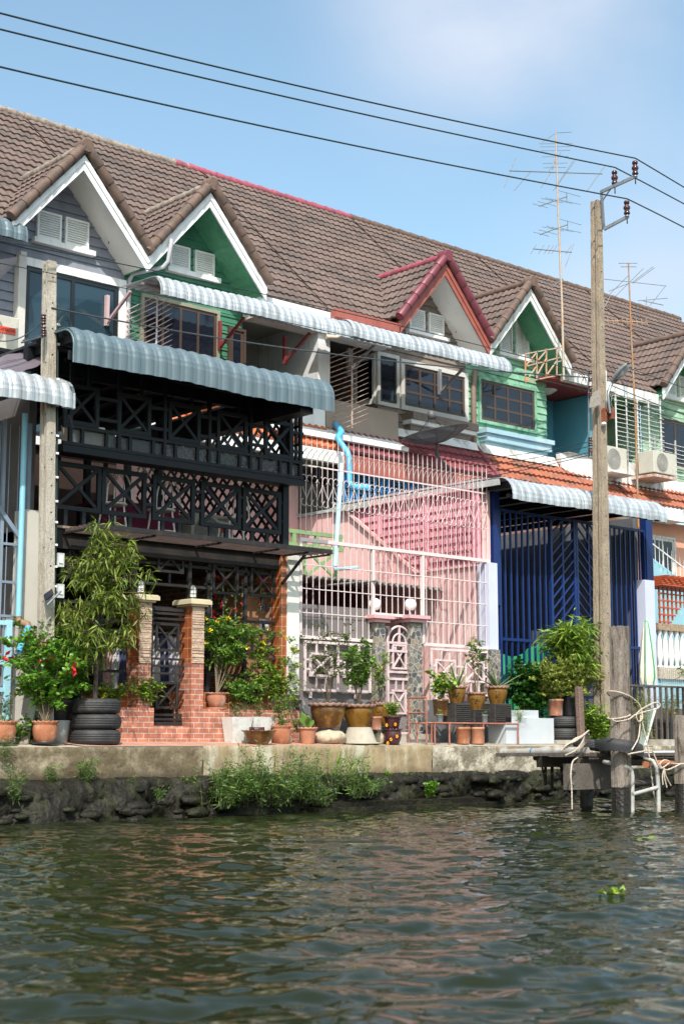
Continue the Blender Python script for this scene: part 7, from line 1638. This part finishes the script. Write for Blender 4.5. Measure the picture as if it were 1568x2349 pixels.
    p = gpt(1478, 14.9, .03); t = thing('grass_tuft', 'long thin grasses beside the leaning pane of glass', 'grass', p); growth(t, p, .95, .5, 26, 360, .12, .005, LEAF['herb'], STEMG, 105, .1, .4, .0025)
    p = gpt(1585, 14.8, 1.0); t = thing('plant', 'green palm frond tips entering from the right edge', 'plant', p); growth(t, p, .3, .5, 7, 160, .16, .014, LEAF['mid'], STEMG, 107, .3, .3, .004, 1, .5, (-.1, 0))
right_plants()
def hanging_flowers():
    fl = M('red_silk_flowers', (.62, .008, .02), .5, .15); g = random.Random(6)
    for i, (x, y0, y1, lb) in enumerate(((485, 1262, 1520, 'red silk flower garland hanging leftmost behind the lattice'), (512, 1264, 1450, 'short red and green garland second from the left behind the lattice'), (540, 1270, 1480, 'mostly green garland hanging in the middle behind the lattice'), (556, 1300, 1500, 'red garland right of the green one behind the lattice'), (598, 1285, 1400, 'red and green garland behind the right crossed square'))):
        a = pY(x, y0, 15.9); b = pY(x, y1, 15.9); t = thing('flower_garland', lb, 'garland', a, 'silk garlands hanging inside the black lattice')
        f = Fol(i); f2 = Fol(i+20); n = 150
        for k in range(n):
            u = g.random(); p = a+(b-a)*u+Vector((g.gauss(0, .035), g.gauss(0, .02), 0)); red = (g.random() < (.75 if i in (0, 3) else .35)); q = f if red else f2
            if red and int(u*9) % 2 == 0: continue
            q.put(p, (g.gauss(0, 1), g.gauss(0, 1)-.5, g.gauss(0, 1)), .07 if red else .05, .03)
        f.build('flowers', fl, t, .1); f2.build('leaves', LEAF['mid'], t, .1)
        s = MB(); s.tube([a+Vector((0, 0, .06)), b], .004, 4); s.build('string', WHT, t)
    # washing hanging behind the gate
    cols = [('white striped', (.55, .54, .56)), ('navy', (.03, .04, .09)), ('pale lilac', (.42, .40, .48)), ('white', (.6, .6, .6)), ('dusty pink', (.45, .28, .28))]
    for i, x in enumerate((352, 372, 392, 412, 250, 268, 285)):
        nm, c = cols[i % 5]; a = pY(x, 1458 if i < 4 else 1478, 16.3); t = thing('shirt', '%s shirt %s' % (nm, ('hanging behind the black gate, number %s from its hinge side' % ('one', 'two', 'three', 'four')[i] if i < 4 else 'on the rail %s the tree crown' % ('just behind', 'right of', 'farthest right of')[i-4])), 'clothing', a, 'washing hung on the rail behind the gate')
        s = MB(); P = [[(a.x-.09+.18*k/10*(1 if j else .75)+(0 if j else .022), 16.3+.02*math.sin(k*1.7+i)+.02*j*math.sin(k), a.z-.62*j/3-(.03*abs(k-5)/5 if j == 0 else 0)) for k in range(11)] for j in range(4)]; s.grid(P); s.build('cloth', M('cloth_%d' % (i % 5), c, .9, .08), t)
    s = MB(); s.tube([(9.7, 16.3, pY(380, 1452, 16.3).z), (12.4, 16.3, pY(380, 1452, 16.3).z)], .012, 6); tag(s.build('clothes_rail', ZNC), 'metal clothes rail behind the black gate', 'rail')
    p = pY(610, 1430, 16.1); t = thing('carton', 'brown cardboard carton with blue print behind the lattice, right side', 'box', (p.x, 16.2, .7)); xa, xb = pY(560, 1430, 16.05).x, pY(632, 1430, 16.05).x; z0, z1 = pY(600, 1580, 16.05).z, pY(600, 1365, 16.05).z
    s = MB(); s.box(xa, xb, 16.05, 16.5, z0, z1); s.build('cardboard', M('cardboard', (.30, .15, .08), .85, .1), t)
    l = pY(605, 1410, 16.0); 
    s = MB(); q = pY(608, 1400, 16.04); s.box(q.x-.09, q.x+.09, 16.04, 16.045, q.z-.28, q.z-.12); o = s.build('label', M('label_white', (.6, .6, .62), .6), t)
    text(o, 'New Edition', .035, (q.x, 16.037, q.z-.15), RX, M('label_blue', (.03, .05, .35), .6)); text(t, 'UU', .16, (q.x, 16.043, q.z+.04), RX, M('label_blue', (.03, .05, .35)), sx=.8)
hanging_flowers()
def weeds():
    # thicket on the ledge: uncountable
    g = random.Random(12); f = Fol(12); s = MB()
    hum = [(g.uniform(500, 838), g.uniform(.06, .22), g.uniform(.45, 1.0)) for _ in range(36)]
    for (hx, hr, hh) in hum:
        env = .55+.45*math.sin(math.pi*min(1, max(0, (hx-480)/370))); zc = g.uniform(-.72, -.52); yc = YQ-.12-g.random()*.5
        c0 = gpt(hx, yc, zc, 1800)
        for i in range(9):
            p = c0+Vector((g.gauss(0, hr*.5), g.gauss(0, .05), 0)); tp = p+Vector((g.gauss(0, hr*.9), g.gauss(-.08, .07), .80*hh*env*g.uniform(.3, 1))); m_ = (p+tp)/2+Vector((g.gauss(0, .04), 0, .05)); s.tube([p, m_, tp], [.004, .003, .0015], 4)
            for k in range(26):
                v = g.uniform(.05, 1.02); c = p*(1-v)**2+m_*2*v*(1-v)+tp*v*v+Vector((g.gauss(0, .015), g.gauss(0, .015), g.gauss(0, .015))); f.put(c, (g.gauss(0, 1), g.gauss(0, 1)-.2, g.uniform(-.4, .8)), g.uniform(.05, .11), g.uniform(.009, .017))
    t = thing('weeds', 'thicket of green and grey weeds sprouting from the quay ledge, centre', 'weeds', gpt(660, YQ-.3, -.7, 1800)); t['kind'] = 'stuff'
    s.build('stems', STEMG, t); f.build('foliage', LEAF['weed'], t, .15); 
    fl = Fol(3)
    for i in range(26): p = gpt(g.uniform(505, 830), YQ-.45, g.uniform(-.55, -.15), 1760); [fl.put(p, (math.cos(a), -.5, math.sin(a)), .018, .014) for a in (0, 1.3, 2.5, 3.8, 5.0)]
    fl.build('flowers', PUR, t, 0)
    for (x, z, h_, w_, n, lb, lf, sd) in ((120, -.42, .22, .22, 160, 'grey-green weed tuft low on the quay below the hibiscus', 'weed', 1), (195, -.40, .26, .32, 300, 'larger grey-green weed tuft below the tyre stack', 'weed', 2), (30, -.6, .42, .35, 260, 'straggling pink-flowered weed at the far left of the quay foot', 'weed', 3), (10, -.15, .28, .2, 90, 'thin weed sprouting by the quay edge at the far left', 'weed', 4), (300, -.46, .10, .14, 70, 'tiny weed tuft on the rubble right of the tyre stack', 'weed', 5), (430, -.5, .16, .16, 90, 'small weed tuft on the rubble before the central thicket', 'weed', 6), (888, -.42, .10, .12, 90, 'small grass tuft right of the central thicket', 'lime', 7), (935, -.44, .07, .08, 60, 'smallest grass tuft below the painted pot', 'lime', 8), (985, -.66, .20, .17, 220, 'bright green round-leaved weed on the rubble below the pot stand', 'hib', 9), (365, -.6, .14, .2, 80, 'dark weed on the wet rubble below the black gate', 'weed', 10)):
        Y = YQ-.08-(.25 if z < -.5 else 0); p = gpt(x, Y, z, 1780); t = thing('weed_tuft', lb, 'weed', p); growth(t, p, h_, w_, 9, n, .05 if sd != 9 else .045, .008 if sd != 9 else .035, LEAF[lf], STEMG, sd, .1, .2, .003, 1, .5, (0, -.15), (M('pink_petals', (.75, .3, .5), .5), 2, .02, .3) if sd == 3 else None, .6)
    # tall grass blades
    t = thing('grass_tuft', 'long bright grass blades leaning out above the central thicket', 'grass', gpt(790, YQ-.15, -.45, 1780)); f = Fol(8)
    for i in range(46): p = gpt(g.uniform(745, 830), YQ-.12, -.42, 1780); f.put(p, (g.gauss(.15, .28), g.uniform(-.5, 0), 1), g.uniform(.35, .62), .010)
    f.build('blades', LEAF['lime'], t, .12)
weeds()
# ================================================================== jetty of old timber, ropes, right-hand yard
OLDW = M('weathered_grey_timber', (.20, .165, .14), .9, .3, 5, bump=1.0, bscale=26, stain=(.06, .045, .032), samt=.85, sscale=14, drip=1, spot=.56, fine=.3)
DRKW = M('dark_wet_timber', (.085, .07, .06), .8, .3, 6, bump=.8, bscale=26, drip=1, fine=.3)
ROPE = M('cream_rope', (.55, .46, .37), .9, .15, 20, bump=.8, bscale=120)
PIPE = M('scuffed_zinc_pipe', (.42, .42, .40), .55, .2, 6, stain=(.30, .19, .11), samt=.6, sscale=7, metal=.2)
def post(label, xc, ytop, wD, Y, zbot=-1.6, lean=0, dark_h=.25, mat=OLDW, ragged=True, seed=1, ywl=1865):
    b = pZ(xc, ywl, WZ); Y = b.y; X = b.x; k = k_at(b); r = wD*k; top = pY(xc+lean, ytop, Y); g = random.Random(seed)
    t = thing('timber_post', label, 'post', (X, Y, WZ)); hx = r*.40; hy = r*.34
    def shaft(z0, z1, nm, m, sc=1.0, cap=True):
        s = MB(); n = 10; R = []
        for i in range(n+1):
            z = z0+(z1-z0)*i/n; f = (z-WZ)/(top.z-WZ); cx = X+(top.x-X)*f
            ring = []
            for q in range(20):
                a = 2*math.pi*q/20; e = 4.5; c_, s_ = math.cos(a), math.sin(a); rr = (abs(c_)**e+abs(s_)**e)**(-1/e)*sc
                rr *= 1+.035*math.sin(q*2.3+seed)+.02*math.sin(q*5.1+seed*2)
                zz = z+(g.uniform(-.012, .012) if (i == n and ragged and cap) else 0); ring.append((cx+hx*rr*c_, Y+hy*rr*s_, zz))
            R.append(ring)
        V = [p for r_ in R for p in r_]; F = [(i*20+q, i*20+(q+1) % 20, (i+1)*20+(q+1) % 20, (i+1)*20+q) for i in range(n) for q in range(20)]+[tuple(range(n*20, n*20+20))]
        s.add(V, F); s.build(nm, m, t)
    shaft(WZ+dark_h, top.z, 'shaft', mat); shaft(zbot, WZ+dark_h, 'wet_foot', M('black_wet_wood', (.018, .015, .012), .45, .3, 8, bump=.8, bscale=30), .97)
    return t, X, Y, top.z, r
def rope(label, pts, r=.0105, name='rope'):
    P = []
    for i in range(len(pts)-1):
        p0 = pts[max(i-1, 0)]; p1, p2 = pts[i], pts[i+1]; p3 = pts[min(i+2, len(pts)-1)]
        for k in range(6):
            u = k/6; P.append(.5*((2*p1)+(p2-p0)*u+(2*p0-5*p1+4*p2-p3)*u*u+(3*p1-p0-3*p2+p3)*u**3))
    P.append(pts[-1]); s = MB(); 
    # three laid strands
    for st in range(3):
        Q = []; u = None; acc = 0
        for i, p in enumerate(P):
            d = (P[min(i+1, len(P)-1)]-P[max(i-1, 0)]).normalized(); a = Vector((0, 0, 1)) if abs(d.z) < .9 else Vector((1, 0, 0))
            if u is None: u = d.cross(a).normalized()
            else: u = (u-d*u.dot(d)).normalized()
            w_ = d.cross(u); 
            if i: acc += (P[i]-P[i-1]).length
            ph = acc/.05*math.pi*2/1.5+st*2.094; Q.append(p+(u*math.cos(ph)+w_*math.sin(ph))*r*.45)
        s.tube(Q, r*.62, 5)
    tag(s.build(name, ROPE), label, 'rope')
def jetty():
    t1, X1, Y1, z1, r1 = post('thick grey square timber post with ropes knotted round it, in the canal', 1425, 1438, 54, 0, lean=-6, dark_h=.32, seed=3, ywl=1868)
    t2, X2, Y2, z2, r2 = post('rough split timber post standing up behind the jetty tyre', 1338, 1576, 22, 0, lean=-12, seed=5, ywl=1835, mat=M('red_brown_split_wood', (.17, .11, .09), .9, .3, 8, bump=1, bscale=40), dark_h=.3)
    t3, X3, Y3, z3, r3 = post('short dark timber post under the left end of the jetty beam', 1344, 1770, 36, 0, seed=7, ywl=1853, mat=DRKW, dark_h=.2)
    t4, X4, Y4, z4, r4 = post('grey timber post at the right edge with a knotted rope', 1566, 1642, 46, 0, seed=9, ywl=1864, dark_h=.35)
    print('posts', (X1, Y1, z1), (X2, Y2, z2), (X3, Y3, z3), (X4, Y4, z4))
    Yj = Y1-.0
    def P(x, y, dy=0): return pY(x, y, Yj+dy)
    # platform behind the thick post, reaching toward the quay
    t = thing('jetty', 'small jetty platform of dark planks and a thick grey cross beam', 'jetty', P(1400, 1760, .6))
    a, b = P(1298, 1752, -.12+.5), P(1490, 1770, .5)
    zt = P(1300, 1752, .45).z; zb = P(1300, 1812, .45).z
    s = MB(); s.box(P(1298, 1780, .45).x, P(1412, 1780, .45).x, Yj+.42, Yj+.50, zb, zt); s.build('cross_beam', M('grey_beam_timber', (.10, .085, .073), .9, .25, 6, bump=.6, bscale=30, fine=.2), t)
    s = MB()
    for x in (1312, 1312): 
        for y in (1766, 1798): q = P(x, y, .41); s.lathe((0, 0, 0), [(0, 0), (.014, 0), (.014, .01)], 10); 
    s.v = []; s.f = []; s.sm = []
    for y in (1766, 1798): q = P(1313, y, .41); s.tube([(q.x, q.y-.01, q.z), (q.x, q.y+.01, q.z)], .016, 8)
    s.build('bolt_heads', ZNC, t)
    xl, xr = P(1318, 1735, .6).x, P(1640, 1735, .6).x; zp = P(1330, 1728, .5).z
    for i in range(6):
        y0 = Yj+.28+i*.26; s = MB(); s.box(xl-.12*(i % 2), xr, y0, y0+.22, zp-.035-.006*(i % 3), zp-.003*(i % 2)); s.build('plank', DRKW, t)
    s = MB(); s.box(xl, xr, Yj+.55, Yj+.63, zp-.16, zp-.042); s.box(xl+.2, xr, Yj+1.3, Yj+1.4, zp-.18, zp-.042); s.build('joist', DRKW, t)
    s = MB(); q = P(1405, 1800, .4); s.tube([(q.x-.02, Yj+.35, q.z), (q.x+1.6, Yj+.75, q.z+.02)], .045, 10); s.build('log', DRKW, t)
    s = MB(); s.tube([P(1480, 1752, .2), P(1640, 1752, .7)], .05, 10); tag(s.build('rusty_pipe', M('bright_rust', (.40, .13, .05), .85, .3, 7, stain=(.2, .1, .07), samt=.6, sscale=9)), 'bright rusty pipe lying along the jetty at the right edge', 'pipe')
    s = MB(); s.tube([P(1470, 1727, .5), P(1640, 1725, .9)], .025, 10); tag(s.build('pale_pipe', M('pale_grey_pipe', (.55, .56, .56), .5)), 'thin pale pipe along the jetty top at the right edge', 'pipe')
    # long pipes from the quay
    a = pY(1152, 1727, 13.6); b = pY(1345, 1722, 12.0); s = MB(); s.tube([a, b], .05, 14); s.tube([a, a+(b-a)*.02], .062, 14); o = s.build('zinc_pipe', PIPE); tag(o, 'long scuffed white-grey pipe running from the quay to the jetty', 'pipe')
    s = MB(); s.tube([a+(b-a)*.37, a+(b-a)*.385], .052, 14); s.build('blue_band', M('blue_band', (.03, .15, .30), .6), o)
    t = thing('mooring_frame', 'dark rusted frame hanging under the long pipe at the quay', 'frame', pY(1250, 1740, 13.4))
    for (p_, q_, r) in (((1236, 1735), (1300, 1742), .03), ((1250, 1735), (1250, 1800), .02), ((1265, 1740), (1265, 1808), .022), ((1240, 1745), (1250, 1800), .014), ((1285, 1740), (1290, 1800), .022), ((1265, 1790), (1290, 1786), .012), ((1232, 1748), (1300, 1760), .02), ((1225, 1738), (1345, 1738), .035)): s = MB(); s.tube([pY(*p_, 13.3), pY(*q_, 13.2)], r, 8); s.build('rod', M('black_rusted_iron', (.03, .022, .018), .8, .3, 9), t)
    # bent ladder rails
    t = thing('boarding_ladder', 'bent zinc pipe boarding rails dipping into the water in front of the thick post', 'ladder', pZ(1445, 1870, WZ))
    for (pp) in (((1385, 1748), (1400, 1751), (1432, 1757), (1446, 1764), (1449, 1780), (1449, 1830), (1449, 1905)), ((1468, 1740), (1480, 1741), (1496, 1746), (1505, 1762), (1508, 1800), (1509, 1830), (1509, 1885))):
        Yr = pZ(pp[-1][0], 1868, WZ).y; Q = [pY(x, y, Yr+(.35*(1-i/2) if i < 2 else 0)) for i, (x, y) in enumerate(pp)]; s = MB(); s.tube(Q, .027, 12); s.build('rail', PIPE, t); last = Yr
    s = MB(); s.tube([pY(1450, 1822, last), pY(1508, 1806, last)], .024, 12); s.build('rung', PIPE, t)
    # tyres on the jetty
    proto = [o for o in SC.objects if o.name.startswith('tyre') and o.type == 'EMPTY'][0]
    q = copy_tree(proto, loc=P(1362, 1722, .95), label='black tyre lying flat on the jetty behind the coiled rope'); q.scale = (1.0, 1.0, .8); q.rotation_euler = (.12, .12, 0)
    c = P(1424, 1718, .0); t = thing('tyre_band', 'cut black tyre band slung round the thick grey post', 'tyre', c); s = MB(); R = []
    for i in range(41):
        a = 2*math.pi*i/40; x = c.x+.285*math.cos(a); y = Y1+.24*math.sin(a); z = c.z-.035*math.cos(a)*1.6; R.append([(x, y, z-.075), (x*1+.012*math.cos(a), y+.012*math.sin(a), z), (x, y, z+.075), (x-.02*math.cos(a), y-.02*math.sin(a), z+.07), (x-.02*math.cos(a), y-.02*math.sin(a), z-.07), (x, y, z-.075)])
    s.grid(R); s.build('band', MATS['tyre_rubber'], t)
    # ropes
    W = r1*.47
    def ring(z, tilt, lab, k0=0):
        rope(lab, [Vector((X1+(W+.012)*math.cos(a)*1.0, Y1+(W*.86+.012)*math.sin(a), z+tilt*math.cos(a))) for a in [k*math.pi/8 for k in range(17)]])
    za = P(1424, 1592, 0).z; zb_ = P(1424, 1640, 0).z
    ring(za-.02, -.05, 'upper turn of cream rope round the thick grey post'); ring(zb_-.02, .03, 'lower turn of cream rope round the thick grey post')
    F = -.20
    rope('cream rope knotted with a long loop sticking out right of the thick post', [P(1440, 1595, F), P(1462, 1612, F), P(1470, 1630, F), P(1472, 1648, F-.02), P(1463, 1655, F), P(1458, 1640, F), P(1472, 1626, F), P(1500, 1612, F), P(1512, 1616, F), P(1505, 1626, F), P(1480, 1632, F), P(1455, 1640, F), P(1440, 1650, F), P(1412, 1655, F-.02), P(1400, 1648, F)])
    rope('cream rope hanging from the knot to the tyre band, frayed at its end', [P(1468, 1640, F), P(1466, 1670, F), P(1462, 1695, F-.05), P(1448, 1720, F-.12)])
    rope('long rope hanging from the knot down into the water', [P(1468, 1640, F), P(1474, 1668, F), P(1484, 1710, F-.02), P(1492, 1770, F), P(1500, 1830, F), P(1512, 1876, F)], .011)
    rope('frayed rope dangling from the left end of the jetty into the water', [P(1324, 1738, .3), P(1312, 1748, .25), P(1308, 1775, .22), P(1310, 1810, .22), P(1311, 1856, .22)], .011)
    g = random.Random(4)
    for k in range(5):
        rope(('outermost', 'second', 'third', 'fourth', 'innermost')[k]+' turn of the rope coil draped over the jetty tyre', [P(1286+k*6, 1722-k*3, .35), P(1300+k*4, 1708-k*3, .3), P(1322+k*3, 1698-k*2.5, .28), P(1343+k*1.5, 1682-k*1.5, .3), P(1350-k*2, 1690-k*1, .45), P(1340-k*2, 1706, .5), P(1322, 1722-k, .5), P(1296+k*5, 1732-k*2, .45)], .012)
    W4 = r4*.5
    rope('rope tied round the right-edge post', [Vector((X4+(W4+.01)*math.cos(a), Y4+(W4*.9+.01)*math.sin(a), pY(1566, 1752, Y4).z)) for a in [k*math.pi/6 for k in range(13)]])
    q4 = lambda x, y: pY(x, y, Y4-.15)
    rope('rope from the jetty pipe to the frayed knot at the right edge', [q4(1420+20, 1730), q4(1490, 1722), q4(1500, 1735), q4(1506, 1750), q4(1514, 1762), q4(1526, 1756), q4(1534, 1748), q4(1522, 1744), q4(1512, 1754), q4(1528, 1766), q4(1560, 1752)])
    for k, (x, y) in enumerate(((1519, 1800), (1528, 1806), (1537, 1802))): rope('frayed rope end hanging from the right-edge knot, %s strand' % ('left', 'middle', 'right')[k], [q4(1522, 1762), q4(1518+k*4, 1780), q4(x, y)], .009)
jetty()
def right_yard():
    # stair wall, balustrade, trellis, parasol, fence, glass pane
    lb = M('sky_blue_render', (.24, .45, .53), .85, .1, 2, stain=(.62, .62, .58), samt=.7, sscale=6, spot=.66)
    X = 0
    s = MB(); Y = 17.2; a = pY(1489, 1275, Y); b = pY(1575, 1340, Y); c = pY(1600, 1470, Y); s.prism([(a.x, Y, .05), (c.x+1.2, Y, .05), (c.x+1.2, Y, b.z-.35), (b.x, Y, b.z), (a.x, Y, a.z)], (0, .15, 0)); tag(s.build('stair_wall', lb), 'sky-blue stair wall with a sloping top right of the blue gate', 'wall')
    t = thing('stair_railing', 'white spiked railing sloping down along the sky-blue stair wall', 'railing', a); d = (b-a)
    for i in range(12): p = a+d*(i/9); s = MB(); s.tube([p+Vector((0, -.03, -.05)), p+Vector((0, -.03, .40))], [.008, .002], 5); s.build('spike', WHT, t)
    s = MB(); s.bar(a+Vector((0, -.03, .25)), a+d*1.3+Vector((0, -.03, .25)), .02, .02); s.build('rail', WHT, t)
    # red trellis
    rt = M('red_trellis_paint', (.40, .075, .025), .75, .25, 8, stain=(.25, .1, .06), samt=.5, sscale=9)
    Y = 16.1; t = thing('trellis', 'flaking red timber pergola corner with a stepped trellis at the right', 'trellis', pY(1530, 1400, Y))
    xa = pY(1504, 1350, Y).x; z0 = pY(1504, 1345, Y).z
    for i in range(8):
        x = xa+.06+i*.125; ln = (.95, .82, .70, .58, .46, .34, .34, .8)[i]; s = MB(); s.box(x-.018, x+.018, Y-.02, Y, z0-ln, z0+.0); s.build('upright', rt, t)
    for j in range(6): z = z0-.12-j*.125; s = MB(); s.box(xa, xa+.9-.13*j, Y-.035, Y-.021, z-.014, z+.014); s.build('lath', rt, t)
    for j in range(4): s = MB(); s.box(xa-.03+.02*j, xa+1.5, Y-.16+j*.02, Y+.4, z0+.01+j*.035, z0+.035+j*.035); s.build('beam', rt, t)
    for i in range(8): x = xa+.03+i*.16; s = MB(); s.box(x, x+.05, Y-.24, Y+.3, z0+.152, z0+.19); s.build('rafter', rt, t)
    # balustrade
    Y = 15.95; t = thing('balustrade', 'white bottle balustrade with a speckled brown handrail, right edge', 'balustrade', pY(1540, 1500, Y)); xa = pY(1503, 1450, Y).x; zt = pY(1505, 1432, Y).z; zb = pY(1505, 1530, Y).z
    s = MB(); s.box(xa, xa+2.2, Y-.06, Y+.08, zt-.10, zt+.02); s.build('handrail', M('pebbledash', (.30, .22, .15), .95, .3, 20, fine=.5), t)
    s = MB(); s.box(xa, xa+2.2, Y-.05, Y+.08, zb-.20, zb); s.build('plinth', M('pebbledash_pale', (.42, .36, .28), .95, .3, 20, fine=.4), t)
    h = zt-.10-zb; proto = None
    for i in range(12):
        c = Vector((xa+.10+.165*i, Y+.01, zb)); s = MB(); s.lathe(c, [(.05, 0), (.05, .03*h), (.03, .08*h), (.045, .15*h), (.058, .30*h), (.05, .5*h), (.045, .72*h), (.028, .86*h), (.045, .92*h), (.05, .97*h), (.05, h)], 12)
        if i == 0: proto = s.build('baluster', WHT, t)
        else: o = proto.copy(); COL.objects.link(o); o.parent = t; o.location = proto.location+Vector((.165*i, 0, 0))
    s = MB(); s.box(xa, xa+2.2, Y, Y+.1, .05, zb-.20); s.build('dwarf_wall', M('sky_blue_render', (.24, .45, .53)), t)
    s = MB()
    for i in range(40): s.tube([(xa+.055*i, Y-.08, .62), (xa+.055*i, Y-.08, zb-.0)], .003, 3)
    for i in range(9): s.tube([(xa, Y-.08, .64+.055*i), (xa+2.2, Y-.08, .64+.055*i)], .003, 3)
    tag(s.build('wire_mesh', WHT), 'white square wire mesh hung below the white balustrade', 'mesh')
    # closed parasol
    p = gpt(1487, 15.3, .05); z1, z0 = pY(1491, 1425, 15.3).z, pY(1488, 1572, 15.3).z; t = thing('parasol', 'closed cream and green parasol beside the blue gate', 'parasol', (p.x, 15.3, .05)); s = MB(); s.tube([(p.x, 15.3, .05), (p.x+.03, 15.3, z1+.04)], .014, 8); s.build('pole', WHT, t)
    x = p.x+.01; s = MB(); pr = [(.01, 1), (.03, .97), (.05, .85), (.088, .55), (.115, .28), (.12, .12), (.09, .0)]; s.lathe((x, 15.3, z0), [(r, f*(z1-z0)) for r, f in pr], 48, lambda j, a, r, z: (r*(1+.22*math.sin(7*a+j*.25)+.08*math.sin(13*a)), z)); s.build('canopy', M('cream_canvas', (.66, .63, .52), .85, .06), t)
    s = MB(); 
    for a0 in (3.6, 4.9): P_ = [(x+(r*1.10+.004)*math.cos(a0+.0*f), 15.3+(r*1.10+.004)*math.sin(a0), z0+f*(z1-z0)) for r, f in pr]; s.tube(P_, .012, 5)
    s.build('green_stripe', M('green_canvas', (.02, .30, .14), .8), t)
    s = MB(); s.lathe((x, 15.3, z0-.045), [(.10, 0), (.11, .03), (.09, .06)], 32, lambda j, a, r, z: (r*(1+.15*math.sin(7*a)), z)); s.build('blue_hem', M('blue_print_canvas', (.06, .14, .5), .8, .5, 30, stain=(.7, .7, .7), samt=1, sscale=25), t)
    # dark railing and clutter, glass pane, plinth wall
    t = thing('railing', 'dark timber railing along the yard at the right edge', 'railing', gpt(1500, 15.1, .05)); xa = pY(1440, 1580, 15.1).x; zt = pY(1500, 1572, 15.1).z
    s = MB(); s.box(xa, xa+2.6, 15.08, 15.13, zt-.03, zt); s.build('top_rail', DRKW, t)
    for i in range(12): x = xa+.08+.155*i; s = MB(); s.box(x-.018, x+.018, 15.09, 15.12, .1, zt-.03); s.build('baluster', DRKW, t)
    a = gpt(1466, 14.85, .0); b = pY(1504, 1625, 14.95); t = thing('glass_pane', 'dusty glass pane in a white frame leaning by the jetty', 'glass', a); w_ = .30
    s = MB(); s.prism([(a.x-.02, 14.85, .0), (a.x+.12, 14.85, .0), (b.x, 14.98, b.z), (b.x-.24, 14.98, b.z)], (0, .008, 0)); gm = glassm('dusty_glass', (.30, .36, .32), .15, .55); s.build('pane', gm, t)
    s = MB(); s.bar((a.x+.13, 14.845, 0), (b.x+.01, 14.975, b.z), .035, .02); s.build('frame', WHT, t)
    s = MB(); s.box(gpt(1495, 14.9, 0).x, 24, 14.72, 15.0, -.01, .10); struct(s.build('kerb', M('worn_cement', (.4, .37, .33))))
    s = MB(); s.box(xa+.1, 24, 15.5, 15.6, .05, .62); tag(s.build('yard_wall', M('dim_yard_wall', (.10, .09, .08), .9)), 'dark low wall behind the timber railing at the right edge', 'wall')
    t = thing('air_conditioner', 'white round-fan air conditioner on the peeling parapet, right of the brown pole', 'air conditioner', pY(1415, 1090, 19.2)); xa, xb = pY(1388, 1060, 19.15).x, pY(1437, 1060, 19.15).x; z1, z0 = pY(1437, 1036, 19.15).z, pY(1437, 1088, 19.15).z; aircon(t, xa, xb, z0, z1+.05, 19.45, .3); s = MB(); s.box(xa, xb+.1, 19.0, 19.5, z0-.04, z0); s.build('bracket', WHTD, t)
    t = thing('air_conditioner', 'cream side-on air conditioner on a steel bracket near the right edge', 'air conditioner', pY(1520, 1090, 18.9)); xa, xb = pY(1498, 1060, 18.9).x, pY(1549, 1060, 18.9).x; z1, z0 = pY(1549, 1045, 18.9).z, pY(1549, 1092, 18.9).z; aircon(t, xa, xb, z0, z1+.02, 19.3, .4); s = MB(); s.box(xa, xb, 18.9, 19.6, z0-.09, z0-.03); s.build('bracket', M('rusting_white_steel', (.55, .44, .40)), t)
    # floating water weed
    for (x, y, lb) in ((1402, 2052, 'floating tuft of bright green water plant, nearest the camera'), (1470, 1925, 'pale green streak of leaf floating below the jetty')):
        p = pZ(x, y, WZ); t = thing('water_plant', lb, 'water plant', p); f = Fol(5); g = random.Random(2)
        for i in range(16 if x < 1450 else 5): f.put(p+Vector((g.gauss(0, .03), g.gauss(0, .03), .01)), (g.gauss(0, 1), g.gauss(0, 1), .9 if x < 1450 else .05), .05 if x < 1450 else .25, .035)
        f.build('leaves', LEAF['lime'], t, .1)
right_yard()
print('objects', len(SC.objects))
